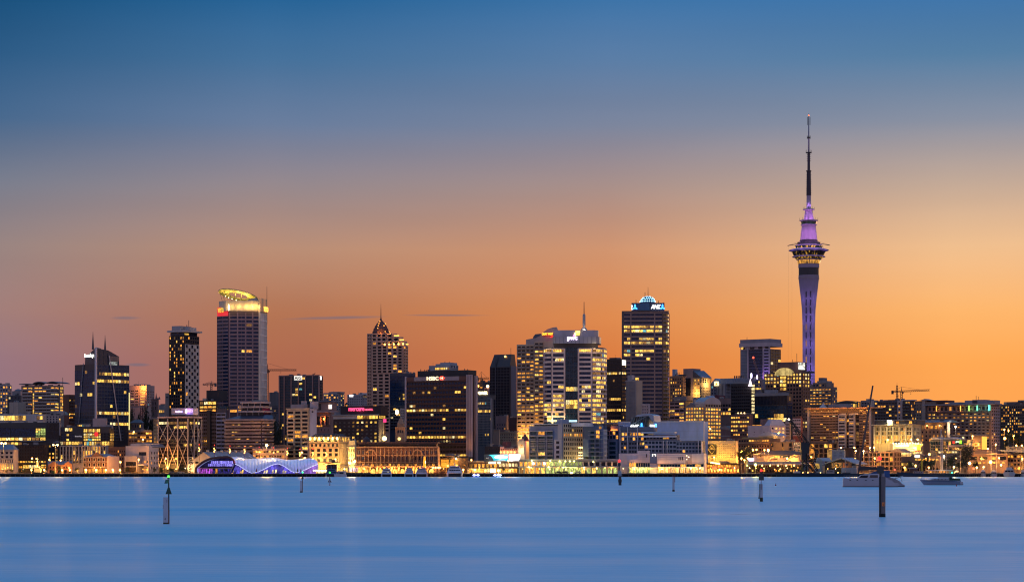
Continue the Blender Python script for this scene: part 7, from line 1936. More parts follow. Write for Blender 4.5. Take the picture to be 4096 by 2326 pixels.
box(t_,'deckhouse',-50*k,-10*k,-1.6,1.6,2,2+9*k,wall(.3,.26,.27));box(t_,'wheelhouse',-66*k,-36*k,-1.5,1.5,2+9*k,2+20*k,wall(.1,.04,.03));box(t_,'wheelhouse_roof',-68*k,-34*k,-1.8,1.8,2+20*k,2+23*k,wall(.3,.26,.26));box(t_,'canopy',5*k,106*k,-2.6,2.6,2.2+10*k,2.2+13*k,wall(.42,.42,.5))
for i in range(7):box(t_,'saloon_window',(14+i*13)*k,(23+i*13)*k,-2.2,-2,2.2+3*k,2.2+9*k,AMB if i in (0,3,4) else DIM)
for i in range(9):box(t_,'canopy_post',(8+i*12)*k,(9+i*12)*k,-2.4,-2.2,2,2.2+10*k,PSTEEL)
for i in range(4):ball(t_,'porthole',((-46+i*9)*k,-1.62,2+5*k),.25,DARK)
for px,yt_,r_ in ((3764,1716,.34),(3770,1740,.22)):bar(t_,'mast',(X(px)+(3218-3703)*k,0,2),(X(px)+(3218-3703)*k,0,CH+(HY-yt_)*k),r_,wall(.5,.44,.42),6,r_*.6)
bar(t_,'boom_spar',(35*k,0,3),(47*k,0,CH+(HY-1800)*k),.16,wall(.5,.3,.1));bar(t_,'funnel',(-16*k,0,2),(-16*k,0,CH+(HY-1836)*k),.5,wall(.4,.32,.02),8)
light(t_,(60*k,-4,6),700,(1,.6,.2))
def ferry(px,D,w,yb,yt,label,wm=None,lit_m=None,tall=True):
 """catamaran ferry seen bow on: two hulls, raised bridge deck, two window bands, mast"""
 k = D/FPX
 W_ = w*k
 H = (yb-yt)*k
 wm = wm or wall(.52,.48,.52,.4)
 t = thing('ferry',label,'ferry',((px-CX)*k,D,0),-math.atan((px-CX)/FPX),'ferries moored in the basin')
 for s in (-1,1):
  plan(t,'hull',[(s*W_*.47-W_*.07,1.5),(s*W_*.47-.1,-.8),(s*W_*.47+.1,-.8),(s*W_*.47+W_*.05,1.5),(s*W_*.47+W_*.05,16),(s*W_*.47-W_*.07,16)],-.6,H*.34,wm)
 box(t,'tunnel',-W_*.42,W_*.42,2.5,15,-.2,H*.22,BLACK)
 mesh(t,'bow_deck',[(-W_*.5,.5,H*.3),(W_*.5,.5,H*.3),(W_*.5,.9,H*.47),(-W_*.5,.9,H*.47),(-W_*.5,15,H*.3),(W_*.5,15,H*.3),(W_*.5,15,H*.47),(-W_*.5,15,H*.47)],[(0,1,2,3),(1,5,6,2),(4,0,3,7),(3,2,6,7),(0,4,5,1)],wm)
 mesh(t,'lower_cabin',[(-W_*.46,1.4,H*.47),(W_*.46,1.4,H*.47),(W_*.42,2.2,H*.66),(-W_*.42,2.2,H*.66),(-W_*.46,14,H*.47),(W_*.46,14,H*.47),(W_*.42,14,H*.66),(-W_*.42,14,H*.66)],[(0,1,2,3),(1,5,6,2),(4,0,3,7),(3,2,6,7)],wm)
 mesh(t,'upper_cabin',[(-W_*.40,2.6,H*.66),(W_*.40,2.6,H*.66),(W_*.30,4,H*.9),(-W_*.30,4,H*.9),(-W_*.4,12,H*.66),(W_*.4,12,H*.66),(W_*.3,12,H*.9),(-W_*.3,12,H*.9)],[(0,1,2,3),(1,5,6,2),(4,0,3,7),(3,2,6,7)],wm)
 for i in range(5):
  x = -W_*.37+i*W_*.15
  o_ = box(t,'cabin_window',x,x+W_*.135,1.35,1.75,H*.51,H*.59,lit_m if lit_m and i==3 else DARK)
  o_ = box(t,'bridge_window',x*.82,x*.82+W_*.115,2.75,3.2,H*.72,H*.81,DARK)
 bar(t,'mast',(0,6,H*.9),(0,6.4,H*1.18),.14,wm,5);bar(t,'radar_bar',(-.8,6,H*1.02),(.8,6,H*1.02),.12,wm,4)
 return t
ferry(1546,1444,40,1904,1868,'white catamaran ferry under the west arches, leftmost of the moored ferries',lit_m=WHT)
ferry(1636,1446,34,1904,1867,'white ferry with amber lit side, between two other ferries at the brick terminal')
ferry(1686,1444,46,1904,1866,'pink lit white ferry beside the orange glowing pylon',wall(.55,.42,.44,.4))
ferry(1819,1442,60,1905,1856,'large white high speed ferry in front of the orange lit stair hall')
ferry(1326,1444,44,1904,1868,'dark blue ferry moored beside the wave hall',wall(.05,.08,.18,.4))
t_ = thing('work_launch','white flat topped launch with big dark window beside the dark blue ferry','boat',(P(1362,1900,1441).x,1441,0))
k = 1441/FPX
hull(t_,'hull',48*k,4,1.3,1.7,wall(.5,.44,.45),-1,.1);mesh(t_,'cabin',[(-18*k,-1.6,1.5),(22*k,-1.6,1.5),(20*k,-1.4,3.4),(-10*k,-1.4,3.4),(-18*k,1.6,1.5),(22*k,1.6,1.5),(20*k,1.4,3.4),(-10*k,1.4,3.4)],[(0,1,2,3),(1,5,6,2),(4,0,3,7),(3,2,6,7),(5,4,7,6)],wall(.52,.46,.46))
box(t_,'cabin_window',-4*k,13*k,-1.68,-1.4,1.9,2.9,DARK);box(t_,'cabin_window',-12*k,-7*k,-1.66,-1.4,1.9,2.9,NAVY);box(t_,'roof',-12*k,22*k,-1.8,1.8,3.4,3.55,wall(.55,.5,.5))
# ferry pier canopies, pylon, berth
t_ = thing('ferry_pavilion','dark pitched roof ferry pavilion behind the dark blue ferry','pavilion',P(1338,1893,1470))
k = 1470/FPX
box(t_,'cabin',-32*k,8*k,0,6,0,38*k,wall(.16,.1,.09));prism(t_,'roof',[(-46*k,38*k),(22*k,47*k),(22*k,49*k),(0,47*k),(-46*k,40*k)],-1,7,BLACK);box(t_,'plant_box',-12*k,4*k,1,5,44*k,56*k,BLACK)
for i in range(6):box(t_,'window',(-28+i*6)*k,(-23+i*6)*k,-.15,.05,18*k,36*k,DARK)
for j,(xa,xb,lab) in enumerate(((1352,1400,'curved pier canopy with yellow lit hall next to the ferry pavilion'),(1392,1432,'middle curved pier canopy glowing over the white lit gangway'),(1426,1480,'orange glowing curved pier canopy nearest the brick terminal arches'))):
 t_ = thing('pier_canopy',lab,'canopy',P(xa,1893,1462),0,'curved canopies of the ferry pier')
 w_ = (xb-xa)*k
 pts = [(w_*i/8,(24+10*math.sin(math.pi*(.25+.6*i/8)))*k) for i in range(9)]
 prism(t_,'roof',[(x,z+.3) for x,z in pts][::-1]+pts,-1,7,wall(.28,.2,.2,.5));box(t_,'floor',0,w_,-1,6,-.2,4*k,STEEL)
 for i in range(5):box(t_,'lit_bay',w_*(i+.1)/5,w_*(i+.85)/5,3,3.2,8*k,24*k,(YEL,lit(.9,.7,1,1.3),AMB)[j])
 for i in range(3):box(t_,'post',w_*(i+.1)/2.3-.12,w_*(i+.1)/2.3+.12,-.6,-.3,-2,26*k,STEEL)
 light(t_,(w_/2,0,20*k),1600,((1,.75,.25),(.9,.7,1),(1,.5,.1))[j],.2)
t_ = thing('glowing_pylon','orange glowing tapered light pylon in front of the brick terminal','light sculpture',P(1698,1893,1470))
lathe(t_,'lantern',[(5.6*k,26*k),(5.4*k,44*k),(3.4*k,68*k),(.5*k,70*k)],lit(1,.36,.02,1.5,lo=.55,sx=1,sz=1),12);lathe(t_,'base',[(6*k,0),(6*k,25*k)],wall(.4,.22,.1),12);bar(t_,'rod',(0,0,69*k),(0,0,86*k),.1,STEEL)
t_ = thing('lit_berth','orange lit timber ferry berth with gantry lamps between two ferries','pier',P(1748,1898,1448))
for i in range(15):box(t_,'pile',(-38+i*5.2)*k,(-36+i*5.2)*k,-.4,.4,-2.5,(8+(i*5%7))*k,wall(.18,.07,.03))
box(t_,'deck',-38*k,38*k,.5,5,5*k,7*k,wall(.2,.1,.05));bar(t_,'gantry',(-36*k,2,30*k),(34*k,2,27*k),.2,STEEL);box(t_,'hut',-10*k,6*k,1,3,7*k,17*k,BROWN)
for x in (-36,34):box(t_,'gantry_leg',x*k-.2,x*k+.2,1.8,2.2,5*k,30*k,STEEL)
for x in (-16,-6,4,12):ball(t_,'gantry_lamp',(x*k,1.6,29*k),.55,glow(1,.5,.08,9));light(t_,(x*k,.8,26*k),1300,(1,.42,.06),.2)
def patrol(px,label,n):
 k = 1438/FPX
 t = thing('patrol_boat',label,'boat',((px-CX)*k,1438,0),0,'small boats with blue lights')
 hull(t,'hull',34*k,2.6,.8,1.1,wall(.08,.09,.15),-1,.1);box(t,'cabin',-6*k,8*k,-.9,.9,.8,1.9,wall(.3,.3,.4));box(t,'cabin_window',-5*k,7*k,-.98,-.85,1.2,1.7,DARK)
 for x in (-8,7)[:n] if n==2 else (-8,4,12):ball(t,'blue_lamp',(x*k,-1.2,1.1),.55,glow(.35,.4,1,14),1.5,.8);light(t,(x*k,-1.8,1.1),260,(.08,.1,1),.2)
 return t
patrol(1905,'low patrol boat with two large blue white lights',2);patrol(1988,'low patrol boat with a wide blue white light bar near the pier arcade',3)
t_ = thing('tugboat','amber lit white tugboat with tripod mast behind the quay edge','tugboat',P(150,1893,1458))
k = 1458/FPX
hull(t_,'hull',46*k,5,.6,1.2,HB,-1,.2);mesh(t_,'wheelhouse',[(-14*k,-1.5,.8),(14*k,-1.5,.8),(9*k,-1.2,26*k),(-9*k,-1.2,26*k),(-14*k,1.5,.8),(14*k,1.5,.8),(9*k,1.2,26*k),(-9*k,1.2,26*k)],[(0,1,2,3),(1,5,6,2),(4,0,3,7),(3,2,6,7)],wall(.6,.48,.25));box(t_,'bridge',-9*k,9*k,-1.4,1.4,26*k,29*k,wall(.6,.5,.3))
for i in range(4):box(t_,'window',(-8+i*4.2)*k,(-5.2+i*4.2)*k,-1.5,-1.2,19*k,24*k,DARK)
bar(t_,'mast',(0,0,29*k),(0,0,64*k),.3,wall(.6,.5,.3));bar(t_,'mast_brace',(-7*k,0,29*k),(0,0,54*k),.14,wall(.6,.5,.3));bar(t_,'mast_brace',(7*k,0,29*k),(0,0,54*k),.14,wall(.6,.5,.3));bar(t_,'cross_tree',(-5*k,0,58*k),(5*k,0,58*k),.14,wall(.6,.5,.3))
for x,z in ((0,50),(-4,60),(0,32)):ball(t_,'mast_lamp',(x*k,-.6,z*k),.35,glow(1,.65,.15,8))
light(t_,(0,-3.5,5),1500,(1,.6,.15))
# catamaran and sailing boat out on the water
D = 644;k = D/FPX
ct = thing('sailing_catamaran','large white sailing catamaran with black sail cover behind the thick beacon pile','catamaran',((3500-CX)*k,D,0),-.08)
CW = wall(.34,.32,.36,.35,0,.06)
xx = lambda px:(px-3500)*k
cz = lambda py:(1946-py)*k
def cat_hull(y,dx,m):
 pr = [(3373,1948),(3373,1909),(3395,1911),(3440,1909),(3520,1908),(3548,1911),(3572,1924),(3582,1936),(3589,1939),(3589,1948)]
 n_ = len(pr)
 v = []
 for s,ins in ((-1,.25),(-1,0),(1,0),(1,.25)):
  for px,py in pr:
   tap = .25 if px<3380 else 1
   v.append((xx(px)+dx,y+s*(1.0 if ins==0 else .65)*tap,max(cz(py),-.5) if ins==0 else cz(py)*.3-.4))
 f = []
 for r in range(3):
  for i in range(n_-1):
   a = r*n_+i
   f.append((a,a+1,a+n_+1,a+n_))
   # simple closed skin: outer side, top, inner side
 return mesh(ct,'hull',v,f,m)
def cat_hull2(y,dx,m):
 pr = [(3373,1949),(3589,1949),(3590,1938),(3580,1934),(3570,1923),(3548,1911),(3520,1909),(3440,1910),(3395,1912),(3373,1910)]
 return prism(ct,'hull',[(xx(px)+dx,cz(py)) for px,py in pr],y-.95,y+.95,m)
cat_hull2(0,0,CW);cat_hull2(5.6,2.3,wall(.28,.25,.27,.4))
for y,dx in ((0,0),(5.6,2.3)):box(ct,'boot_stripe',xx(3372)+dx,xx(3590)+dx,y-.98,y+.98,-.1,.22,wall(.015,.015,.02,.5))
for i in range(3):box(ct,'stern_step',xx(3572+i*6),xx(3592+i*2),-.8,.8,.3,cz(1930+i*5),CW)
box(ct,'bridge_deck',xx(3420),xx(3570),.9,4.8,.8,cz(1914),CW)
prism(ct,'coachroof',[(xx(3433),cz(1911)),(xx(3565),cz(1911)),(xx(3560),cz(1903)),(xx(3508),cz(1893)),(xx(3470),cz(1894)),(xx(3446),cz(1899))],.3,5,wall(.42,.40,.46,.4))
prism(ct,'windscreen',[(xx(3436),cz(1909)),(xx(3470),cz(1909)),(xx(3474),cz(1899)),(xx(3445),cz(1900))],.22,.4,DARK);prism(ct,'cabin_window',[(xx(3478),cz(1909)),(xx(3512),cz(1909)),(xx(3512),cz(1898)),(xx(3482),cz(1898))],.22,.4,wall(.07,.05,.05,.3))
prism(ct,'spray_dodger',[(xx(3480),cz(1899)),(xx(3512),cz(1899)),(xx(3512),cz(1883)),(xx(3500),cz(1884)),(xx(3488),cz(1890))],.4,4.6,wall(.03,.06,.14));box(ct,'bimini',xx(3534),xx(3559),.2,4.8,cz(1908),cz(1880),wall(.03,.07,.18))
for px in (3401,3429,3463,3490):o_ = ball(ct,'porthole',(xx(px),-.96,cz(1919)),1,BLACK);o_.scale = (.26,.06,.11)
prism(ct,'sail_cover',[(xx(3438),cz(1880)),(xx(3520),cz(1878)),(xx(3558),cz(1875)),(xx(3556),cz(1870)),(xx(3500),cz(1866)),(xx(3440),cz(1862))],2.2,2.8,BLACK)
bar(ct,'mast',(xx(3436),2.5,cz(1895)),(xx(3494),2.5,cz(1540)),.30,wall(.10,.06,.05),8,.22);bar(ct,'spreader',(xx(3455),1.2,cz(1760)),(xx(3455),3.8,cz(1760)),.06,STEEL)
for y in (-.3,5.2):bar(ct,'shroud',(xx(3450),y,cz(1909)),(xx(3490),2.5,cz(1570)),.022,STEEL,4)
bar(ct,'forestay',(xx(3376),2.5,cz(1908)),(xx(3490),2.5,cz(1560)),.03,STEEL,4);bar(ct,'rail',(xx(3376),-.8,cz(1901)),(xx(3430),-.8,cz(1900)),.03,PSTEEL,4)
for i in range(6):bar(ct,'stanchion',(xx(3376+i*11),-.8,cz(1911)),(xx(3376+i*11),-.8,cz(1901)),.03,PSTEEL,4)
bars(ct,'davits',[((xx(3572),.5,cz(1915)),(xx(3612),.5,cz(1903))),((xx(3572),4.5,cz(1915)),(xx(3612),4.5,cz(1903))),((xx(3612),.5,cz(1903)),(xx(3612),4.5,cz(1903))),((xx(3600),.5,cz(1903)),(xx(3608),.5,cz(1925)))],.07,PSTEEL)
D = 723;k = D/FPX
sl = thing('sailing_sloop','small pale blue sailing yacht with dark green cockpit covers at anchor','sailing boat',((3766-CX)*k,D,0))
xx = lambda px:(px-3766)*k
cz = lambda py:(1938-py)*k
hp = [(3700,1939),(3845,1939),(3851,1936),(3840,1922),(3760,1919),(3700,1917),(3678,1915.5),(3686,1926)]
v,f,n_ = [],[],len(hp)
for y,q_ in ((-1.3,1),(1.3,1)):
 for px,py in hp:v.append((xx(px),y*(.12 if px<3690 else .55 if px<3705 else 1),cz(py)-(.3 if py>1938 else 0)))
mesh(sl,'hull',v,[tuple(range(n_-1,-1,-1)),tuple(range(n_,2*n_))]+[(i,(i+1)%n_,n_+(i+1)%n_,n_+i) for i in range(n_)],wall(.14,.19,.27,.35,0,.06))
box(sl,'boot_stripe',xx(3702),xx(3848),-1.34,1.34,-.1,.12,BLACK);prism(sl,'coachroof',[(xx(3720),cz(1919)),(xx(3800),cz(1920)),(xx(3796),cz(1912)),(xx(3740),cz(1912)),(xx(3726),cz(1915))],-.8,.8,wall(.30,.34,.40));prism(sl,'sprayhood',[(xx(3795),cz(1920)),(xx(3840),cz(1921)),(xx(3838),cz(1912)),(xx(3806),cz(1911)),(xx(3806),cz(1906)),(xx(3797),cz(1906))],-1.1,1.1,wall(.012,.045,.025));box(sl,'sheer_stripe',xx(3690),xx(3842),-1.36,-1.28,cz(1923.5),cz(1922),wall(.05,.08,.16));box(sl,'transom',xx(3838),xx(3849),-1.36,1.36,cz(1935),cz(1925),wall(.42,.38,.38));box(sl,'sail_bag',xx(3752),xx(3804),-.3,.3,cz(1911),cz(1905),wall(.42,.38,.36))
for i in range(4):o_ = ball(sl,'porthole',(xx(3738+i*14),-.82,cz(1916)),1,BROWNG);o_.scale = (.24,.05,.11)
bar(sl,'pulpit',(xx(3684),0,cz(1915)),(xx(3688),0,cz(1906)),.05,PSTEEL,4)
for px,py,c,lab in ((3103,1941,(.4,.05,.06),'small red mooring buoy floating left of the catamaran'),(3826,1943,(.45,.10,.10),'small pinkish mooring buoy floating below the pale blue yacht')):
 D = 5*FPX/(py-HY);k = D/FPX
 t_ = thing('mooring_buoy',lab,'buoy',((px-CX)*k,D,0))
 lathe(t_,'float',[(1.2*k,-.1),(2.6*k,.08),(2.6*k,.25),(1.6*k,.4),(.3*k,.5)],wall(*c),10);bar(t_,'ring',(0,0,.4),(0,0,.75),.05,STEEL)
def yacht(px,w,lab,D=1446,tall=1.0):
 k = D/FPX
 t = thing('motor_yacht',lab,'motor yacht',((px-CX)*k,D,0),-.2,'motor yachts in the marina')
 W_ = w*k
 m_ = wall(.42,.36,.33,.4)
 v = [(-W_/2,0,2.2*tall),(0,-2.6,2.6*tall),(W_/2,0,2.2*tall),(W_*.36,.8,-.4),(0,-1,-.4),(-W_*.36,.8,-.4),(-W_/2,12,2*tall),(W_/2,12,2*tall),(W_*.36,12,-.4),(-W_*.36,12,-.4)]
 mesh(t,'hull',v,[(0,5,4,1),(1,4,3,2),(0,1,2,7,6),(2,3,8,7),(0,6,9,5),(6,7,8,9)],m_)
 mesh(t,'saloon',[(-W_*.4,1.5,2.1*tall),(W_*.4,1.5,2.1*tall),(W_*.33,3,4*tall),(-W_*.33,3,4*tall),(-W_*.4,10,2.1*tall),(W_*.4,10,2.1*tall),(W_*.33,10,4*tall),(-W_*.33,10,4*tall)],[(0,1,2,3),(1,5,6,2),(4,0,3,7),(3,2,6,7)],m_)
 for i in range(3):box(t,'windscreen',-W_*.33+i*W_*.23,-W_*.33+i*W_*.23+W_*.2,1.75,2.4,2.7*tall,3.5*tall,DARK)
 mesh(t,'flybridge',[(-W_*.27,4,4*tall),(W_*.27,4,4*tall),(W_*.2,5,5.1*tall),(-W_*.2,5,5.1*tall),(-W_*.27,8,4*tall),(W_*.27,8,4*tall),(W_*.2,8,5.1*tall),(-W_*.2,8,5.1*tall)],[(0,1,2,3),(1,5,6,2),(4,0,3,7),(3,2,6,7)],m_)
 bar(t,'radar_mast',(0,6,5*tall),(0,6,7.6*tall),.13,m_,5);bar(t,'radar_bar',(-.9,6,6.4*tall),(.9,6,6.4*tall),.12,m_,4)
 return t
yacht(4037,50,'big white motor yacht, the tallest in the marina, with twin radar mast',1444,1.15)
yacht(3932,26,'white motor yacht in front of the tan flat roofed quay building',1450,.85);yacht(3975,30,'dim motor yacht between two others below the starry lamp',1450,.8);yacht(3828,24,'small motor yacht beside the navy ship stern',1456,.8);yacht(4092,24,'grey motor yacht cut by the right frame edge',1450,.8)
def mast_boat(px,yt_,lab,D=1460,lean=0):
 k = D/FPX
 t = thing('moored_yacht',lab,'sailing boat',((px-CX)*k,D,0),.3,'moored sailing yachts')
 hull(t,'hull',9,2.6,1.0,1.3,wall(.4,.36,.34,.4),-1,.2);box(t,'coachroof',-2,2,-.8,.8,1.0,1.7,wall(.42,.38,.36));box(t,'coachroof_window',-1.6,1.4,-.85,.85,1.25,1.5,DARK)
 H = CH+(HY-yt_)*k
 bar(t,'mast',(0,0,1.2),(lean,0,H),.13,wall(.55,.42,.34),6,.08);bar(t,'boom',(0,0,2.4),(3.6,0,2.5),.14,wall(.1,.12,.2),5);bar(t,'spreader',(-.9,0,H*.6),(.9,0,H*.6),.05,PSTEEL,4)
 for x in (-4.2,4.2):bar(t,'stay',(x,0,1.1),(lean,0,H*.98),.03,STEEL,4)
for a_ in ((3523,1744,'moored yacht with pale mast just right of the red lantern beacon',1460,-1.0),(3841,1798,'moored yacht with white mast and crosstree in front of the round leafy tree'),(3478,1770,'moored yacht with thin mast left of the red lantern beacon'),(3382,1800,'moored yacht with slim mast beside the mural boatshed'),(3785,1806,'moored yacht with short mast near the navy ship canopy'),(3965,1770,'moored yacht with tall mast before the tan quay building'),(3986,1765,'moored yacht with the tallest mast beside the starry lamp'),(2987,1835,'moored yacht with thin mast by the orange market'),(3140,1836,'moored yacht with mast before the long dark shed')):mast_boat(*a_)
t_ = thing('marina_jetty','low timber marina jetty with piles right of the navy ship','jetty',(P(3860,1898,1447).x,1447,0))
k = 1447/FPX
box(t_,'deck',-46*k,60*k,-1,1.5,1.3,1.6,wall(.12,.07,.05))
for i in range(14):box(t_,'pile',(-44+i*8)*k,(-42.5+i*8)*k,-1.2,-.9,-2,2.2,wall(.07,.05,.04))
# ------------------------------------------------------------------ channel beacons
PW = wall(.42,.43,.48,.6,0,.14,1.5);PD = wall(.03,.035,.035,.6);GD = wall(.012,.05,.03,.5);RU = wall(.16,.06,.03,.7);RDK = wall(.10,.015,.02,.6);WEED = wall(.05,.045,.02,.9,0,.5,4)
def beacon(px,base,label):
 D = 5*FPX/(base-HY);k = D/FPX
 t = thing('channel_beacon',label,'beacon',((px-CX)*k,D,0),-math.atan((px-CX)/FPX),'channel beacons standing in the water')
 return t,k,(lambda x:(x-px)*k),(lambda y:(base-y)*k)
t,k,X,Z = beacon(663,2094,'tall beacon with green lantern, green triangle and solar panel on a white pile')
box(t,'pile',X(653),X(672.5),0,20*k,-1,Z(1987),PW);box(t,'weed_collar',X(652.6),X(673),-.01,20.4*k,-1,Z(2088),WEED);box(t,'fender',X(651.8),X(653),.05,.3,Z(2033),Z(2016),PD)
bar(t,'post',(X(675),.05,Z(2037)),(X(674.5),.05,Z(1915)),2.8*k,PD,10);bar(t,'rusty_sleeve',(X(674.6),.05,-1),(X(675),.05,Z(2037)),3.2*k,RU,10)
prism(t,'topmark',[(X(662),Z(1974.5)),(X(687),Z(1974.5)),(X(678.5),Z(1948)),(X(671),Z(1948))],-.1,-.06,GD);prism(t,'topmark_back',[(X(664),Z(1974.5)),(X(685),Z(1974.5)),(X(677),Z(1949)),(X(672),Z(1949))],.12,.15,GD)
mesh(t,'solar_panel',[(X(657.5),-.25,Z(1931)),(X(670.5),-.25,Z(1931)),(X(675.5),.1,Z(1916)),(X(662.5),.1,Z(1916)),(X(657.5),-.21,Z(1932)),(X(670.5),-.21,Z(1932)),(X(675.5),.14,Z(1917)),(X(662.5),.14,Z(1917))],[(0,1,2,3),(7,6,5,4),(1,5,6,2),(0,3,7,4),(2,6,7,3),(0,4,5,1)],wall(.03,.032,.06,.3));bar(t,'bracket',(X(676),0,Z(1930)),(X(676.5),0,Z(1910)),1.4*k,PSTEEL,6)
lathe(t,'lantern_base',[(4.6*k,Z(1914)),(4.6*k,Z(1908))],PD,12,X(674),.05);lathe(t,'lantern',[(4.4*k,Z(1908)),(5*k,Z(1904)),(4.2*k,Z(1901)),(1*k,Z(1899.5))],glow(.06,1,.03,4),12,X(674),.05);light(t,(X(674),-.2,Z(1899)),3,(.05,1,.1),.1)
lettering(t,'numeral','5',X(665.5),X(669),Z(2007),Z(1998),-.01,wall(.05,.05,.08),depth=.008);lettering(t,'numeral','4',X(658),X(663),Z(2078),Z(2069),-.01,wall(.05,.05,.05),depth=.008)
t,k,X,Z = beacon(1206,1968,'short beacon with green lantern and black topmark right before the wave hall end')
box(t,'pile',X(1200),X(1208.4),0,9*k,-1,Z(1921),PW);bar(t,'post',(X(1209.5),0,-1),(X(1210),0,Z(1892)),1.4*k,RU,8);prism(t,'topmark',[(X(1203.5),Z(1914)),(X(1215),Z(1914)),(X(1212),Z(1907)),(X(1213.5),Z(1907)),(X(1209.5),Z(1896)),(X(1206),Z(1907)),(X(1207),Z(1907))],-.2,-.12,PD);box(t,'battery_box',X(1207),X(1213),-.1,.3,Z(1897),Z(1891),PD);ball(t,'lantern',(X(1210.5),0,Z(1887)),3.4*k,glow(.03,1,.2,4));box(t,'weed_collar',X(1199.6),X(1208.8),-.02,9.4*k,-1,Z(1963),WEED)
t,k,X,Z = beacon(1318.5,1941,'small rocket shaped beacon with side fins in front of the dark blue ferry')
lathe(t,'pile',[(3*k,-1),(3*k,Z(1927))],PW,10);lathe(t,'topmark',[(3*k,Z(1927)),(3.1*k,Z(1910)),(.4*k,Z(1903))],wall(.2,.25,.36),10);prism(t,'fin',[(X(1311),Z(1927)),(X(1316),Z(1927)),(X(1315),Z(1918))],-.1,.1,PD);prism(t,'fin',[(X(1321),Z(1927)),(X(1327),Z(1927)),(X(1322),Z(1918))],-.1,.1,PD);ball(t,'lantern',(X(1319),-.3,Z(1888)),3.2*k,glow(.05,1,.04,4));bar(t,'lantern_rod',(X(1319),-.2,Z(1904)),(X(1319),-.3,Z(1890)),.6*k,PD)
t,k,X,Z = beacon(2479,1939,'dark beacon with red lantern and round speed sign before the pier arcade')
lathe(t,'pile',[(6*k,-1),(5.6*k,Z(1902))],PD,12,X(2480));bar(t,'post',(X(2477),0,Z(1904)),(X(2477),0,Z(1845)),2.2*k,RDK,8);box(t,'topmark',X(2471),X(2482.5),-.4,.4,Z(1863),Z(1851),PD);ball(t,'lantern',(X(2477),0,Z(1842)),5.4*k,glow(1,.012,.006,4));light(t,(X(2477),-.5,Z(1842)),25,(1,.03,.02),.1)
box(t,'sign_plate',X(2473),X(2486),-.62,-.56,Z(1902),Z(1882),wall(.34,.40,.48));lettering(t,'numeral','12',X(2476.5),X(2482.5),Z(1890),Z(1884),-.64,wall(.03,.03,.05),depth=.01);box(t,'sign_text',X(2474.5),X(2484.5),-.64,-.62,Z(1896.5),Z(1895),wall(.1,.12,.16));box(t,'sign_text',X(2474.5),X(2484.5),-.64,-.62,Z(1900),Z(1898.5),wall(.1,.12,.16));bar(t,'stay_arm',(X(2460),0,Z(1886)),(X(2496),0,Z(1886)),.6*k,PD,5);lathe(t,'tyre_fender',[(6.4*k,Z(1928)),(7.6*k,Z(1921)),(6.4*k,Z(1914))],BLACK,12,X(2480))
t,k,X,Z = beacon(2694,1964,'pale beacon pile with dark red box, without a lit lantern')
lathe(t,'pile',[(4.6*k,-1),(4.4*k,Z(1905))],PW,12);box(t,'weed_collar',X(2689.2),X(2698.8),-4.8*k,4.8*k,-1,Z(1957),WEED);box(t,'topmark',X(2691),X(2702.5),-.5,.3,Z(1904),Z(1891),wall(.06,.012,.01));bar(t,'rusty_pipe',(X(2699.4),-.3,Z(1927)),(X(2699.4),-.3,Z(1904)),.9*k,RDK,6)
t,k,X,Z = beacon(3044,2004,'beacon with black square box over a pale pile with loose timber')
lathe(t,'pile',[(6*k,-1),(5.8*k,Z(1934))],PW,14,X(3045.5));lathe(t,'weed_collar',[(6.2*k,-1),(6.2*k,Z(1988))],WEED,14,X(3045.5));mesh(t,'loose_timber',[(X(3037),-.2,Z(1934)),(X(3039.4),-.2,Z(1934)),(X(3038.6),-.2,Z(1993)),(X(3033.5),-.2,Z(1993)),(X(3036.5),-.2,Z(1972)),(X(3037),-.1,Z(1934)),(X(3039.4),-.1,Z(1934)),(X(3038.6),-.1,Z(1993)),(X(3033.5),-.1,Z(1993)),(X(3036.5),-.1,Z(1972))],[(0,1,2,3,4),(9,8,7,6,5),(0,4,9,5),(4,3,8,9),(1,6,7,2)],PD)
bar(t,'post',(X(3044.5),-.3,Z(1957)),(X(3044.5),-.2,Z(1918)),1.3*k,RDK,8);box(t,'topmark',X(3036),X(3055.5),-.5,.2,Z(1919),Z(1899.5),PD);bar(t,'lantern_rod',(X(3045),-.2,Z(1900)),(X(3045),-.2,Z(1883)),1*k,PD);prism(t,'rock_guard',[(X(3037),Z(1900)),(X(3053),Z(1900)),(X(3048),Z(1890)),(X(3040),Z(1887))],-.4,.1,PD);ball(t,'lantern',(X(3045),-.2,Z(1880)),4.8*k,glow(1,.012,.006,3.5))
t,k,X,Z = beacon(3529,2066,'thick dark beacon pile with red lantern, black box and orange plate')
lathe(t,'pile',[(12.4*k,-1),(13*k,Z(1960)),(13.6*k,Z(1905))],wall(.13,.10,.10,.7,0,.2,1.5),20);lathe(t,'weed_collar',[(13*k,-1),(13*k,Z(2052))],wall(.012,.012,.01,.9),20);lathe(t,'pile_cap',[(8*k,Z(1905)),(8*k,Z(1891))],wall(.34,.28,.28),14,X(3530))
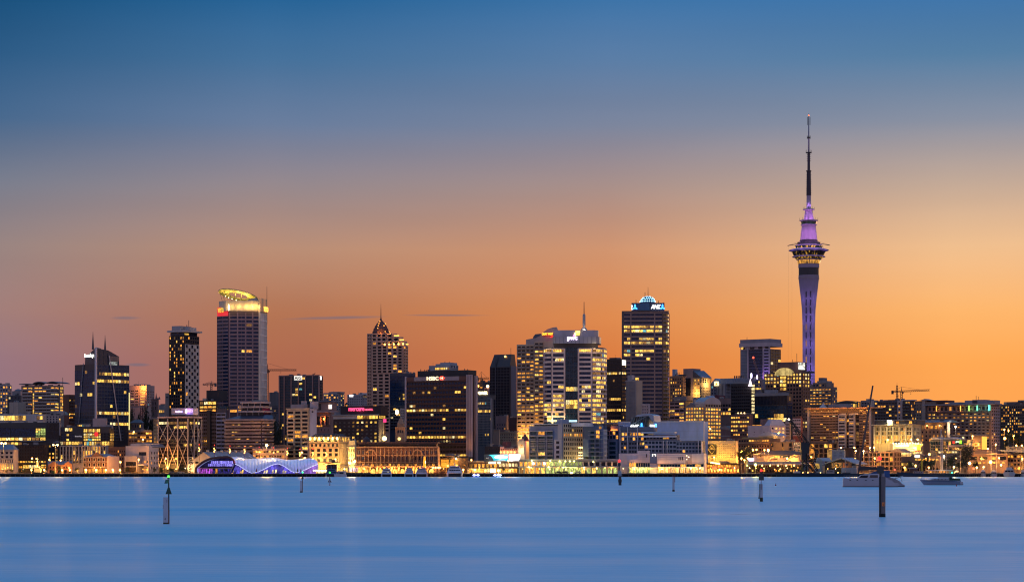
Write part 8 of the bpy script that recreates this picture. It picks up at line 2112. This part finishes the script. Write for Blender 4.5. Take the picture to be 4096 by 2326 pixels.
box(t,'fender_timber',X(3517.5),X(3523),-14.5*k,-8*k,-.5,Z(1892),wall(.012,.010,.010));box(t,'topmark',X(3509),X(3535.5),-.45,.2,Z(1891),Z(1862),PD);bar(t,'lantern_rod',(X(3519),-.3,Z(1905)),(X(3519),-.3,Z(1840)),.9*k,RDK,8);ball(t,'lantern',(X(3518),-.3,Z(1832)),8*k,glow(1,.012,.006,4));ball(t,'lantern',(X(3510.5),-.3,Z(1837)),4*k,glow(1,.06,.01,4));mesh(t,'solar_panel',[(X(3502),-.4,Z(1848)),(X(3514),-.4,Z(1846)),(X(3520),0,Z(1841)),(X(3508),0,Z(1843)),(X(3502),-.36,Z(1849)),(X(3514),-.36,Z(1847)),(X(3520),.04,Z(1842)),(X(3508),.04,Z(1844))],[(0,1,2,3),(7,6,5,4),(0,4,5,1)],RDK);light(t,(X(3518),-.7,Z(1832)),6,(1,.03,.02),.1)
box(t,'number_plate',X(3528),X(3538),-13.9*k,-12.6*k,Z(2022),Z(2007),wall(.75,.20,.05));lettering(t,'numeral','6',X(3531),X(3535),Z(2019.5),Z(2011),-14*k,wall(.03,.01,.01),depth=.006)
# ------------------------------------------------------------------ trees
LEAF = {'dark':wall(.020,.028,.014,.8,0,.4,.6,name='leaves'),'quay':wall(.060,.065,.018,.8,0,.4,.6,name='leaves')}
BARK = wall(.06,.04,.03,.9,name='bark')
CROWN = {}
def crown_mesh(kind,var):
 key = (kind,var)
 if key not in CROWN:
  r = random.Random(var*17+len(kind))
  v,f = [],[]
  lobes = [(r.uniform(-.28,.28),r.uniform(-.28,.28),r.uniform(-.25,.3),r.uniform(.16,.3)) for _ in range(13)]
  for lx,ly,lz,lr in lobes:
   for _ in range(60):
    a,c = r.uniform(0,6.283),r.uniform(-1,1)
    s = math.sqrt(1-c*c);q_ = lr*r.uniform(.55,1.08)
    p = Vector((lx+q_*s*math.cos(a),ly+q_*s*math.sin(a),lz+q_*c))
    d = Vector((r.gauss(0,1),r.gauss(0,1),r.gauss(0,1))).normalized()
    u_ = d.orthogonal().normalized()*r.uniform(.025,.055);w_ = d.cross(u_).normalized()*r.uniform(.02,.045)
    n_ = len(v)
    v+=[tuple(p-u_),tuple(p+w_),tuple(p+u_),tuple(p-w_)]
    f.append((n_,n_+1,n_+2,n_+3))
  me = bpy.data.meshes.new('crown');me.from_pydata(v,[],f);me.materials.append(LEAF[kind]);CROWN[key] = me
 return CROWN[key]
def tree(px,yt_,yb_,w,D,kind,label,group=None):
 k = D/FPX
 z0 = ground(D)
 p = P(px,yb_,D)
 zb = max(z0,p.z) if kind=='quay' else z0
 H = CH+(HY-yt_)*k-zb
 t = thing('tree',label,'tree',(p.x,D,zb),R.uniform(0,6),group)
 ch = min(H*.86,w*k*1.35) if kind=='quay' else H*.85
 m = link('crown',crown_mesh(kind,R.randrange(4)),t);m.location = (0,0,H-ch/2);m.scale = (w*k,w*k,ch)
 bar(t,'trunk',(0,0,-.5),(.1,0,H-ch*.45),max(.12,H*.025),BARK,6,max(.05,H*.01))
 for a_ in (.5,2.6,4.6):bar(t,'limb',(.05,0,H-ch*.8),(math.cos(a_)*w*k*.25,math.sin(a_)*w*k*.25,H-ch*.4),max(.05,H*.01),BARK,5,.03)
for a_ in ((526,1614,1712,34,1760,'dark','dark hillside tree beside the blue glass twin spire tower edge'),(549,1640,1712,30,1740,'dark','low dark hillside tree behind the grey roofed house'),(578,1622,1716,34,1745,'dark','tallest dark conifer like tree left of the gothic church tower'),(600,1634,1716,36,1735,'dark','broad dark tree in front of the gothic church tower'),(618,1650,1720,30,1725,'dark','dark tree at the right end of the hillside clump by the yellowish stair block'),(1098,1652,1780,36,1660,'dark','tall dark tree between the angular hotel and the cream balcony building'),(1112,1690,1790,30,1650,'dark','lower dark tree against the cream balcony building wall'),(1396,1608,1640,26,1940,'dark','small dark ridge tree left of the small white office'),(2005,1755,1780,26,1640,'dark','dark shrub like tree behind the red lit balustraded wing'),(47,1874,1893,20,1475,'quay','small round quay tree in front of the floodlit white corner building'),(26,1878,1893,14,1476,'quay','smaller quay tree at the foot of the white corner building'),(93,1870,1893,22,1475,'quay','leafy quay tree left of the tugboat'),(236,1860,1893,26,1478,'quay','leafy tree beside the tall twin lamp masts'),(308,1866,1893,22,1478,'quay','leafy quay tree between the two brick houses'),(506,1866,1893,26,1480,'quay','dark leafy tree right of the customs house'),(618,1870,1893,20,1480,'quay','quay tree by the white rendered warehouse porch'),(645,1868,1892,26,1485,'quay','quay tree under the left bay of the cross braced building'),(685,1868,1892,26,1485,'quay','quay tree under the middle bay of the cross braced building'),(728,1866,1892,26,1485,'quay','quay tree beside the steel stair tower'),(806,1870,1892,12,1459,'quay','slim young tree before the purple arch entrance'),(833,1872,1892,11,1459,'quay','slim young tree at the centre of the purple arch glazing'),(856,1868,1892,13,1459,'quay','slim young tree beside the amber pane of the arch'),(888,1872,1892,16,1459,'quay','dark young tree near the raked post of the arch'),(904,1871,1892,18,1459,'quay','wider dark young tree touching the wave hall glass'),(2014,1862,1893,18,1478,'quay','dark tree at the right end of the low brown terminal'),(2985,1784,1845,70,1542,'quay','wide tree lit orange by street lamps below the brown terrace'),(2965,1806,1850,40,1538,'quay','smaller orange lit tree beside the yellow floodlit block'),(3860,1782,1870,66,1520,'dark','large round leafy tree rising above the quay buildings'),(3806,1812,1880,52,1515,'dark','spreading tree between the navy ship and the large round tree'),(3780,1836,1885,44,1512,'dark','low dark tree behind the navy ship canopy'),(3838,1836,1890,50,1508,'dark','dark tree in front of the large round leafy tree'),(3640,1836,1886,34,1515,'dark','dark tree before the low tan quayside building'),(3694,1830,1886,46,1512,'dark','dark tree under the curved white signboard'),(3722,1836,1886,44,1510,'dark','dark tree right of the curved white signboard'),(3902,1840,1885,30,1520,'dark','dark tree beside the tan flat roofed building'),(4052,1728,1790,54,1640,'quay','orange tinged tree below the far right apartments'),(4082,1732,1790,40,1640,'dark','dark tree at the far right under the stepped apartments'),(4022,1740,1792,34,1645,'dark','dark tree beside the edge wall of the big brown apartments'),(2345,1822,1842,22,1480,'quay','potted terrace tree on the wharf arcade roof')):
 tree(*a_)
 # ------------------------------------------------------------------ street lamps
def lamp(px,py,D,c,w,label,s=.55,g=9,name='street_lamp',arm=0.0,n=1,sp=0,grp='street lamps'):
 k = D/FPX
 z0 = ground(D) if D>1456 else 1.9
 t = thing(name,label,'street lamp',((px-CX)*k,D,z0),0,grp)
 h = CH+(HY-py)*k-z0
 bar(t,'pole',(0,0,-.2),(0,0,h),.11+.004*h,wall(.28,.24,.2,.5,.4),6,.07)
 m = glow(*c,g)
 for i in range(n):
  x = (i-(n-1)/2)*sp
  if n>1:bar(t,'arm',(0,0,h-.3),(x,0,h),.07,STEEL,4)
  ball(t,'lamp_globe',(x,-.1,h),s,m)
  light(t,(x,-.9,h-.2),w*2.6,c,.25)
 return t
OR = (1,.40,.06);YE = (1,.58,.16);WH = (1,.85,.6)
for px,lab in ((126,'globe lamp on the quay left of the tugboat'),(177,'globe lamp on the quay right of the tugboat'),(249,'globe lamp left of the two in front of the low brick hall'),(280,'globe lamp right of the two in front of the low brick hall'),(309,'globe lamp between the two brick houses'),(345,'globe lamp at the west corner of the customs house'),(384,'globe lamp under the customs house pediment'),(424,'globe lamp at the east corner of the customs house'),(452,'globe lamp before the white flank of the customs house'),(480,'globe lamp before the brick block right of the customs house')):
 lamp(px,1878,1464 if px<300 else 1486,OR,4200,lab,.55)
for px,py,D,c,w_,lab in ((555,1836,1500,OR,3500,'lamp on the white rendered warehouse front'),(482,1846,1495,OR,2500,'lamp in front of the brown brick block'),(572,1756,1620,OR,3500,'orange lamp by the open parking structure'),(535,1726,1635,OR,1500,'lamp on top of the open parking structure'),(1208,1808,1500,OR,1800,'globe lamp before the cream balcony building foot'),(1342,1835,1500,OR,3000,'globe lamp above the dark ferry pavilion'),(1307,1856,1475,OR,1800,'globe lamp left of the dark ferry pavilion'),(1399,1850,1500,YE,4500,'bright lamp at the foot of the ornate white building'),(1419,1844,1495,YE,4500,'brightest lamp between ornate building and brick terminal'),(1824,1833,1500,YE,2500,'lamp above the large high speed ferry'),(1853,1877,1460,OR,2200,'orange lamp right of the large high speed ferry'),(1899,1877,1462,YE,1800,'lamp before the low brown terminal, left of its middle'),(1993,1880,1460,(.8,1,.45),2400,'greenish white lamp at the right part of the low brown terminal'),(2033,1842,1490,OR,1800,'lamp beneath the white billboard'),(2441,1704,1700,OR,10,'small lamp behind the wharf apartments'),(2841,1714,1600,YE,2500,'tall lamp before the barrel vault office'),(2965,1805,1545,OR,2500,'lamp left of the upper pair at the orange tree'),(2981,1805,1545,OR,2500,'lamp right of the upper pair at the orange tree'),(2966,1831,1525,OR,2500,'lamp left of the lower pair beside the market'),(2991,1831,1525,OR,2500,'lamp right of the lower pair beside the market'),(3012,1797,1550,OR,2000,'lamp before the brown terrace, left'),(3026,1797,1550,OR,2000,'lamp before the brown terrace, centre'),(3058,1798,1540,OR,2000,'lamp before the brown terrace, right'),(3073,1799,1535,YE,4500,'brightest lamp above the dark hipped roof restaurant'),(3022,1857,1459,(.85,.9,.12),5000,'dazzling yellow green lamp on the quay beside the black box beacon'),(3364,1789,1540,OR,3500,'orange lamp at the foot of the white bays'),(3417,1789,1540,OR,3500,'orange lamp at the right white bay'),(3480,1789,1540,OR,3500,'orange lamp left of the two by the end wall of the eave apartments'),(3496,1788,1540,OR,3500,'orange lamp right of the two by the end wall of the eave apartments'),(3423,1802,1525,YE,3000,'yellow lamp left of the pair over the brown quay offices'),(3454,1802,1525,YE,3000,'yellow lamp right of the pair over the brown quay offices'),(3551,1757,1580,OR,2500,'orange lamp at the foot of the yellow classical building, left'),(3644,1756,1580,OR,2500,'orange lamp at the foot of the yellow classical building, middle'),(3671,1756,1580,OR,3500,'orange lamp at the right corner of the yellow classical building'),(3717,1815,1530,OR,4500,'orange starry lamp above the low tan quayside building'),(3822,1705,1640,WH,3500,'tall white lamp between the tan house and the big apartments'),(3890,1743,1560,OR,4000,'orange lamp above the pale framed office'),(4019,1752,1600,OR,6000,'large starry orange lamp beside the edge of the big apartments'),(4017,1717,1650,OR,2500,'upper orange lamp before the far right apartments'),(4034,1721,1650,OR,2500,'upper orange lamp nearest the orange tinged tree'),(4054,1742,1630,OR,2500,'orange lamp over the orange tinged tree'),(4065,1780,1550,OR,1500,'orange lamp over the dark sailing club, left'),(4087,1780,1550,OR,1500,'orange lamp over the dark sailing club, right'),(3951,1793,1545,OR,3500,'orange lamp just above the tan flat roofed building'),(3983,1776,1560,OR,2500,'orange lamp behind the tan flat roofed building'),(3878,1851,1462,YE,6500,'big starry lamp on the marina left of the tan building'),(3962,1846,1460,YE,9000,'biggest and brightest starry lamp on the marina'),(3662,1860,1462,OR,3500,'orange starry lamp on the navy ship foredeck side'),(3776,1823,1500,WH,2500,'white lamp beside the spreading tree'),(3618,1868,1470,OR,1200,'low marina lamp left of the navy ship wheelhouse'),(3715,1868,1462,OR,1000,'low marina lamp behind the navy ship canopy'),(3816,1866,1460,YE,1200,'low marina lamp at the navy ship stern'),(3907,1868,1458,YE,900,'low marina lamp left of the biggest starry lamp'),(3934,1866,1458,YE,900,'low marina lamp right beside the biggest starry lamp'),(4004,1858,1462,YE,1500,'lamp behind the tallest white motor yacht')):
 big = w_>=4500
 lamp(px,py,D,c,w_,lab,.95 if w_>=6000 else .75 if big else .55,14 if big else 9)
t_ = lamp(222,1778,1462,YE,2600,'very tall double headed mast lamp above the low brick hall',.55,12,'mast_lamp',n=2,sp=2.6,grp='tall quay mast lamps')
lamp(14,1771,1462,YE,2600,'very tall clustered mast lamp at the far left',.55,12,'mast_lamp',n=2,sp=2.6,grp='tall quay mast lamps');lamp(1067,1779,1470,YE,6000,'tall single mast lamp behind the wave hall',.85,16,'mast_lamp',grp='tall quay mast lamps')
t_ = thing('red_lantern','red signal lantern among the marina masts','lantern',P(3894,1893,1455));bar(t_,'pole',(0,0,-2),(0,0,3),.08,STEEL);ball(t_,'lamp_globe',(0,0,3.2),.6,glow(1,.06,.02,7))
t_ = thing('red_lantern','small red light behind the red lantern beacon pile','lantern',P(3579,1893,1456));bar(t_,'pole',(0,0,-2),(0,0,2.3),.08,STEEL);ball(t_,'lamp_globe',(0,0,2.5),.5,glow(1,.06,.03,6))
t_ = thing('green_lantern','green lantern on the stern end of the navy ship','lantern',P(3808,1893,1446));bar(t_,'pole',(0,0,-2),(0,0,.5),.08,STEEL);ball(t_,'lamp_globe',(0,0,.7),.5,glow(.03,1,.25,6))
# sodium lamps added between the blocks to warm the fronts, wherever a kerb is free and a front stands behind
def hit(q,x,y,pad):
 dx,dy = x-q.o.location.x,y-q.D
 c,s_ = math.cos(q.rz),math.sin(q.rz)
 lx,ly = dx*c+dy*s_,-dx*s_+dy*c
 return q.x0-pad<lx<q.x1+pad and -pad<ly<q.L+pad
def inside(x,y,pad=1.5):return any(hit(q,x,y,pad) for q in ALL)
def seen(px,py,D):return not any(q.D<D and q.box_[0]<px<q.box_[1] and q.yt<py for q in ALL)
n_st = 0
spots = []
for D in (1530,1545,1560,1580,1605,1630,1660,1700,1740,1790):
 for i in range(140):
  px = 14+i*29.3+R.uniform(-9,9)
  x,h = (px-CX)*D/FPX,R.uniform(8,10.5)
  py = HY-(h+ground(D)-CH)*FPX/D
  if inside(x,D) or not seen(px,py,D):continue
  if not any(inside(x,D+d_,0) for d_ in (6,12,18,26)):continue
  if any(abs(px-a_)<26 and abs(D-b_)<60 for a_,b_,_ in spots):continue
  spots.append((px,D,py))
used = set()
for px,D,py in spots:
 x = (px-CX)*D/FPX
 q = next(q for d_ in (6,12,18,26) for q in [next((q for q in ALL if hit(q,x,D+d_,0)),None)] if q)
 w_ = q.o['label'].split()[:10]
 while w_[-1] in ('with','of','and','a','the','in','beside','behind','under','at','to','its','on','between','full','left','right','full','blank','dark','lit','pale','small','cream','wide','brown','white','long','from','by','large','projecting','one','tall','silver','grey','red','blue'):w_.pop()
 if q.o.name in used:continue
 used.add(q.o.name)
 lamp(px,py,D,OR,4200,'added orange street lamp before the '+' '.join(w_),.5,8,grp='added sodium lamps between the blocks')
 # roof clutter: plant boxes, ducts and aerials on the plain flat roofs
for q in list(ALL):
 w_ = abs(q.x1-q.x0)
 if not q.plain or w_<7 or q.o.name.startswith(('brick','terminal','white_build','customs','gabled','spire','glass_venue','wharf','terraced','sheeted','white_clock','curved','tin','quay','market','church')):continue
 for i in range(min(5,2+int(w_/9))):
  x,sz,hh = R.uniform(q.x0+1.5,q.x1-2.5),R.uniform(1,3.4),R.uniform(.5,1.7)
  y = R.uniform(1.5,max(2,q.L-4))
  box(q.o,'roof_unit',x,min(x+sz,q.x1-.3),y,y+2,q.h-.05,q.h+hh,R.choice((GREY,DGREY,ROOFG,BEIGE)))
 for i in range(R.choice((0,1,1,2))):
  x,y = R.uniform(q.x0+1,q.x1-1),R.uniform(1,5)
  bar(q.o,'aerial',(x,y,q.h),(x,y,q.h+R.uniform(1.5,4)),.09,STEEL,4,.05)
print('street lamps',len(spots))
# shopfront and promenade lamps along the ground floors that face the water
for q in ALL:
 if q.D>1535 or q.o.name.startswith(('sheeted','glass_venue','wharf_ap','gabled_shed','silo','tin','white_cont')):continue
 w_ = q.x1-q.x0
 n_ = max(2,int(w_/5.5))
 for i in range(n_):
  x = q.x0+w_*(i+R.uniform(.25,.75))/n_
  ball(q.o,'wall_lamp',(x,-1.6 if q.D>1480 else -3.2,R.uniform(2.2,3.6)),R.uniform(.22,.4),glow(*R.choice((OR,OR,YE,(1,.75,.4))),7))
  if i%3==1:light(q.o,(x,-3.4 if q.D>1480 else -4,3.2),900,OR,.2)
  # row of thin red tipped poles carrying stacked amber lamps
place = ('before the cross braced building edge','at the left of the gabled shed roof','over the left slope of the gabled shed','over the middle of the gabled shed','over the right end of the gabled shed','above the first dip of the wave hall','above the wave hall crest','above the second dip of the wave hall','before the cream balcony building','before the cream heritage building')
for i,(px,py) in enumerate(((797,1778),(858,1780),(920,1783),(979,1785),(1037,1788),(1093,1790),(1150,1792),(1200,1796),(1252,1796),(1305,1798))):
 D = 1487;k = D/FPX;z0 = ground(D);h = CH+(HY-py)*k-z0
 t = thing('light_pole','thin red tipped pole with stacked amber lamps '+place[i],'light pole',((px-CX)*k,D,z0),0,'red tipped light poles')
 bar(t,'pole',(0,0,0),(0,0,h),.16,wall(.16,.03,.02),6,.1);ball(t,'tip_lamp',(0,0,h+.2),.28,glow(1,.02,.01,3))
 for j,(x,z) in enumerate(((-.25,1.9),(.2,2.9),(-.2,3.9))):
  if i in (4,5) and j!=1:continue
  ball(t,'amber_lamp',(x,-.1,h-z),.36,glow(1,.5,.08,8));
 light(t,(0,-.8,h-3),900,(1,.5,.1),.2)
for px,c,lab in ((1025.5,(.20,.02,.02),'closed red parasol before the first dip of the wave hall'),(1190.5,(.14,.12,.05),'closed olive parasol before the second dip of the wave hall'),(1203.5,(.12,.03,.03),'closed dark red parasol right of the olive one')):
 t = thing('closed_parasol',lab,'parasol',P(px,1892,1456));k = 1456/FPX
 lathe(t,'canopy',[(.5,7*k),(.42,11*k),(.05,21*k)],wall(*c),8);bar(t,'pole',(0,0,0),(0,0,8*k),.06,STEEL)
 # cars on the pier
def car(px,D,label,col,w=4.4,src=None):
 k = D/FPX
 t = thing('parked_car',label,'car',((px-CX)*k,D,2.0),R.choice((0,math.pi)),'cars parked on the quay')
 m = wall(*col,.3,.1,.05)
 prism(t,'body',[(-w/2,.35),(w/2,.35),(w/2,.75),(w*.46,.85),(w*.2,.95),(-w*.46,.98),(-w/2,.8)],-.85,.85,m);prism(t,'cabin',[(-w*.4,.95),(w*.22,.93),(w*.08,1.42),(-w*.3,1.44)],-.74,.74,NAVY)
 for x in (-w*.3,w*.31):
  for y in (-.88,.72):
   v = [(x+.33*math.cos(i*.7854),y+j*.18,.33+.33*math.sin(i*.7854)) for j in (0,1) for i in range(8)]
   mesh(t,'wheel',v,[tuple(range(7,-1,-1)),tuple(range(8,16))]+[(i,(i+1)%8,8+(i+1)%8,8+i) for i in range(8)],BLACK)
 box(t,'headlight',w*.48,w*.51,-.7,-.4,.6,.75,PSTEEL);box(t,'headlight',w*.48,w*.51,.4,.7,.6,.75,PSTEEL)
 return t
car(2232,1457.5,'dark parked car on the pier, left of the dark van',(.03,.03,.035));car(2257,1457.5,'longer dark van parked on the pier',(.04,.03,.03),5.6);car(2310,1457.5,'pale parked car right of the orange headlamp on the pier',(.4,.38,.34));car(723,1460,'white parked car before the steel stair tower',(.55,.5,.42));car(690,1461,'grey parked car under the cross braced building',(.2,.18,.16))
t_ = thing('quay_lamp','low dazzling orange lamp on the pier edge between parked cars','lamp',P(2286,1893,1452));ball(t_,'lamp_globe',(0,0,.4),.75,glow(1,.62,.2,14));bar(t_,'post',(0,0,-.6),(0,0,.3),.1,STEEL);light(t_,(0,-.8,.5),1500,(1,.5,.12),.2)
# people-high railings and clutter along the left quay: market fence and kiosks
t_ = thing('quay_fence','dark low railing along the quay edge of the left shore','fence',(0,1450,2.0))
k = 1450/FPX
for i in range(130):
 x = (i*10-CX)*k
 box(t_,'post',x-.07,x+.07,-.07,.07,0,1.1,wall(.05,.03,.02))
for z in (.55,1.08):box(t_,'rail',-CX*k,(1290-CX)*k,-.04,.04,z-.05,z+.03,wall(.05,.03,.02))
t_ = thing('kiosk','small green kiosk below the tall twin lamp masts','kiosk',P(212,1893,1460));box(t_,'cabin',-1,1,0,1.6,0,1.9,wall(.03,.06,.02));box(t_,'roof',-1.2,1.2,-.2,1.8,1.9,2.05,DGREY);box(t_,'hatch',-.6,.6,-.05,.02,.9,1.5,wall(.05,.09,.03))
t_ = thing('notice_board','small lit white notice board right of the tugboat','sign',P(184,1893,1460));box(t_,'panel',-.5,.5,0,.1,.9,2,wall(.7,.6,.45));box(t_,'post',-.05,.05,.1,.2,0,1.2,STEEL)
for px,w_,h_,lab,m_ in ((372,11,9,'lit white sales stall before the customs house',wall(.7,.62,.45)),(1300,8,8,'small dark red stall at the end of the wave hall',wall(.2,.04,.03)),(460,14,5,'white parked delivery cart before the customs house flank',wall(.6,.5,.45))):
 t_ = thing('stall',lab,'stall',P(px,1893,1461));k = 1461/FPX
 box(t_,'counter',-w_*k/2,w_*k/2,0,1.5,0,h_*k*.5,m_);box(t_,'canopy',-w_*k*.55,w_*k*.55,-.3,1.7,h_*k*.86,h_*k,m_)
 for s_ in (-1,1):box(t_,'post',s_*w_*k*.5-.05,s_*w_*k*.5+.05,-.2,-.1,0,h_*k*.86,STEEL)
